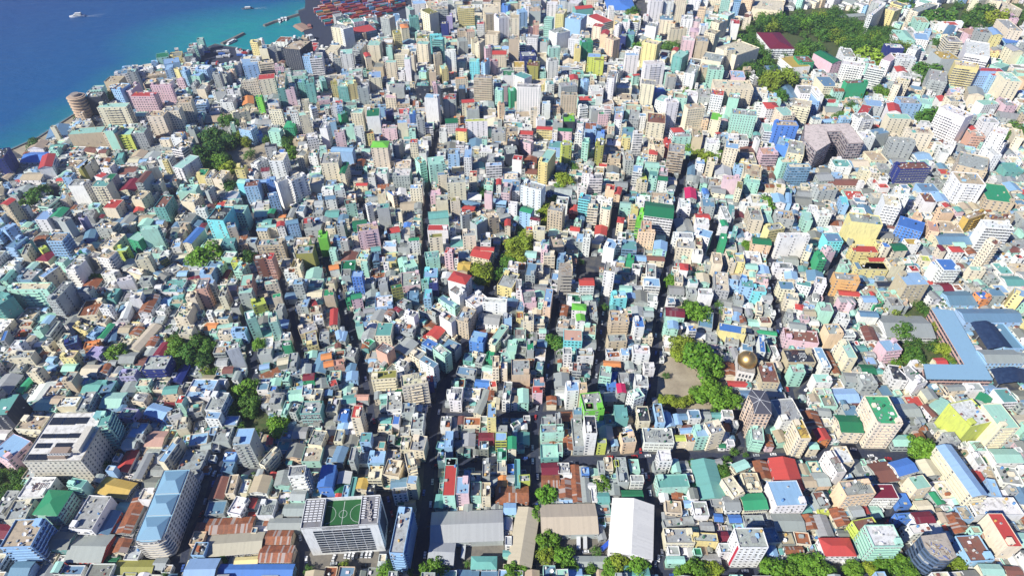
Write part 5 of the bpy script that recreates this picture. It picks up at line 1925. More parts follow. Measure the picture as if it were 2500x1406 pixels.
# ---- labels: colour, height, roof, and how it stands to the closest landmark ----
NUMW = ['', 'one', 'two', 'three', 'four', 'five', 'six', 'seven', 'eight', 'nine', 'ten', 'eleven', 'twelve']
LM = []   # filled in landmarks: (px, py, phrase)
def make_labels():
    used = {}
    for b in SOLO:
        px, py = b['pc']; best = min(LM, key=lambda m: hypot(m[0] - px, (m[1] - py) * 1.3)); dx, dy = px - best[0], (py - best[1]) * 1.4
        rel = ('inland of' if dx > 0 else 'seaward of') if abs(dx) > abs(dy) else ('behind' if dy < 0 else 'in front of')
        rt = {'g': 'gabled', 'h': 'hipped', 'f': 'flat', 'c': 'cluttered flat'}[b['typ']]; kw = KN[b['kind']][0]
        base = '%s %s-storey %s with %s %s roof' % (CN[b['wall']], NUMW[min(12, b['fl'])], kw, CN[b['roof']], rt)
        used.setdefault((base, rel, best[2]), []).append((hypot(dx, dy), id(b), b))
    ORD = ['', 'second ', 'third ', 'fourth ', 'fifth ', 'sixth ', 'seventh ', 'eighth ', 'ninth ', 'tenth ', 'eleventh ', 'twelfth ']
    for (base, rel, ph), L in used.items():
        L.sort(key=lambda t: t[0])
        for i, (_, _, b) in enumerate(L):
            o = (ORD[min(i, 11)]) if i or len(L) == 1 else 'first '
            b['label'] = base + ', ' + (o + rel if o else rel) + ' ' + ph
# ---- everything too small to stand alone ----
def add_rest(bl, name, label):
    W = MB()
    for b in bl:
        w_, r_ = parts_of(b); ca, sa = cos(b['ang']), sin(b['ang']); cx, cy = b['c']
        T = lambda p: (cx + p[0] * ca - p[1] * sa, cy + p[0] * sa + p[1] * ca, p[2])
        for src, off in ((w_, 0), (r_, 1)):
            base = len(W.v); W.v += [T(p) for p in src.v]; W.f += [tuple(base + i for i in f) for f in src.f]
            W.mi += [m + off for m in src.mi]; W.uv += src.uv; W.col += src.col; W.win += src.win; W.rnd += src.rnd; W.rust += src.rust
        far = b['c'].y > 900
        for c in clutter(b)[:2 if far else 6]:
            if c[0] in ('dish', 'frame'): continue
            hx, hy = c[4] / 2, c[5] / 2; W.box(c[1] - hx, c[2] - hy, c[3] + .01, c[1] + hx, c[2] + hy, c[3] + c[6], 0, c[8], T)
    o = W.build(name, [MW, MF, MM], None, weld=False); tag(o, label, 'houses', None, 'stuff'); return o

# ---------------- ground, streets, sea ----------------
def mat_ground():
    t = NT('city_ground'); n = t.noise(t.pos(), .12, 5); n2 = t.noise(t.pos(), 1.1, 4, .7)
    c = t.mix(t.ramp(n, .4, .6), (.04, .048, .07), (.12, .115, .105)); c = t.mix(t.ramp(n2, .45, .7, 0, .5), c, (.045, .045, .05)); return t.done(c, .92)  # blue of the shaded gaps is put into the darker ground tone
def mat_asphalt():
    t = NT('asphalt'); n = t.noise(t.pos(), .5, 5, .7)
    return t.done(t.mix(t.ramp(n, .35, .7), (.024, .031, .058), (.048, .054, .078)), .85, .3, bump=n, bstr=.2)  # base tinted blue: the navy of street shade is painted into the colour
def mat_sand():
    t = NT('bare_sand'); n = t.noise(t.pos(), .09, 5); n2 = t.noise(t.pos(), .8, 5, .7)
    c = t.mix(t.ramp(n, .35, .65), (.42, .36, .26), (.30, .25, .18)); c = t.mix(t.ramp(n2, .5, .75, 0, .4), c, (.14, .13, .09)); return t.done(c, .95, bump=n2)
MG, MA, MS = mat_ground(), mat_asphalt(), mat_sand()
MKERB = mat_flatcol('kerb_concrete', (.30, .29, .27), .9)
MPAINT = mat_flatcol('road_paint', (.6, .6, .58), .7)
def poly_obj(name, pts, z0, z1, mats, **k):
    import bmesh
    bm = bmesh.new(); vs = [bm.verts.new((p[0], p[1], z1)) for p in pts]; f = bm.faces.new(vs)
    if f.normal.z < 0: f.normal_flip()
    bm.normal_update()
    if f.normal.z < 0: bmesh.ops.reverse_faces(bm, faces=[f])
    if z0 < z1:
        r = bmesh.ops.extrude_face_region(bm, geom=[f]); nv = [g for g in r['geom'] if isinstance(g, bmesh.types.BMVert)]
        for v in nv: v.co.z = z0
        bmesh.ops.recalc_face_normals(bm, faces=bm.faces)
    bmesh.ops.triangulate(bm, faces=[g for g in bm.faces if len(g.verts) > 4])
    me = bpy.data.meshes.new(name); bm.to_mesh(me); bm.free()
    for m in mats: me.materials.append(m)
    me.attributes.new('Col', 'FLOAT_COLOR', 'CORNER').data.foreach_set('color', [v for _ in range(len(me.loops)) for v in (k.get('col', (.5, .5, .5)) + (1,))]) if 'col' in k else None
    o = bpy.data.objects.new(name, me); COL.objects.link(o); return o
tag(poly_obj('ground', LAND, -3, 0, [MG]), kind='structure')
for wd, P in SW:
    m = MB()
    def offs(P, w):
        out = []
        for i, p in enumerate(P):
            a = P[max(0, i - 1)]; b = P[min(len(P) - 1, i + 1)]; t = (b - a).normalized(); out.append(p + Vector((-t.y, t.x)) * w)
        return out
    A, B = offs(P, wd / 2), offs(P, -wd / 2); A2, B2 = offs(P, wd / 2 - .7), offs(P, -wd / 2 + .7)
    m = MB(); z = .004 + .004 * (len(bpy.data.objects) % 7) * .0 + .004 * (SW.index((wd, P)) % 12)
    for i in range(len(P) - 1): m.face([(B2[i].x, B2[i].y, z), (B2[i + 1].x, B2[i + 1].y, z), (A2[i + 1].x, A2[i + 1].y, z), (A2[i].x, A2[i].y, z)][::-1], 0)
    tag(m.build('road', [MA]), kind='structure')
def patch(pts, z, mat, name):
    P = [unp(x, y, 0) for x, y in pts]; o = poly_obj(name, [(p.x, p.y) for p in P], z, z, [mat]); tag(o, kind='structure'); return o
MYARD = mat_flatcol('yard_paving', (.20, .18, .15), .9, noise=.5, sc=.3, c2=(.08, .08, .08))
MGRASS = mat_flatcol('lawn', (.05, .085, .025), .95, noise=.6, sc=.25, c2=(.16, .13, .07))
for k, (i, m, nm) in enumerate(((0, MS, 'sand_ground'), (1, MS, 'sand_ground'), (2, MGRASS, 'park_lawn'), (3, MYARD, 'parking_ground'), (4, MYARD, 'yard_ground'), (5, MYARD, 'yard_ground'), (6, MGRASS, 'park_lawn'), (7, MGRASS, 'park_lawn'), (10, MGRASS, 'park_lawn'), (11, MA, 'dock_pavement'), (12, MA, 'dock_pavement'), (13, MA, 'dock_pavement'), (14, MGRASS, 'park_lawn'), (16, MGRASS, 'park_lawn'))):
    patch(OPEN[i], .056 + .004 * k, m, nm)
patch([(30, 366), (94, 336), (184, 279), (230, 262), (225, 300), (140, 340), (170, 350), (60, 385)], .12, MS, 'beach')
# sea: a grid with the distance to the shore stored per corner
def build_sea():
    px = np.concatenate([np.linspace(-300, 1250, 140)]); xs, ys, F, D = [], [], [], []
    rows = np.concatenate([np.linspace(430, -60, 150), np.linspace(-75, -560, 25)])
    V = []
    for r in rows:
        for c in px:
            p = unp(c, r, -1.5); V.append((p.x, p.y, -1.5))
    n = len(px); arr = np.array([(v[0], v[1]) for v in V]); Lp = np.array([(p.x, p.y) for p in LAND[:len(COAST)]])
    dd = np.full(len(V), 1e9)
    for a, b in zip(Lp, Lp[1:]):
        ab = b - a; t = np.clip(((arr - a) @ ab) / (ab @ ab), 0, 1); q = a + t[:, None] * ab; dd = np.minimum(dd, np.hypot(*(arr - q).T))
    basin = np.array(unp(665, 85)); db = np.hypot((arr[:, 0] - basin[0]) / 1.5, (arr[:, 1] - basin[1]))
    faces = [(i * n + j, i * n + j + 1, (i + 1) * n + j + 1, (i + 1) * n + j) for i in range(len(rows) - 1) for j in range(n - 1)]
    me = bpy.data.meshes.new('sea'); me.from_pydata(V, [], faces)
    me.attributes.new('shore', 'FLOAT', 'POINT').data.foreach_set('value', dd.astype(np.float32)); me.attributes.new('basin', 'FLOAT', 'POINT').data.foreach_set('value', db.astype(np.float32))
    t = NT('sea_water'); s = t.attr('shore', 'Fac'); bs = t.attr('basin', 'Fac'); n1 = t.noise(t.pos((1, 1, 1)), .012, 4)
    n2 = t.noise(t.pos((.35, 1, 1)), .09, 5, .65)
    sh = t.M('ADD', s, t.M('MULTIPLY', t.M('SUBTRACT', n1, .5), 60))
    c = t.mix(t.ramp(sh, 5, 75), (.010, .15, .20), (.004, .08, .22)); c = t.mix(t.ramp(sh, 60, 480), c, (.004, .048, .18))
    c = t.mix(t.ramp(bs, 70, 190, .95, 0), c, (.010, .24, .24)); c = t.mix(t.M('MULTIPLY', t.ramp(s, 1, 9, .6, 0), t.ramp(n2, .4, .6)), c, (.3, .45, .42))
    c = t.mix(t.ramp(n2, .45, .7, 0, .35), c, (.02, .11, .26))
    me.materials.append(t.done(c, rough=.35, spec=.25, bump=n2, bstr=.9, bd=2.0)); me.polygons.foreach_set('use_smooth', [True] * len(me.polygons))
    o = bpy.data.objects.new('sea', me); COL.objects.link(o); tag(o, kind='structure')
build_sea()
# breakwaters and sea wall
MROCK = mat_flatcol('breakwater_rock', (.22, .20, .18), .95, noise=.6, sc=.6, c2=(.06, .06, .06))
def strip3d(name, pix, w, z0, z1, mat, label, cat):
    P = [unp(x, y, z1) for x, y in pix]; m = MB()
    for a, b in zip(P, P[1:]):
        t = (b - a).normalized(); n = Vector((-t.y, t.x)) * w / 2
        q = [a - n, b - n, b + n, a + n]; qo = [a - n * 2.2, b - n * 2.2, b + n * 2.2, a + n * 2.2]
        m.face([(p.x, p.y, z1) for p in q]); 
        for i in range(4):
            j = (i + 1) % 4; m.face([(qo[i].x, qo[i].y, z0), (qo[j].x, qo[j].y, z0), (q[j].x, q[j].y, z1), (q[i].x, q[i].y, z1)])
    o = m.build(name, [mat]); tag(o, label, cat); return o
strip3d('breakwater', [(644, 61), (668, 52), (728, 34)], 4, -2.5, 1.6, MROCK, 'long stone breakwater sheltering the turquoise harbour basin beside three white yachts', 'breakwater')
strip3d('breakwater', [(541, 105), (568, 93), (594, 80)], 4.5, -2.5, 1.6, MROCK, 'short stone breakwater at the harbour mouth with two moored boats', 'breakwater')
strip3d('sea_wall', [(-40, 389), (32, 362.5), (94, 334.5), (184, 276.5), (228, 250)], 1.6, -2.5, 1.5, MROCK, 'long concrete sea wall along the beach below the round tan tower', 'sea wall')
strip3d('jetty', [(729, 58), (752, 72)], 13, -2.5, 1.0, mat_flatcol('jetty_deck', (.30, .2, .15), .9), 'broad brown jetty platform jutting into the turquoise basin', 'jetty')

# ---------------- landmarks ----------------
def rect(A, B, C, h):
    a, b, c = unp(*A, h), unp(*B, h), unp(*C, h); u = b - a; L = u.length; u /= L; n = Vector((-u.y, u.x)); D = abs((c - b).dot(n)); ctr = a + u * L / 2 + n * D / 2
    return ctr, L, D, atan2(u.y, u.x)
MPV = mat_flatcol('solar_glass', (.02, .025, .04), .25, .5, noise=.2)
MPITCH = mat_flatcol('artificial_turf', (.02, .10, .03), .9, noise=.3, sc=.5, c2=(.03, .14, .05))
MLINE = mat_flatcol('line_paint', (.7, .72, .7), .7); MGOLD = mat_flatcol('gold_leaf', (.62, .40, .16), .42, .5, .9, noise=.15, c2=(.4, .25, .08))
MNET = mat_flatcol('navy_shade_net', (.015, .03, .075), .6, noise=.5, sc=.4, c2=(.05, .09, .17))
MCONC = mat_flatcol('raw_concrete', (.33, .31, .28), .9, noise=.5, sc=.5, c2=(.12, .11, .1)); MRUST = mat_flatcol('rusty_steel', (.22, .08, .04), .8)
def flatroof(mb, pts, z, col, mi=0): mb.face([(p[0], p[1], z) for p in pts], mi, [(p[0], p[1]) for p in pts], col)
def prism(name, root, pts, z0, z1, wc, rc, par=1.0, roofmet=False, win=(.3, .24, 1), fl=8, roof='roof'):
    W = MB(); n = len(pts)
    for i in range(n):
        a, b = pts[i], pts[(i + 1) % n]; ln = hypot(b[0] - a[0], b[1] - a[1]); k = max(1, round(ln / 3.3))
        W.face([(a[0], a[1], z0), (b[0], b[1], z0), (b[0], b[1], z1), (a[0], a[1], z1)], 0, [(0, 0), (k, 0), (k, fl), (0, fl)], wc, win)
        if par: W.face([(a[0], a[1], z1), (b[0], b[1], z1), (b[0], b[1], z1 + par), (a[0], a[1], z1 + par)], 0, None, wc); W.face([(b[0], b[1], z1 + par), (a[0], a[1], z1 + par), (a[0], a[1], z1), (b[0], b[1], z1)][::1], 0, None, wc)
    W.build(name, [MW], root, weld=False)
    o = poly_obj(roof, pts, z1 + .01, z1 + .25, [MM if roofmet else MF], col=rc); o.parent = root; return o
def ccw(pts):
    a = sum(pts[i][0] * pts[(i + 1) % len(pts)][1] - pts[(i + 1) % len(pts)][0] * pts[i][1] for i in range(len(pts)))
    return pts if a > 0 else pts[::-1]
m = MB(); m.box(-.5, -.5, 0, .5, .5, 1, 0, bottom=True); DKW = m.mesh('window', [MGLASS], True)
# --- white building with a football pitch on its roof ---
c, L, D, an = LMB['pitch']; h = 34.0; r = empty('sports_building', c.x, c.y, 0, an); l, d = L / 2, D / 2
tag(r, 'big white building with a green football pitch on its roof above a car park', 'sports building')
W = MB(); wc = (.75, .75, .73); x1, x2 = -l + L * .27, -l + L * .75; hp = h - 2.6
for a, b, zt in (((-l, -d), (l, -d), h), ((l, -d), (l, d), h), ((l, d), (-l, d), h), ((-l, d), (-l, -d), h)):
    st = (.3, .3, 3) if a == (l, -d) else (0, 0, 0); k = 12
    W.face([a + (0,), b + (0,), b + (zt + .9,), a + (zt + .9,)], 0, [(0, 0), (k, 0), (k, 10), (0, 10)], wc, st)
for xa, xb in ((-l, x1), (x2, l)):
    t = .3
    W.box(xa, -d + .01, h - .3, xb, d - .01, h, 0, wc); 
    for q in ((xa, -d, xb, -d + t), (xa, d - t, xb, d), (xa, -d, xa + t, d), (xb - t, -d, xb, d)): W.box(q[0], q[1], h, q[2], q[3], h + .9, 0, wc)
W.box(x1, -d, hp, x2, -d + .3, h + .9, 0, wc); W.box(x1, d - .3, hp, x2, d, h + .9, 0, wc)
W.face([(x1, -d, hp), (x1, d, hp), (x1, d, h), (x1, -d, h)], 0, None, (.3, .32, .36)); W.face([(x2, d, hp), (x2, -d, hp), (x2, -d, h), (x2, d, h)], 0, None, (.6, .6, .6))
W.build('wall', [MW], r, weld=False)
m = MB(); m.face([(x1, -d + .3, hp + .02), (x2, -d + .3, hp + .02), (x2, d - .3, hp + .02), (x1, d - .3, hp + .02)]); p = m.build('football_pitch', [MPITCH], r)
m = MB(); z = hp + .06; cx, cy = (x1 + x2) / 2, 0; lw = .15
def ring(cx, cy, rr, a0, a1, n=28):
    for i in range(n):
        t0, t1 = a0 + (a1 - a0) * i / n, a0 + (a1 - a0) * (i + 1) / n
        m.face([(cx + rr * cos(t0), cy + rr * sin(t0), z), (cx + (rr + lw) * cos(t0), cy + (rr + lw) * sin(t0), z), (cx + (rr + lw) * cos(t1), cy + (rr + lw) * sin(t1), z), (cx + rr * cos(t1), cy + rr * sin(t1), z)])
ring(cx, cy, 2.3, 0, 2 * pi); m.face([(cx - .1, -d + 1, z + .004), (cx + .1, -d + 1, z + .004), (cx + .1, d - 1, z + .004), (cx - .1, d - 1, z + .004)])
ring(x1 + .8, 0, 5.6, -pi / 2, pi / 2); ring(x2 - .8, 0, 5.6, pi / 2, 3 * pi / 2); m.build('pitch_marking', [MLINE], p)
for xa, xb, nm in ((-l, x1, 4), (x2, l, 2)):
    m = MB(); m.face([(xa + .3, -d + .3, h + .02), (xb - .3, -d + .3, h + .02), (xb - .3, d - .3, h + .02), (xa + .3, d - .3, h + .02)], 0, None, (.2, .2, .22)); m.build('roof', [MF], r)
    w_ = (xb - xa - 1.6) / 4
    for i in range(4):
        if xa > 0 and i in (1, 2): continue
        for j in range(9 if xa < 0 else 9): inst('louvre', SH['box'], r, (xa + .9 + w_ * (i + .5), -d + D * .22 + j * D * .085, h + .8), (w_ * .8, D * .035, .35), 0, (.75, .75, .75))
for i in range(7 if True else 0): inst('air_conditioner', SH['ac'], r, (x2 + (l - x2) * R.uniform(.35, .6), -d + D * (.15 + .1 * i), h + .03), (1.6, 1.4, 1.2), 0, (.6, .55, .5))
for j in range(10):
    for i in range(6): inst('window', DKW, r, (-l + L * (.2 + .125 * i), -d - .06, 2.5 + (h - 5.5) * (j + .12) / 10), (L * .115, .2, 1.9), 0)
inst('window_panel', SH['box'], r, (l + .03, D * .05, 6), (.12, D * .66, h - 12), 0, (.03, .05, .10))
LM.append((835, 1245, 'the rooftop pitch'))
# --- gold-domed mosque ---
c, L, D, an = LMB['mosque']; r = empty('mosque', c.x, c.y, 0, an); tag(r, 'white mosque with arched windows under a large golden dome', 'mosque'); l, d = L / 2, D / 2
prism('wall', r, [(-l, -d), (l, -d), (l, d), (-l, d)], 0, 14, (.72, .69, .64), (.40, .36, .32), 1.0, win=(0, 0, 0), fl=4)
for j in range(2):
    for i in range(4): inst('window', SH['window'], r, (-l + L * (.2 + .2 * i), -d, 4.2 + 5.2 * j), (L * .11, 1, 3.4))
m = MB(); rd = 6.9; dn = 18
cyl(m, rd * .98, rd * .98, 14, 16.2, 28, cap=False); m.build('drum', [MCONC], r, smooth=False)
m = MB(); rows = [(rd * 1.06 * cos(t), 16.2 + rd * 1.1 * sin(t)) for t in [(-.28 + (pi / 2 + .28) * i / dn) for i in range(dn + 1)]]
for i in range(dn):
    (ra, za), (rb, zb) = rows[i], rows[i + 1]
    for k in range(32):
        a0, a1 = 2 * pi * k / 32, 2 * pi * (k + 1) / 32
        q = [(ra * cos(a0), ra * sin(a0), za + 1.6), (ra * cos(a1), ra * sin(a1), za + 1.6), (rb * cos(a1), rb * sin(a1), zb + 1.6), (rb * cos(a0), rb * sin(a0), zb + 1.6)]
        m.face(q if rb > .01 else q[:3])
m.build('dome', [MGOLD], r, smooth=True); m = MB(); cyl(m, .25, .05, 25.2, 28, 8); m.build('finial', [MGOLD], r)
LM.append((1838, 885, 'the gold dome'))
# --- office with solar panels ---
c, L, D, an = LMB['solar']; h = 26.0; r = empty('office_building', c.x, c.y, 0, an); tag(r, 'broad cream office building with rows of dark solar panels on its white roof', 'office building'); l, d = L / 2, D / 2
prism('wall', r, [(-l, -d), (l, -d), (l, d), (-l, d)], 0, h, (.66, .62, .52), (.70, .68, .64), 1.1, win=(.2, .2, 1), fl=8)
for (xa, xb, ya, yb) in ((.04, .2, .02, .14), (.22, .4, .02, .14), (.06, .22, .26, .36), (.24, .32, .26, .36), (.40, .68, .24, .36), (.05, .28, .46, .55), (.30, .5, .46, .55), (.52, .8, .46, .56), (.04, .26, .74, .9), (.28, .5, .74, .9), (.52, .7, .76, .9)):
    m = MB(); x0_, x1_, y0_, y1_ = -l + L * xa, -l + L * xb, -d + D * ya, -d + D * yb; z = h + .6
    m.box(x0_, y0_, z, x1_, y1_, z + .12, 0, bottom=True); m.build('solar_panel', [MPV], r)
inst('roof_shed', SH['box'], r, (L * .08, -D * .36, h + .3), (L * .3, D * .2, 2.6), 0, (.33, .25, .2)); inst('roof_shed', SH['box'], r, (L * .36, -D * .1, h + .3), (L * .12, D * .5, 3.6), 0, (.62, .58, .5))
inst('stair_tower', SH['stair'], r, (L * .4, D * .4, h + .3), (5, 5, 4), 0, (.2, .45, .45)); inst('satellite_dish', SH['dish'], r, (L * .3, D * .42, h + .3), 3.5, 0, (.7, .7, .68))
for i in range(8): inst('air_conditioner', SH['ac'], r, (-l + L * (.45 + .05 * i), -D * .42, h + 2.95), (1.5, 1.2, 1), 0, (.6, .6, .58))
LM.append((165, 1100, 'the solar roof'))
# --- long curved hotel with light blue roofs ---
c, L, D, an = LMB['hotel']; h = 21.0; r = empty('hotel', c.x, c.y, 0, an); tag(r, 'long white hotel with rounded balcony front and light blue roofs along the street', 'hotel'); l, d = L / 2, D / 2
P = [(-l * .72, -d * .98)]
P = [(-l, -d + 3), (-l * .9, -d + 1.2), (-l * .55, -d + .2), (0, -d), (l * .6, -d + .6), (l * .93, -d + 2.6), (l, -d + 6), (l, d), (-l, d)]
prism('wall', r, P, 0, h, (.72, .69, .62), (.25, .45, .60), .8, True, win=(.3, .2, 1), fl=7)
for f in range(1, 7):
    m = MB(); z = f * h / 7
    Q = [(p[0] * 1.0, p[1]) for p in P[:7]]; O = []
    for i, p in enumerate(Q):
        a = Q[max(0, i - 1)]; b = Q[min(6, i + 1)]; t = Vector((b[0] - a[0], b[1] - a[1])).normalized(); O.append((p[0] + t.y * 1.3, p[1] - t.x * 1.3))
    for i in range(6):
        for za, zb in ((z - .15, z + .9),):
            m.face([O[i] + (za,), O[i + 1] + (za,), O[i + 1] + (zb,), O[i] + (zb,)], 0, None, (.72, .68, .6)); m.face([Q[i] + (za,), Q[i + 1] + (za,), O[i + 1] + (za,), O[i] + (za,)][::1], 0, None, (.6, .56, .5))
            m.face([Q[i] + (z,), O[i] + (z,), O[i + 1] + (z,), Q[i + 1] + (z,)], 0, None, (.6, .56, .5))
    m.build('balcony', [MW], r, weld=False)
for k, (ya, yb) in enumerate(((-.95, -.35), (-.3, .25), (.3, .95))):
    m = MB(); x0_, x1_, y0_, y1_ = -l * .85, l * .85, d * ya, d * yb; zz = h + .9; cxm = 0; q = (x1_ - x0_) * .3
    E = [(x0_, y0_, zz), (x1_, y0_, zz), (x1_, y1_, zz), (x0_, y1_, zz)]; a, b = (x0_ + q, (y0_ + y1_) / 2, zz + 2.2), (x1_ - q, (y0_ + y1_) / 2, zz + 2.2); cc = (.20, .36, .48)
    m.face([E[0], E[1], b, a], 0, None, cc); m.face([E[1], E[2], b], 0, None, cc); m.face([E[2], E[3], a, b], 0, None, cc); m.face([E[3], E[0], a], 0, None, cc)
    m.box(x0_, y0_, h + .26, x1_, y1_, zz - .01, 0, (.7, .68, .62)); m.build('hipped_roof', [MM], r, weld=False)
LM.append((420, 1250, 'the balconied hotel'))
# --- L-shaped school with pink galleries ---
P = ccw([tuple(unp(2080 + x * .22764, 640 + y * .22764, 11.0)) for x, y in ((850, 492), (1085, 515), (1515, 1262), (800, 1252), (765, 1095), (1210, 1100))])
cx, cy = sum(p[0] for p in P) / 6, sum(p[1] for p in P) / 6; P = [(p[0] - cx, p[1] - cy) for p in P]
r = empty('school', cx, cy); tag(r, 'L-shaped school with pink galleries under a long light blue metal roof', 'school')
prism('wall', r, [(p[0] * .985, p[1] * .985) for p in P], 0, 11, (.72, .45, .38), (.25, .42, .56), 0, True, win=(.47, .26, 1), fl=3)
o = poly_obj('eaves', P, 10.7, 11.0, [MM], col=(.25, .42, .56)); o.parent = r
for i in (0, 1):
    pass
LM.append((2340, 850, 'the pink-galleried school'))
# --- shade canopies over the school courts ---
def canopy(pix, label, hh):
    A, B, C, D_ = [unp(2080 + x * .22764, 640 + y * .22764, hh) for x, y in pix]; m = MB(); N = 12
    cx, cy = (A + B + C + D_) / 4
    r = empty('shade_canopy', cx, cy); tag(r, label, 'canopy')
    for i in range(N):
        for j in range(N):
            def q(s, t):
                p = A.lerp(B, s).lerp(D_.lerp(C, s), t); return (p.x - cx, p.y - cy, hh + 3.2 * sin(pi * s) + .3 * sin(14 * s))
            s0, s1, t0, t1 = i / N, (i + 1) / N, j / N, (j + 1) / N; m.face([q(s0, t1), q(s1, t1), q(s1, t0), q(s0, t0)])
    m.build('net', [MNET], r, smooth=True)
    for p in (A, B, C, D_, (A + D_) / 2, (B + C) / 2): inst('pole', SH['box'], r, (p.x - cx, p.y - cy, 0), (.4, .4, hh), 0, (.4, .42, .45))
canopy(((1265, 645), (1535, 665), (1750, 935), (1455, 935)), 'dark navy shade canopy between steel blue roofs, larger and behind', 9)
canopy(((1480, 1145), (1860, 1150), (1900, 1310), (1570, 1310)), 'dark navy shade canopy at the street end beside the light blue school roof', 9)
LM.append((2440, 800, 'the navy canopies'))
# --- round tan tower on the shore ---
pc = unp(213, 292, 0); h = 33.0; r = empty('round_tower', pc.x, pc.y); tag(r, 'round tan tower with stacked ring balconies on the seafront', 'round tower')
m = MB(); cyl(m, 9.5, 9.5, 0, h, 32, cap=True, col=(.45, .33, .24)); m.build('wall', [MW], r)
for f in range(1, 9): m = MB(); cyl(m, 10.2, 11.3, f * 4 - 1.5, f * 4, 32, col=(.62, .46, .32)); m.build('ring_balcony', [MW], r)
m = MB(); cyl(m, 5, 5, h, h + 3, 20, col=(.3, .25, .22)); m.build('rooftop_room', [MW], r); LM.append((210, 262, 'the round tower'))
# --- open concrete frames under construction ---
def skeleton(key, fl, label, step, dark):
    c, L, D, an = LMB[key]; r = empty('construction_site_tower', c.x, c.y, 0, an); tag(r, label, 'unfinished building')
    for f in range(1, fl + 1):
        inst('floor_slab', SH['box'], r, (0, -max(0, fl - f) * step, f * 3.3 - .25), (L * (1 if f < fl else .98), D, .3), 0, (.35, .33, .29))
        for i in range(4):
            for j in (0, 1, 2):
                if f > 6 or j == 1: continue
                inst('column', SH['box'], r, (-L / 2 + .5 + (L - 1) * i / 3, -D / 2 + .5 + (D - 1) * j / 2, (f - 1) * 3.3 + .05), (.6, .6, 3.0), 0, (.38, .36, .32))
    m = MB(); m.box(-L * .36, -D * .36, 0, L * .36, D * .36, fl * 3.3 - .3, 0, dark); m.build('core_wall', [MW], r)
    for i in range(26): inst('timber_prop', SH['box'], r, (R.uniform(-.45, .45) * L, R.uniform(-.45, .45) * D, fl * 3.3 + .06 + R.uniform(0, .5)), (R.uniform(2, 5), .25, .25), R.uniform(0, 3), (.35, .25, .16))
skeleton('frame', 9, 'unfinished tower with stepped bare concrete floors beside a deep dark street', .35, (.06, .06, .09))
LM.append((1378, 690, 'the bare-concrete tower'))
P = ccw([tuple(unp(2000 + x * .3313, 940 + y * .3313, 24.0)) for x, y in ((745, 1110), (930, 1088), (1015, 1262), (960, 1292), (890, 1290), (820, 1245), (775, 1190))])
cx, cy = sum(p[0] for p in P) / 7, sum(p[1] for p in P) / 7; P = [(p[0] - cx, p[1] - cy) for p in P]; r = empty('curved_block', cx, cy)
tag(r, 'curved dark glass block with building rubble and timber on its unfinished roof', 'unfinished building')
prism('wall', r, P, 0, 24, (.08, .13, .22), (.42, .37, .31), .3, win=(.46, .25, 1), fl=7)
for i in range(40): inst('timber_prop', SH['box'], r, (R.uniform(-.6, .6) * 9, R.uniform(-.6, .6) * 9, 24.3 + R.uniform(0, .6)), (R.uniform(1.5, 4), .3, .3), R.uniform(0, 3), R.choice([(.5, .45, .38), (.3, .22, .15), (.6, .58, .5), (.2, .25, .5)]))
LM.append((2300, 1330, 'the rubble-topped block'))
# --- pink courtyard block ---
P = ccw([tuple(unp(x, y, 27.0)) for x, y in ((1964, 306), (2072, 302), (2109, 350), (2072, 352), (2053, 322), (2018, 323), (2028, 350), (1992, 372), (1962, 340))])
cx, cy = sum(p[0] for p in P) / 9, sum(p[1] for p in P) / 9; P = [(p[0] - cx, p[1] - cy) for p in P]; r = empty('courtyard_block', cx, cy)
tag(r, 'pink U-shaped block with dark netted walls around a deep courtyard', 'courtyard block')
prism('wall', r, P, 0, 27, (.44, .36, .36), (.62, .53, .49), .8, win=(.4, .3, 1), fl=8); LM.append((2035, 335, 'the pink courtyard'))
# --- peach tower with a seamed dark roof ---
P = ccw([tuple(unp(1500 + x * .3313, 940 + y * .3313, 29.0)) for x, y in ((1030, 210), (1158, 215), (1150, 130), (1110, 45), (1010, 35), (985, 75), (1020, 140))])
cx, cy = sum(p[0] for p in P) / 7, sum(p[1] for p in P) / 7; P = [(p[0] - cx, p[1] - cy) for p in P]; r = empty('peach_tower', cx, cy)
tag(r, 'many-sided peach tower with a charcoal roof crossed by white seams', 'apartment tower')
prism('wall', r, P, 0, 29, (.74, .56, .42), (.10, .10, .12), 0, True, win=(.28, .3, 1), fl=9)
apex = (sum(p[0] for p in P) / 7, sum(p[1] for p in P) / 7, 31.2); m = MB()
for i in range(7): a, b = P[i], P[(i + 1) % 7]; m.face([(a[0] * 1.03, a[1] * 1.03, 29.3), (b[0] * 1.03, b[1] * 1.03, 29.3), apex], 0, [(0, 0), (6, 0), (3, 6)], (.09, .09, .11))
m.build('pitched_roof', [MM], r, weld=False)
for i in range(7):
    a = P[i]; v = Vector((a[0], a[1], 29.35)) - Vector(apex); o = inst('roof_seam', SH['box'], r, (0, 0, 0), (v.length, .25, .12)); o.color = (.7, .7, .7, 1)
    o.rotation_euler = (0, -atan2(v.z, hypot(v.x, v.y)), atan2(v.y, v.x)); mid = Vector(apex) + v / 2; o.location = (mid.x, mid.y, mid.z + .12)
LM.append((1855, 985, 'the seamed roof'))
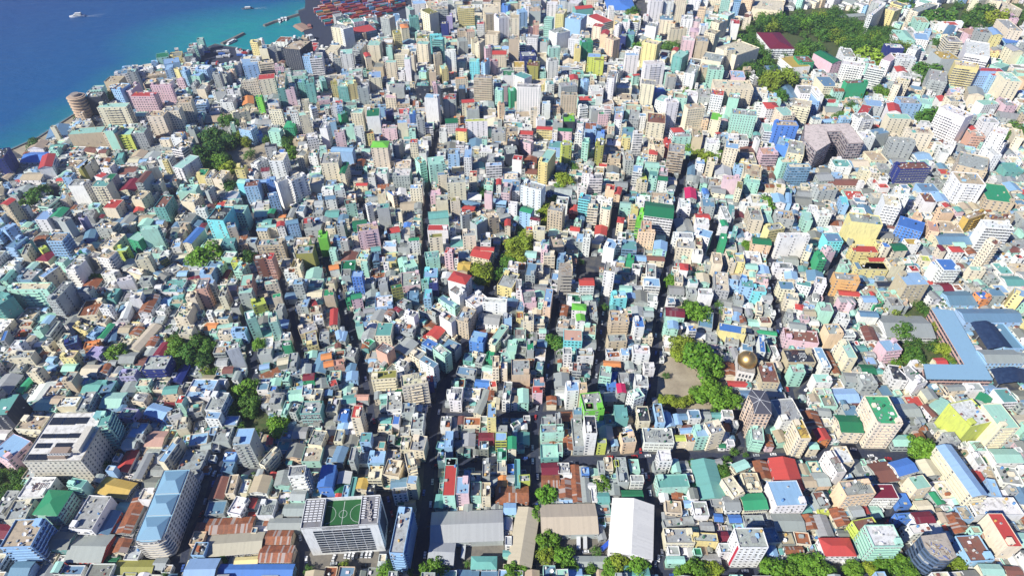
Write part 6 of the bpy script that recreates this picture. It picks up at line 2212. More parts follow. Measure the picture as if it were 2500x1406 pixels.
# --- other fixed points used in the labels ---
LM += [(1135, 1285, 'the grey warehouse'), (1540, 1290, 'the white warehouse'), (985, 1300, 'the blue-walled block'), (2400, 1345, 'the brown-floored roof'), (2340, 1130, 'the long hall'),
 (2375, 1010, 'the lime hotel'), (2180, 1005, 'the green-capped tower'), (1925, 1155, 'the red hall'), (1733, 1155, 'the teal hall'), (1670, 925, 'the sand lot'), (1450, 985, 'the lime-green block'), (1095, 1165, 'the red rooftop'),
 (805, 1165, 'the blue gable'), (595, 1080, 'the blue-topped tower'), (570, 1320, 'the orange-tiled sheds'), (315, 915, 'the lilac block'), (60, 730, 'the mint slab'), (190, 755, 'the grey twin tower'), (505, 625, 'the round tree'),
 (125, 395, 'the red-roofed school'), (570, 385, 'the sandy park'), (455, 865, 'the dark grove'), (605, 970, 'the tall trees'), (722, 465, 'the twin slabs'), (925, 360, 'the green-topped tower'), (1340, 400, 'the yellow tower'),
 (1295, 460, 'the pale-blue tower'), (1265, 605, 'the leafy avenue'), (1120, 680, 'the red pyramid'), (1163, 825, 'the blue cube'), (1437, 685, 'the red chalet'), (1700, 765, 'the broad tree'), (1610, 530, 'the green terrace'),
 (1650, 385, 'the tan slab'), (1292, 225, 'the white tower'), (1450, 140, 'the pale lime tower'), (1890, 195, 'the spreading tree'), (1905, 105, 'the maroon museum'), (2210, 360, 'the grey wall'), (2360, 390, 'the tan pyramid'),
 (2450, 475, 'the green court'), (1950, 430, 'the steel-blue wall'), (1925, 590, 'the big white block'), (2110, 550, 'the yellow flats'), (2220, 565, 'the blue box'), (2070, 680, 'the orange block'), (2235, 680, 'the tan tower'),
 (1955, 828, 'the brown terrace'), (700, 115, 'the black tower'), (890, 72, 'the port shed'), (640, 250, 'the green sliver'), (2010, 100, 'the big park'), (2120, 140, 'the bright tree'), (1520, 10, 'the blue pavilion'), (1878, 18, 'the palace'),
 (1150, 20, 'the yellow slab'), (285, 275, 'the cream slab'), (2450, 40, 'the far trees'), (1565, 785, 'the blue-roofed tower'), (2480, 660, 'the tall cream tower'), (1180, 200, 'the cream twin'), (375, 900, 'the navy-walled roof'), (2030, 1340, 'the red hipped house'), (1840, 1310, 'the red-striped tower')]
# ---------------- container port ----------------
def container_mesh():
    m = MB(); m.box(-6, -1.2, 0, 6, 1.2, 2.55, 0, bottom=True)
    for i in range(24):
        x = -5.8 + i * .5
        m.box(x, -1.26, .15, x + .25, -1.2, 2.4, 0); m.box(x, 1.2, .15, x + .25, 1.26, 2.4, 0)
    m.box(6, -1.1, .1, 6.05, -.04, 2.45, 1); m.box(6, .04, .1, 6.05, 1.1, 2.45, 1); return m.mesh('container', [MP, MGLASS], True)
CM = container_mesh(); CCOL = {'red': (.45, .06, .05), 'dark red': (.28, .05, .06), 'blue': (.04, .12, .38), 'navy': (.03, .06, .2), 'orange': (.55, .2, .07), 'teal': (.08, .35, .33), 'pale grey': (.55, .58, .6), 'light blue': (.2, .42, .62), 'ochre': (.5, .32, .12)}
yard = [(783, 14), (772, 30), (800, 66), (860, 62), (905, 52), (960, 38), (982, 20), (990, -8), (800, -8)]
YP = [unp(x, y, 0) for x, y in yard]
def inpoly(p, Q):
    ins = False
    for i in range(len(Q)):
        a, b = Q[i], Q[(i + 1) % len(Q)]
        if (a[1] > p[1]) != (b[1] > p[1]) and p[0] < (b[0] - a[0]) * (p[1] - a[1]) / (b[1] - a[1]) + a[0]: ins = not ins
    return ins
u = (unp(960, 36, 0) - unp(800, 62, 0)).normalized(); n = Vector((-u.y, u.x)); o0 = unp(785, 66, 0); cnt = 0; RC = random.Random(3); CX = []
for j in range(-2, 90):
    for i in range(-2, 24):
        if j % 4 == 3: continue
        p = o0 + u * (i * 12.6 + (4 if i % 4 == 0 else 0)) + n * (j * 3.1 + (j // 4) * 6)
        if not inpoly(p, YP) or RC.random() < .07: continue
        for k in range(RC.choice([2, 2, 3, 3, 3])):
            if cnt >= 285: CX.append((p, k, RC.choice(['red', 'dark red', 'dark red', 'blue', 'navy', 'orange', 'teal', 'pale grey', 'red']))); continue
        
            cn = RC.choice(['red', 'dark red', 'dark red', 'blue', 'navy', 'orange', 'teal', 'pale grey', 'light blue', 'ochre', 'red', 'red', 'dark red'])
            b = bpy.data.objects.new('shipping_container', CM); COL.objects.link(b); b.location = (p.x, p.y, .07 + k * 2.6); b.rotation_euler = (0, 0, atan2(u.y, u.x)); b.color = CCOL[cn] + (1,)
            ON = ['first', 'second', 'third', 'fourth', 'fifth', 'sixth', 'seventh', 'eighth', 'ninth', 'tenth', 'eleventh', 'twelfth', 'thirteenth', 'fourteenth', 'fifteenth', 'sixteenth', 'seventeenth', 'eighteenth', 'nineteenth', 'twentieth']
            tag(b, '%s container at %s level, %s row inland, %s stack from the harbour edge' % (cn, ['ground', 'second', 'third'][k], ON[min(19, max(0, j - j // 4 + 1))] if j < 26 else 'outer ' + ON[min(19, (j - j // 4) - 19)], ON[i + 2]), 'container', 'containers stacked in the port yard'); cnt += 1
m = MB()
for p, k, cn in CX:
    ca, sa = cos(atan2(u.y, u.x)), sin(atan2(u.y, u.x)); z = .07 + k * 2.6
    m.box(-6, -1.22, z, 6, 1.22, z + 2.55, 0, CCOL[cn], lambda q: (p.x + q[0] * ca - q[1] * sa, p.y + q[0] * sa + q[1] * ca, q[2]))
tag(m.build('far_container_stacks', [MW], None, weld=False), 'remaining shipping containers packed at the far side of the port yard', 'containers', None, 'stuff')
print('containers', cnt, len(CX))
def crane(x, y, label, hh, dx):
    p = unp(x, y, 0); r = empty('harbour_crane', p.x, p.y, 0, dx); tag(r, label, 'crane')
    for a in (-4, 4):
        for b in (-4, 4): inst('leg', SH['box'], r, (a, b, 0), (.9, .9, hh), 0, (.5, .12, .08))
    inst('cab', SH['box'], r, (0, 0, hh), (9, 9, 4), 0, (.55, .18, .1))
    for s in (-1.2, 1.2):
        o = inst('jib', SH['box'], r, (14, s, hh + 11), (34, .6, .8), 0, (.6, .2, .12)); o.rotation_euler = (0, -.55, 0)
crane(958, 26, 'red harbour crane with raised jib among the containers, tallest one', 14, .6); crane(946, 14, 'red harbour crane with raised jib behind the taller crane', 12, .9)
crane(868, 10, 'orange red harbour crane standing between stacks of blue and red containers', 11, 2.2)
# ---------------- boats ----------------
MWH = mat_flatcol('boat_gelcoat', (.75, .76, .76), .4, .5, noise=.05)
def boat_mesh(kind):
    m = MB(); N = 8; S_ = []
    for i in range(N + 1):
        t = i / N; w = .5 * (1 - max(0, (t - .45) / .55) ** 2.2) * (.85 + .15 * min(1, t * 4)); S_.append((-.5 + t, w))
    for sgn in (1, -1):
        for (xa, wa), (xb, wb) in zip(S_, S_[1:]):
            q = [(xa, sgn * wa * .7, 0), (xb, sgn * wb * .7, 0), (xb, sgn * wb, .14), (xa, sgn * wa, .14)]; m.face(q if sgn < 0 else q[::-1], 0)
    for (xa, wa), (xb, wb) in zip(S_, S_[1:]): m.face([(xa, -wa, .12), (xb, -wb, .12), (xb, wb, .12), (xa, wa, .12)], 0)
    m.face([(-.5, .35, 0), (-.5, -.35, 0), (-.5, -.43, .14), (-.5, .43, .14)], 0)
    return m.mesh('hull', [MP], True)
BH = boat_mesh(0)
def boat(x, y, L, ang, label, decks=1, col=(.75, .75, .75), wake=False, top=(.7, .72, .72)):
    p = unp(x, y, -1.5); r = empty('boat', p.x, p.y, -1.6, ang); tag(r, label, 'boat')
    inst('hull', BH, r, (0, 0, 0), (L, L * .34, L * .8), 0, col)
    for k in range(decks): inst('cabin', SH['box'], r, (-L * .06 * (1 + k), 0, L * .1 + k * 2.2), (L * (.5 - .12 * k), L * (.24 - .03 * k), 2.1), 0, top); inst('window_band', SH['box'], r, (-L * .06 * (1 + k), 0, L * .1 + k * 2.2 + .8), (L * (.5 - .12 * k) + .1, L * (.24 - .03 * k) + .1, .8), 0, (.03, .04, .06))
    if wake:
        m = MB(); rw = random.Random(int(x))
        for i in range(9):
            a = i * L * .16; w = .5 + a * .14
            for s in (-1, 1):
                yy = s * w + rw.uniform(-.5, .5); q = rw.uniform(.3, .9) * (1 - i / 12); m.face([(-L * .45 - a, yy - q, .04 + 1.6 - 1.5), (-L * .45 - a + L * .18, yy - q * .5, .04 + .1), (-L * .45 - a + L * .18, yy + q * .5, .14), (-L * .45 - a, yy + q, .14)])
        o = m.build('wake_foam', [mat_flatcol('foam', (.6, .68, .7), .8)], None, weld=False); o.location = (p.x, p.y, -1.5); o.rotation_euler = (0, 0, ang); tag(o, 'white wake foam trailing behind a boat', 'foam', None, 'stuff')
boat(189, 42, 26, pi + .2, 'small white motor launch alone far out on the open sea', 2, wake=True)
boat(604, 23, 20, pi + .2, 'white motor boat heading away from the container port leaving foam', 1, col=(.1, .12, .16), wake=True)
G3 = 'white yachts behind the long breakwater'
for i, (x, y) in enumerate(((683, 54), (690, 50), (698, 49))): boat(x, y, 17, -1.2, ['white yacht berthed at the breakwater, outermost of the three', 'white yacht berthed at the breakwater, middle of the three', 'white yacht berthed at the breakwater, closest to the port of three'][i], 1); 
boat(757, 98, 34, 2.2, 'large white ferry with three decks moored at the dark quay', 3)
boat(562, 107, 16, 1.3, 'white boat with awning at the short breakwater, farther from its tip', 1); boat(570, 103, 18, 1.3, 'white boat with awning at the short breakwater, closer to its tip', 1)
boat(756, 68, 24, 1.9, 'red brown barge with flat deck beside the jetty platform', 1, (.4, .12, .1), top=(.35, .15, .12))
boat(700, 116, 46, .25, 'blue and brown cargo dhow moored in the basin by the black tower', 1, (.12, .1, .3), top=(.1, .12, .4))
# trucks and sheds on the small dock
def truck_mesh():
    m = MB(); m.box(-5, -1.2, 1, 2.6, 1.2, 3.6, 0, bottom=True); m.box(2.8, -1.15, .6, 5, 1.15, 3.0, 0, bottom=True); m.box(4.2, -1.0, 1.9, 5.04, 1.0, 2.8, 1)
    for x in (-3.8, -2.5, 3.6):
        for s in (-1.15, 1.0): m.box(x - .45, s, 0, x + .45, s + .2, .95, 1, bottom=True)
    return m.mesh('truck', [MP, MGLASS], True)
TM = truck_mesh(); RT = random.Random(5); TQ = []
for i in range(26):
    x, y = RT.uniform(505, 610), RT.uniform(122, 165); p = unp(x, y, 0)
    if not inland(p): continue
    cn = RT.choice(['white', 'white', 'blue', 'red', 'grey']); o = bpy.data.objects.new('truck', TM); COL.objects.link(o); o.location = (p.x, p.y, .09); o.rotation_euler = (0, 0, RT.choice((.2, 1.7)) + RT.uniform(-.1, .1)); o.color = dict(white=(.7, .7, .7), blue=(.05, .15, .5), red=(.5, .06, .05), grey=(.2, .2, .22))[cn] + (1,)
    TQ.append((x, cn, o))
TN = {}
for x, cn, o in sorted(TQ, key=lambda t: t[0]):
    i = TN.get(cn, 0); TN[cn] = i + 1; tag(o, '%s%s truck from the seaward end of the fishing dock' % (['first ', 'second ', 'third ', 'fourth ', 'fifth ', 'sixth ', 'seventh ', 'eighth ', 'ninth ', 'tenth ', 'eleventh ', 'twelfth ', 'thirteenth ', 'fourteenth '][min(13, i)], cn), 'truck', 'trucks parked on the dock')
for x, y, c_, an, lb in ((1412, 1322, (.7, .7, .7), 1.5, 'white bus parked under the beige warehouse eaves'), (1428, 1321, (.6, .6, .58), 1.5, 'pale bus parked beside the white bus by the beige warehouse'), (1482, 1330, (.03, .1, .5), .7, 'bright blue lorry parked askew beside the white warehouse'), (1132, 1345, (.5, .52, .52), 1.5, 'grey lorry parked beside the small grey shed')):
    p = unp(x, y, 1.5); o = bpy.data.objects.new('truck', TM); COL.objects.link(o); o.location = (p.x, p.y, .09); o.rotation_euler = (0, 0, an); o.color = c_ + (1,); tag(o, lb, 'truck')
# ---------------- cars ----------------
def car():
    m = MB()
    def sec(z, x0, x1, w): return [(x0, -w, z), (x1, -w, z), (x1, w, z), (x0, w, z)]
    def loft(a, b, mi):
        for i in range(4): m.face([a[i], a[(i + 1) % 4], b[(i + 1) % 4], b[i]], mi)
    s0, s1, s2 = sec(.3, -2.15, 2.15, .85), sec(.62, -2.2, 2.2, .88), sec(.95, -2.1, 2.05, .84); loft(s0, s1, 0); loft(s1, s2, 0); m.face(s2, 0); m.face(s0[::-1], 0)
    body = m.mesh('body', [MP], True)
    m = MB(); s3, s4 = sec(.95, -1.6, 1.1, .78), sec(1.38, -1.2, .55, .66)
    for i in range(4): m.face([s3[i], s3[(i + 1) % 4], s4[(i + 1) % 4], s4[i]], 0)
    win = m.mesh('car_window', [MGLASS], True); m = MB(); q = sec(1.39, -1.2, .55, .66); m.box(-1.2, -.66, 1.38, .55, .66, 1.44, 0, bottom=True); roof = m.mesh('car_roof', [MP], True)
    m = MB(); N = 12
    for sy in (-.1, .1): pass
    a = [(.33 * cos(2 * pi * i / N), -.11, .33 * sin(2 * pi * i / N)) for i in range(N)]; b = [(p[0], .11, p[2]) for p in a]
    for i in range(N): m.face([a[i], a[(i + 1) % N], b[(i + 1) % N], b[i]][::-1])
    m.face(a); m.face(b[::-1]); wh = m.mesh('wheel', [MGLASS], True); return body, win, roof, wh
CB, CWN, CRF, CWH = car(); CC = {'white': (.75, .75, .75), 'silver': (.4, .42, .44), 'black': (.02, .02, .025), 'red': (.4, .03, .03), 'blue': (.04, .1, .35)}
def put_car(p, an, cn, label, group=None):
    r = empty('parked_car', p.x, p.y, .07, an); tag(r, label, 'car', group); inst('body', CB, r, (0, 0, 0), 1, 0, CC[cn]); inst('windows_glass' if False else 'glasshouse', CWN, r, (0, 0, 0), 1); inst('car_roof', CRF, r, (0, 0, 0), 1, 0, CC[cn])
    for x in (-1.35, 1.35):
        for y in (-.84, .84): inst('wheel', CWH, r, (x, y, .33), 1)
RCc = random.Random(11); KC = {}
for x, y, a, cn, lb in ((815, 1361, 1.45, 'white', 'white car apart from the row below the rooftop pitch building'), (844, 1354, 1.5, 'white', 'white car at the seaward end of the parked row'), (853, 1355, 1.5, 'white', 'white car second in the parked row below the white building'), (862, 1356, 1.5, 'white', 'white car third in the parked row below the white building'), (872, 1355, 1.5, 'black', 'black car in the middle of the parked row below the white building'), (884, 1353, 1.5, 'silver', 'silver car in the parked row below the white building'), (895, 1353, 1.5, 'white', 'white car beside the silver one in the parked row'), (904, 1353, 1.5, 'white', 'white car at the inland end of the parked row'),
 (815, 1375, .1, 'silver', 'silver car lying crosswise in the car park below the lone white car'), (890, 1380, .1, 'black', 'black car under the bare tree in the car park'), (892, 1392, .1, 'silver', 'silver car between two black cars in the car park'), (884, 1401, .1, 'black', 'black car closest to the bottom of the car park'), (900, 1400, 1.5, 'white', 'white car parked upright at the bottom of the car park'), (1430, 1346, .1, 'white', 'white car parked in the yard between the trees and warehouse'), (1608, 1362, 1.3, 'white', 'white car at the kerb beside the white warehouse corner'), (1616, 1348, 1.4, 'white', 'white car on the street just above another by the white warehouse'), (1600, 1375, 1.4, 'silver', 'silver car at the street mouth beside the white warehouse'),
 (1577, 1160, 1.5, 'white', 'white car at the kerb beside a red car'), (1584, 1166, 1.5, 'red', 'red car at the kerb beside a white car'), (1587, 1203, 1.5, 'white', 'white car at the kerb opposite the dark green roof'), (2126, 1112, 0.1, 'white', 'white car under the green-capped balcony tower'), (2118, 1129, .9, 'white', 'white car first of four parked aslant at the junction'), (2124, 1126, .9, 'white', 'white car second of four parked aslant at the junction'), (2131, 1123, .9, 'black', 'black car third of four parked aslant at the junction'), (2138, 1121, .9, 'white', 'white car last of four parked aslant at the junction'), (2132, 1166, 1.9, 'white', 'white car beside the rusty roof below the junction'), (2257, 1121, 0, 'white', 'white car in front of the round tree by the long hall')):
    put_car(unp(x, y, .6), a, cn, lb)
for wd, P in SW:
    if wd < 6: continue
    for a, b in zip(P, P[1:]):
        L = (b - a).length; t = (b - a) / max(L, .1); k = 0
        s = RCc.uniform(3, 15)
        while s < L:
            p = a + t * s + Vector((-t.y, t.x)) * RCc.choice((-1, 1)) * (wd / 2 - 1.9)
            px, py, _ = prj(p.x, p.y, 0)
            if 640 < py < 1410 and 0 < px < 2500:
                cn = RCc.choice(['white', 'white', 'silver', 'black', 'red', 'blue']); best = min(LM, key=lambda m: hypot(m[0] - px, m[1] - py))
                kc = (cn, best[2]); ci = KC.get(kc, 0); KC[kc] = ci + 1
                put_car(p, atan2(t.y, t.x), cn, ['first ', 'second ', 'third ', 'fourth ', 'fifth ', 'sixth ', 'seventh ', 'eighth ', 'ninth ', 'tenth ', 'eleventh ', 'twelfth '][min(11, ci)] + cn + ' car along the kerb by ' + best[2], 'cars parked along the kerbs')
            s += RCc.uniform(7, 28)

# ---------------- trees ----------------
def crown_mesh(seed, n=1500, flat=.75):
    rr = random.Random(seed); cl = []
    for i in range(22):
        while True:
            v = Vector((rr.uniform(-1, 1), rr.uniform(-1, 1), rr.uniform(-.7, 1)))
            if v.length < .78: break
        cl.append((Vector((v.x, v.y, v.z * flat)), rr.uniform(.24, .42)))
    V = []; F = []; lr = []
    for i in range(n):
        c, q = rr.choice(cl); d = Vector((rr.gauss(0, 1), rr.gauss(0, 1), rr.gauss(.35, 1))).normalized(); p = c + d * q * rr.uniform(.75, 1.08)
        nrm = (d + Vector((rr.uniform(-.6, .6), rr.uniform(-.6, .6), rr.uniform(-.2, .8)))).normalized(); a = nrm.orthogonal().normalized(); a.rotate(Matrix.Rotation(rr.uniform(0, 6.28), 3, nrm)); b = nrm.cross(a); s = rr.uniform(.045, .10); s2 = s * rr.uniform(.5, 1)
        k = len(V); V += [tuple(p - a * s), tuple(p - b * s2), tuple(p + a * s), tuple(p + b * s2)]; F.append((k, k + 1, k + 2, k + 3)); lr.append(rr.random())
    me = bpy.data.meshes.new('crown'); me.from_pydata(V, [], F); me.materials.append(MLEAF); me.attributes.new('lr', 'FLOAT', 'FACE').data.foreach_set('value', lr); return me
CR = [crown_mesh(i, 2300) for i in range(5)]; CRS = [crown_mesh(20 + i, 700) for i in range(4)]
def trunk_mesh():
    m = MB(); cyl(m, .07, .045, 0, .62, 7, cap=False)
    for i in range(4):
        a = i * 1.57 + .4; p0, p1 = Vector((0, 0, .5)), Vector((.34 * cos(a), .34 * sin(a), .95)); s = Vector((-sin(a), cos(a), 0)) * .03
        m.face([p0 - s, p0 + s, p1 + s * .4, p1 - s * .4]); u_ = Vector((0, 0, .03)); m.face([p0 - u_, p0 + u_, p1 + u_ * .4, p1 - u_ * .4])
    return m.mesh('trunk', [MTR], True)
TK = trunk_mesh()
TC = {'yellow-green': (.24, .30, .025), 'bright green': (.12, .26, .02), 'green': (.07, .17, .025), 'dark green': (.035, .10, .022), 'lime green': (.24, .38, .03)}
RTr = random.Random(9)
TLIST = []
def tree(*a): TLIST.append(a)
def tree_now(px, py, rp, cn, label, group=None, small=False):
    p = unp(px, py, 4.0); d = p.y * CP + (H - 4) * SP; r = rp * d / FPX; zc = max(2.5, r * .85)
    p = unp(px, py, zc); o = empty('tree', p.x, p.y, 0, RTr.uniform(0, 6)); tag(o, label, 'tree', group); me = (CRS if r < 3.2 or small else CR); me = me[RTr.randrange(len(me))]
    inst('trunk', TK, o, (0, 0, 0), (r, r, max(zc * 1.1, r)), 0); c = jit(TC[cn], .18, RTr); inst('crown', me, o, (0, 0, zc), (r * 1.25, r * 1.25 * RTr.uniform(.85, 1.12), r * 1.12), RTr.uniform(0, 6), c)
TR = """1815 150 18 d;1830 170 18 g;1812 118 18 g;1845 142 18 d;1800 182 14 g;1852 176 16 d;1870 150 15 g;2085 262 14 d;2430 250 13 g;2330 238 12 g;2180 330 11 g;1333 1205 24 b;1469 1183 23 b;1308 1256 20 b;1336 1318 27 b;1332 1352 20 y;1378 1358 24 b;1390 1388 22 b;1455 1345 14 y;1442 1392 16 b;1058 1392 28 b;1250 1397 24 b;1277 1390 18 b;1140 1376 10 b;1508 1370 26 y;1490 1388 22 b;1556 1382 28 b;1700 1392 26 b;1737 1386 20 y;1668 1398 18 b;1885 1388 28 b;1920 1392 24 b;1956 1370 26 b;1985 1384 30 b;2016 1392 22 b;2085 1390 22 b;2125 1388 20 y;2150 1376 24 b;2182 1370 26 b;2215 1386 22 b;2312 1390 16 y;2342 1378 18 y;1792 1102 13 b;1776 1122 12 b;1762 1143 18 g;1768 1163 16 g;1688 1130 12 d;1690 1186 10 d;1914 1068 15 b;2250 1094 30 b;2234 1014 19 g;1655 982 18 y;1626 976 17 y;1680 978 15 y;1703 962 20 b;1735 958 34 b;1768 972 28 b;1790 978 20 b;1612 986 10 y;1712 878 44 b;1690 858 24 g;1742 902 26 b;1664 843 27 y;1660 866 20 y;1625 917 10 g;1700 764 27 b;1690 752 18 b;1638 688 17 b;1696 666 13 g;2180 754 20 y;2203 808 24 g;2226 868 26 g;2240 882 18 g;2300 850 18 y;2315 877 14 y;2258 760 13 g;2302 746 10 b;1756 744 12 y;1764 762 12 y;1474 750 11 b;1352 833 21 g;1364 846 14 g;1367 866 10 g;1295 823 11 g;1177 666 28 y;1268 598 26 y;1258 622 24 y;1286 580 20 y;1246 642 16 g;1330 512 18 y;1346 526 20 y;1322 546 18 y;1356 490 15 b;1376 440 21 y;1362 456 14 b;1401 409 14 g;1112 557 12 b;1184 470 18 d;1266 480 10 g;948 612 10 b;505 624 36 b;480 626 20 b;530 618 18 y;607 627 18 d;232 679 16 g;78 768 12 g;285 860 23 b;281 880 14 b;430 850 26 b;456 868 26 g;482 838 21 g;506 848 20 g;450 888 20 d;496 880 19 d;516 916 13 y;600 948 26 b;609 980 22 g;608 1006 18 g;590 965 18 d;679 1038 27 b;632 841 15 b;414 800 10 d;622 1186 14 b;620 1164 13 b;536 1372 17 b;755 1388 14 b;841 1384 15 y;944 1398 22 b;166 1400 16 b;10 1156 14 b;40 1180 14 d;56 1192 12 g;331 1298 8 b;315 1072 18 d;258 1132 13 d;482 1054 6 b;404 1403 12 y;464 1394 10 b;100 470 20 g;86 484 21 g;70 496 20 g;58 488 14 g;84 352 18 d;76 366 12 d;504 372 28 d;522 352 26 d;538 394 22 b;512 402 18 b;560 412 19 y;545 386 18 d;490 404 14 b;612 372 13 y;704 370 22 b;553 294 20 g;576 300 14 g;547 310 13 g;585 336 16 y;602 346 14 y;650 341 12 b;520 332 24 d;560 340 22 d;700 346 17 d;556 452 17 d;565 466 14 d;566 402 10 y;270 236 15 g;187 290 9 g;1690 364 18 b;1709 382 19 y;1726 388 18 y;1746 380 21 b;1758 374 16 b;1865 500 25 b;1826 600 15 b;1684 232 19 b;1530 225 14 g;1546 257 11 g;1562 117 18 b;1640 114 19 g;1655 126 14 g;1880 205 24 y;1905 190 30 y;1930 192 20 b;1905 236 19 g;1852 264 15 g;2120 138 30 l;2288 106 18 g;2264 174 27 g;2246 188 18 g;2150 224 18 b;2270 286 26 g;2250 294 17 g;2050 284 15 g;2056 266 13 g;2482 318 25 g;2466 336 18 g;2206 12 20 g;2300 45 30 g;2330 60 18 g;2400 32 24 g;2378 50 20 g;2436 44 25 y;2464 50 16 g;2352 76 12 g;1545 32 16 g;1552 50 14 g;1390 52 12 g;1320 18 10 g;2100 228 16 g;2078 258 14 d;2024 245 16 d;2390 268 12 g;1895 398 7 b;990 405 8 b;1820 1110 8 y;886 442 8 g;1420 640 8 g;2420 330 8 g;1742 1000 10 b;390 470 10 g;2098 1390 14 b;2320 110 14 b;1300 28 10 g;2095 20 10 g;1800 430 7 y;330 985 9 g;2300 1050 12 g;1000 1395 12 g"""
CNM = dict(b='bright green', y='yellow-green', g='green', d='dark green', l='lime green'); seen = {}
SZ = lambda r: 'huge' if r > 33 else 'large' if r > 24 else 'medium' if r > 16 else 'small' if r > 11 else 'tiny'
LT = []
for s in TR.split(';'):
    x, y, r, k = s.split(); x, y, r = float(x), float(y), float(r); best = min(LM, key=lambda m: hypot(m[0] - x, (m[1] - y) * 1.3)); dx, dy = x - best[0], (y - best[1]) * 1.4
    rel = ('inland of' if dx > 0 else 'seaward of') if abs(dx) > abs(dy) else ('behind' if dy < 0 else 'in front of'); LT.append([hypot(dx, dy), x, y, r, k, SZ(r) + ' ' + CNM[k] + ' broadleaf tree', rel + ' ' + best[2]])
LT.sort(key=lambda t: t[0]); ORD2 = ['', 'second ', 'third ', 'fourth ', 'fifth ', 'sixth ', 'seventh ', 'eighth ', 'ninth ', 'tenth ', 'eleventh ', 'twelfth ']
for dist, x, y, r, k, a, b in LT:
    i = seen.get((a, b), 0); seen[(a, b)] = i + 1; tree(x, y, r, CNM[k], a + ' standing ' + ORD2[min(i, 11)] + b, 'broadleaf trees between the houses')
# the big park: trees whose crowns run together
PK = []
for cx, cy, rx, ry, n in ((1832, 135, 32, 45, 20), (1812, 172, 16, 16, 5), (1888, 60, 36, 22, 13), (1955, 55, 40, 22, 12), (2030, 60, 40, 32, 20), (2095, 92, 48, 28, 22), (2165, 95, 26, 24, 8), (1975, 120, 30, 16, 6), (2200, 118, 18, 8, 4)):
    for _ in range(int(n * 1.5)):
        a, q = RTr.uniform(0, 6.28), sqrt(RTr.random()); x, y = cx + rx * q * cos(a), cy + ry * q * sin(a)
        if (x - 1905) ** 2 / 42 ** 2 + (y - 105) ** 2 / 30 ** 2 < 1: continue
        cn = RTr.choice(['green', 'green', 'dark green', 'dark green', 'bright green', 'yellow-green']); PK.append((x, y, RTr.uniform(11, 19), cn))
PK.sort(key=lambda t: t[1]); rowi = {}
for x, y, r_, cn in PK:
    bn = int(y // 18); e = 'seaward end' if x < 1900 else 'inland end' if x > 2060 else 'middle'; kx = (bn, e, cn); i = rowi.get(kx, 0); rowi[kx] = i + 1
    tree(x, y, r_, cn, '%s%s tree in the %s of the big park, %srow from behind' % (ORD2[min(i, 11)], cn, e, ORD2[min(11, max(0, bn - 1))] or 'first '), 'trees filling the big park', True)
gi = {}
for oi, n, nm in ((1, 3, 'the sandy park'), (2, 60, 'the big park'), (6, 16, 'the dark grove'), (7, 10, 'the tall trees'), (10, 22, 'the school garden'), (14, 22, 'the garden by the solar roof'), (16, 34, 'the far garden'), (8, 6, 'the broad tree lawn'), (9, 18, 'the leafy avenue')):
    Q = OPEN[oi]; k = 0; xs = [q[0] for q in Q]; ys = [q[1] for q in Q]
    while k < n:
        x, y = RTr.uniform(min(xs), max(xs)), RTr.uniform(min(ys), max(ys))
        if not inpoly((x, y), Q): k += .02; continue
        k += 1; cn = RTr.choice(['green', 'dark green', 'bright green', 'bright green', 'yellow-green']); kx = (nm, cn); i = gi.get(kx, 0); gi[kx] = i + 1
        if (x - 1905) ** 2 / 42 ** 2 + (y - 105) ** 2 / 30 ** 2 < 1: continue
        tree(x, y, RTr.uniform(8, 17) if y > 300 else RTr.uniform(9, 15), cn, '%s%s garden tree with a loose crown in %s' % (ORD2[min(i, 11)] or 'first ', cn, nm), 'garden trees', True)
# small garden trees and bushes in gaps
bcount = {}; gp = 0; RG = random.Random(77)
for _ in range(6000):
    if gp > 190: break
    x, y = RG.uniform(-900, 1000), RG.uniform(170, 900)
    px, py, _ = prj(x, y, 2)
    if not (0 < px < 2500 and 250 < py < 1406): continue
    ix, iy = int((x - X0) / CS), int((y - Y0) / CS)
    if OCC[iy - 1:iy + 2, ix - 1:ix + 2].any() or not inland((x, y)): continue
    OCC[iy - 1:iy + 2, ix - 1:ix + 2] = 4; r = RG.uniform(1.3, 2.4); o = empty('bush', x, y, 0); best = min(LM, key=lambda m: hypot(m[0] - px, m[1] - py))
    kb = bcount.get(best[2], 0); bcount[best[2]] = kb + 1
    tag(o, (ORD2[min(kb, 11)] or 'first ') + 'small garden bush squeezed between houses near ' + best[2], 'bush', 'garden bushes between the houses')
    inst('crown', CRS[gp % 4], o, (0, 0, r * .9), (r, r, r), RG.uniform(0, 6), jit(TC[RG.choice(['green', 'dark green', 'bright green'])], .2, RG)); gp += 1

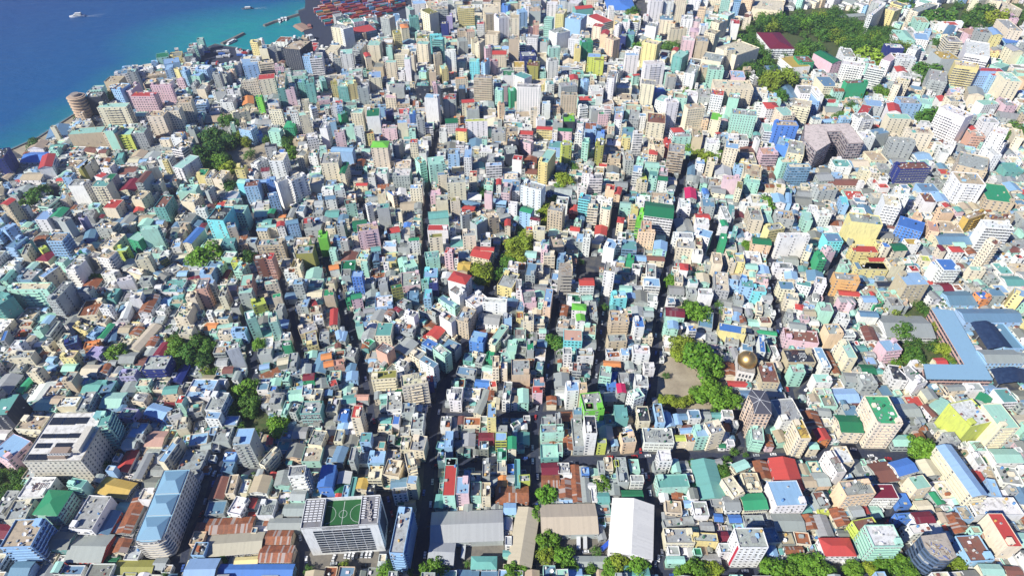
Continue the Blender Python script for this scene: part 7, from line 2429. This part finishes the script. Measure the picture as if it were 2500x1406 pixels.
TLIST.sort(key=lambda a: -a[2])
for a in TLIST[:296]: tree_now(*a)
TV = []; TF = []; TLR = []
for a in TLIST[296:]:
    p = unp(a[0], a[1], 4); r = a[2] * (p.y * CP + (H - 4) * SP) / FPX; zc = max(2.5, r * .85); p = unp(a[0], a[1], zc); me = CRS[RTr.randrange(4)]; n = len(me.vertices)
    co_ = np.empty(n * 3, dtype=np.float32); me.vertices.foreach_get('co', co_); co_ = co_.reshape(-1, 3); an = RTr.uniform(0, 6); ca, sa = cos(an), sin(an)
    X = np.stack([co_[:, 0] * ca - co_[:, 1] * sa, co_[:, 0] * sa + co_[:, 1] * ca, co_[:, 2]], 1) * r * 1.1 + np.array([p.x, p.y, zc]); b0 = sum(len(v) for v in TV); TV.append(X)
    TF += [(b0 + 4 * i, b0 + 4 * i + 1, b0 + 4 * i + 2, b0 + 4 * i + 3) for i in range(n // 4)]; TLR += [RTr.random() * .8 + (.2 if a[3][0] in 'yb' else 0) for _ in range(n // 4)]
me = bpy.data.meshes.new('tree_canopy'); me.from_pydata(np.concatenate(TV).tolist(), [], TF); me.materials.append(MLEAF); me.attributes.new('lr', 'FLOAT', 'FACE').data.foreach_set('value', TLR)
o = bpy.data.objects.new('tree_canopy', me); COL.objects.link(o); o.color = (.07, .17, .025, 1); tag(o, 'smaller tree crowns merging into the closed canopy of the parks', 'trees', None, 'stuff')

make_labels()
for b in SOLO: as_object(b, b['kind'], b['label'], KN[b['kind']][1], {'house': 'low houses of the city', 'block': 'apartment blocks of the city', 'tower': 'apartment towers of the city'}[KN[b['kind']][0]])
add_rest(REST, 'small_buildings', 'dense mass of smaller pale houses and blocks filling the streets between the larger buildings')

if HAZE:
    m = MB(); m.box(-9000, -400, -4, 9000, 12000, H + 60, bottom=True); t = bpy.data.materials.new('haze'); t.use_nodes = True; nn = t.node_tree; nn.nodes.clear()
    v = nn.nodes.new('ShaderNodeVolumePrincipled'); v.inputs['Density'].default_value = HAZE; v.inputs['Color'].default_value = (.85, .92, 1, 1); v.inputs['Anisotropy'].default_value = .3
    o = nn.nodes.new('ShaderNodeOutputMaterial'); nn.links.new(v.outputs[0], o.inputs['Volume']); b = m.build('haze', [t], None); tag(b, kind='stuff')
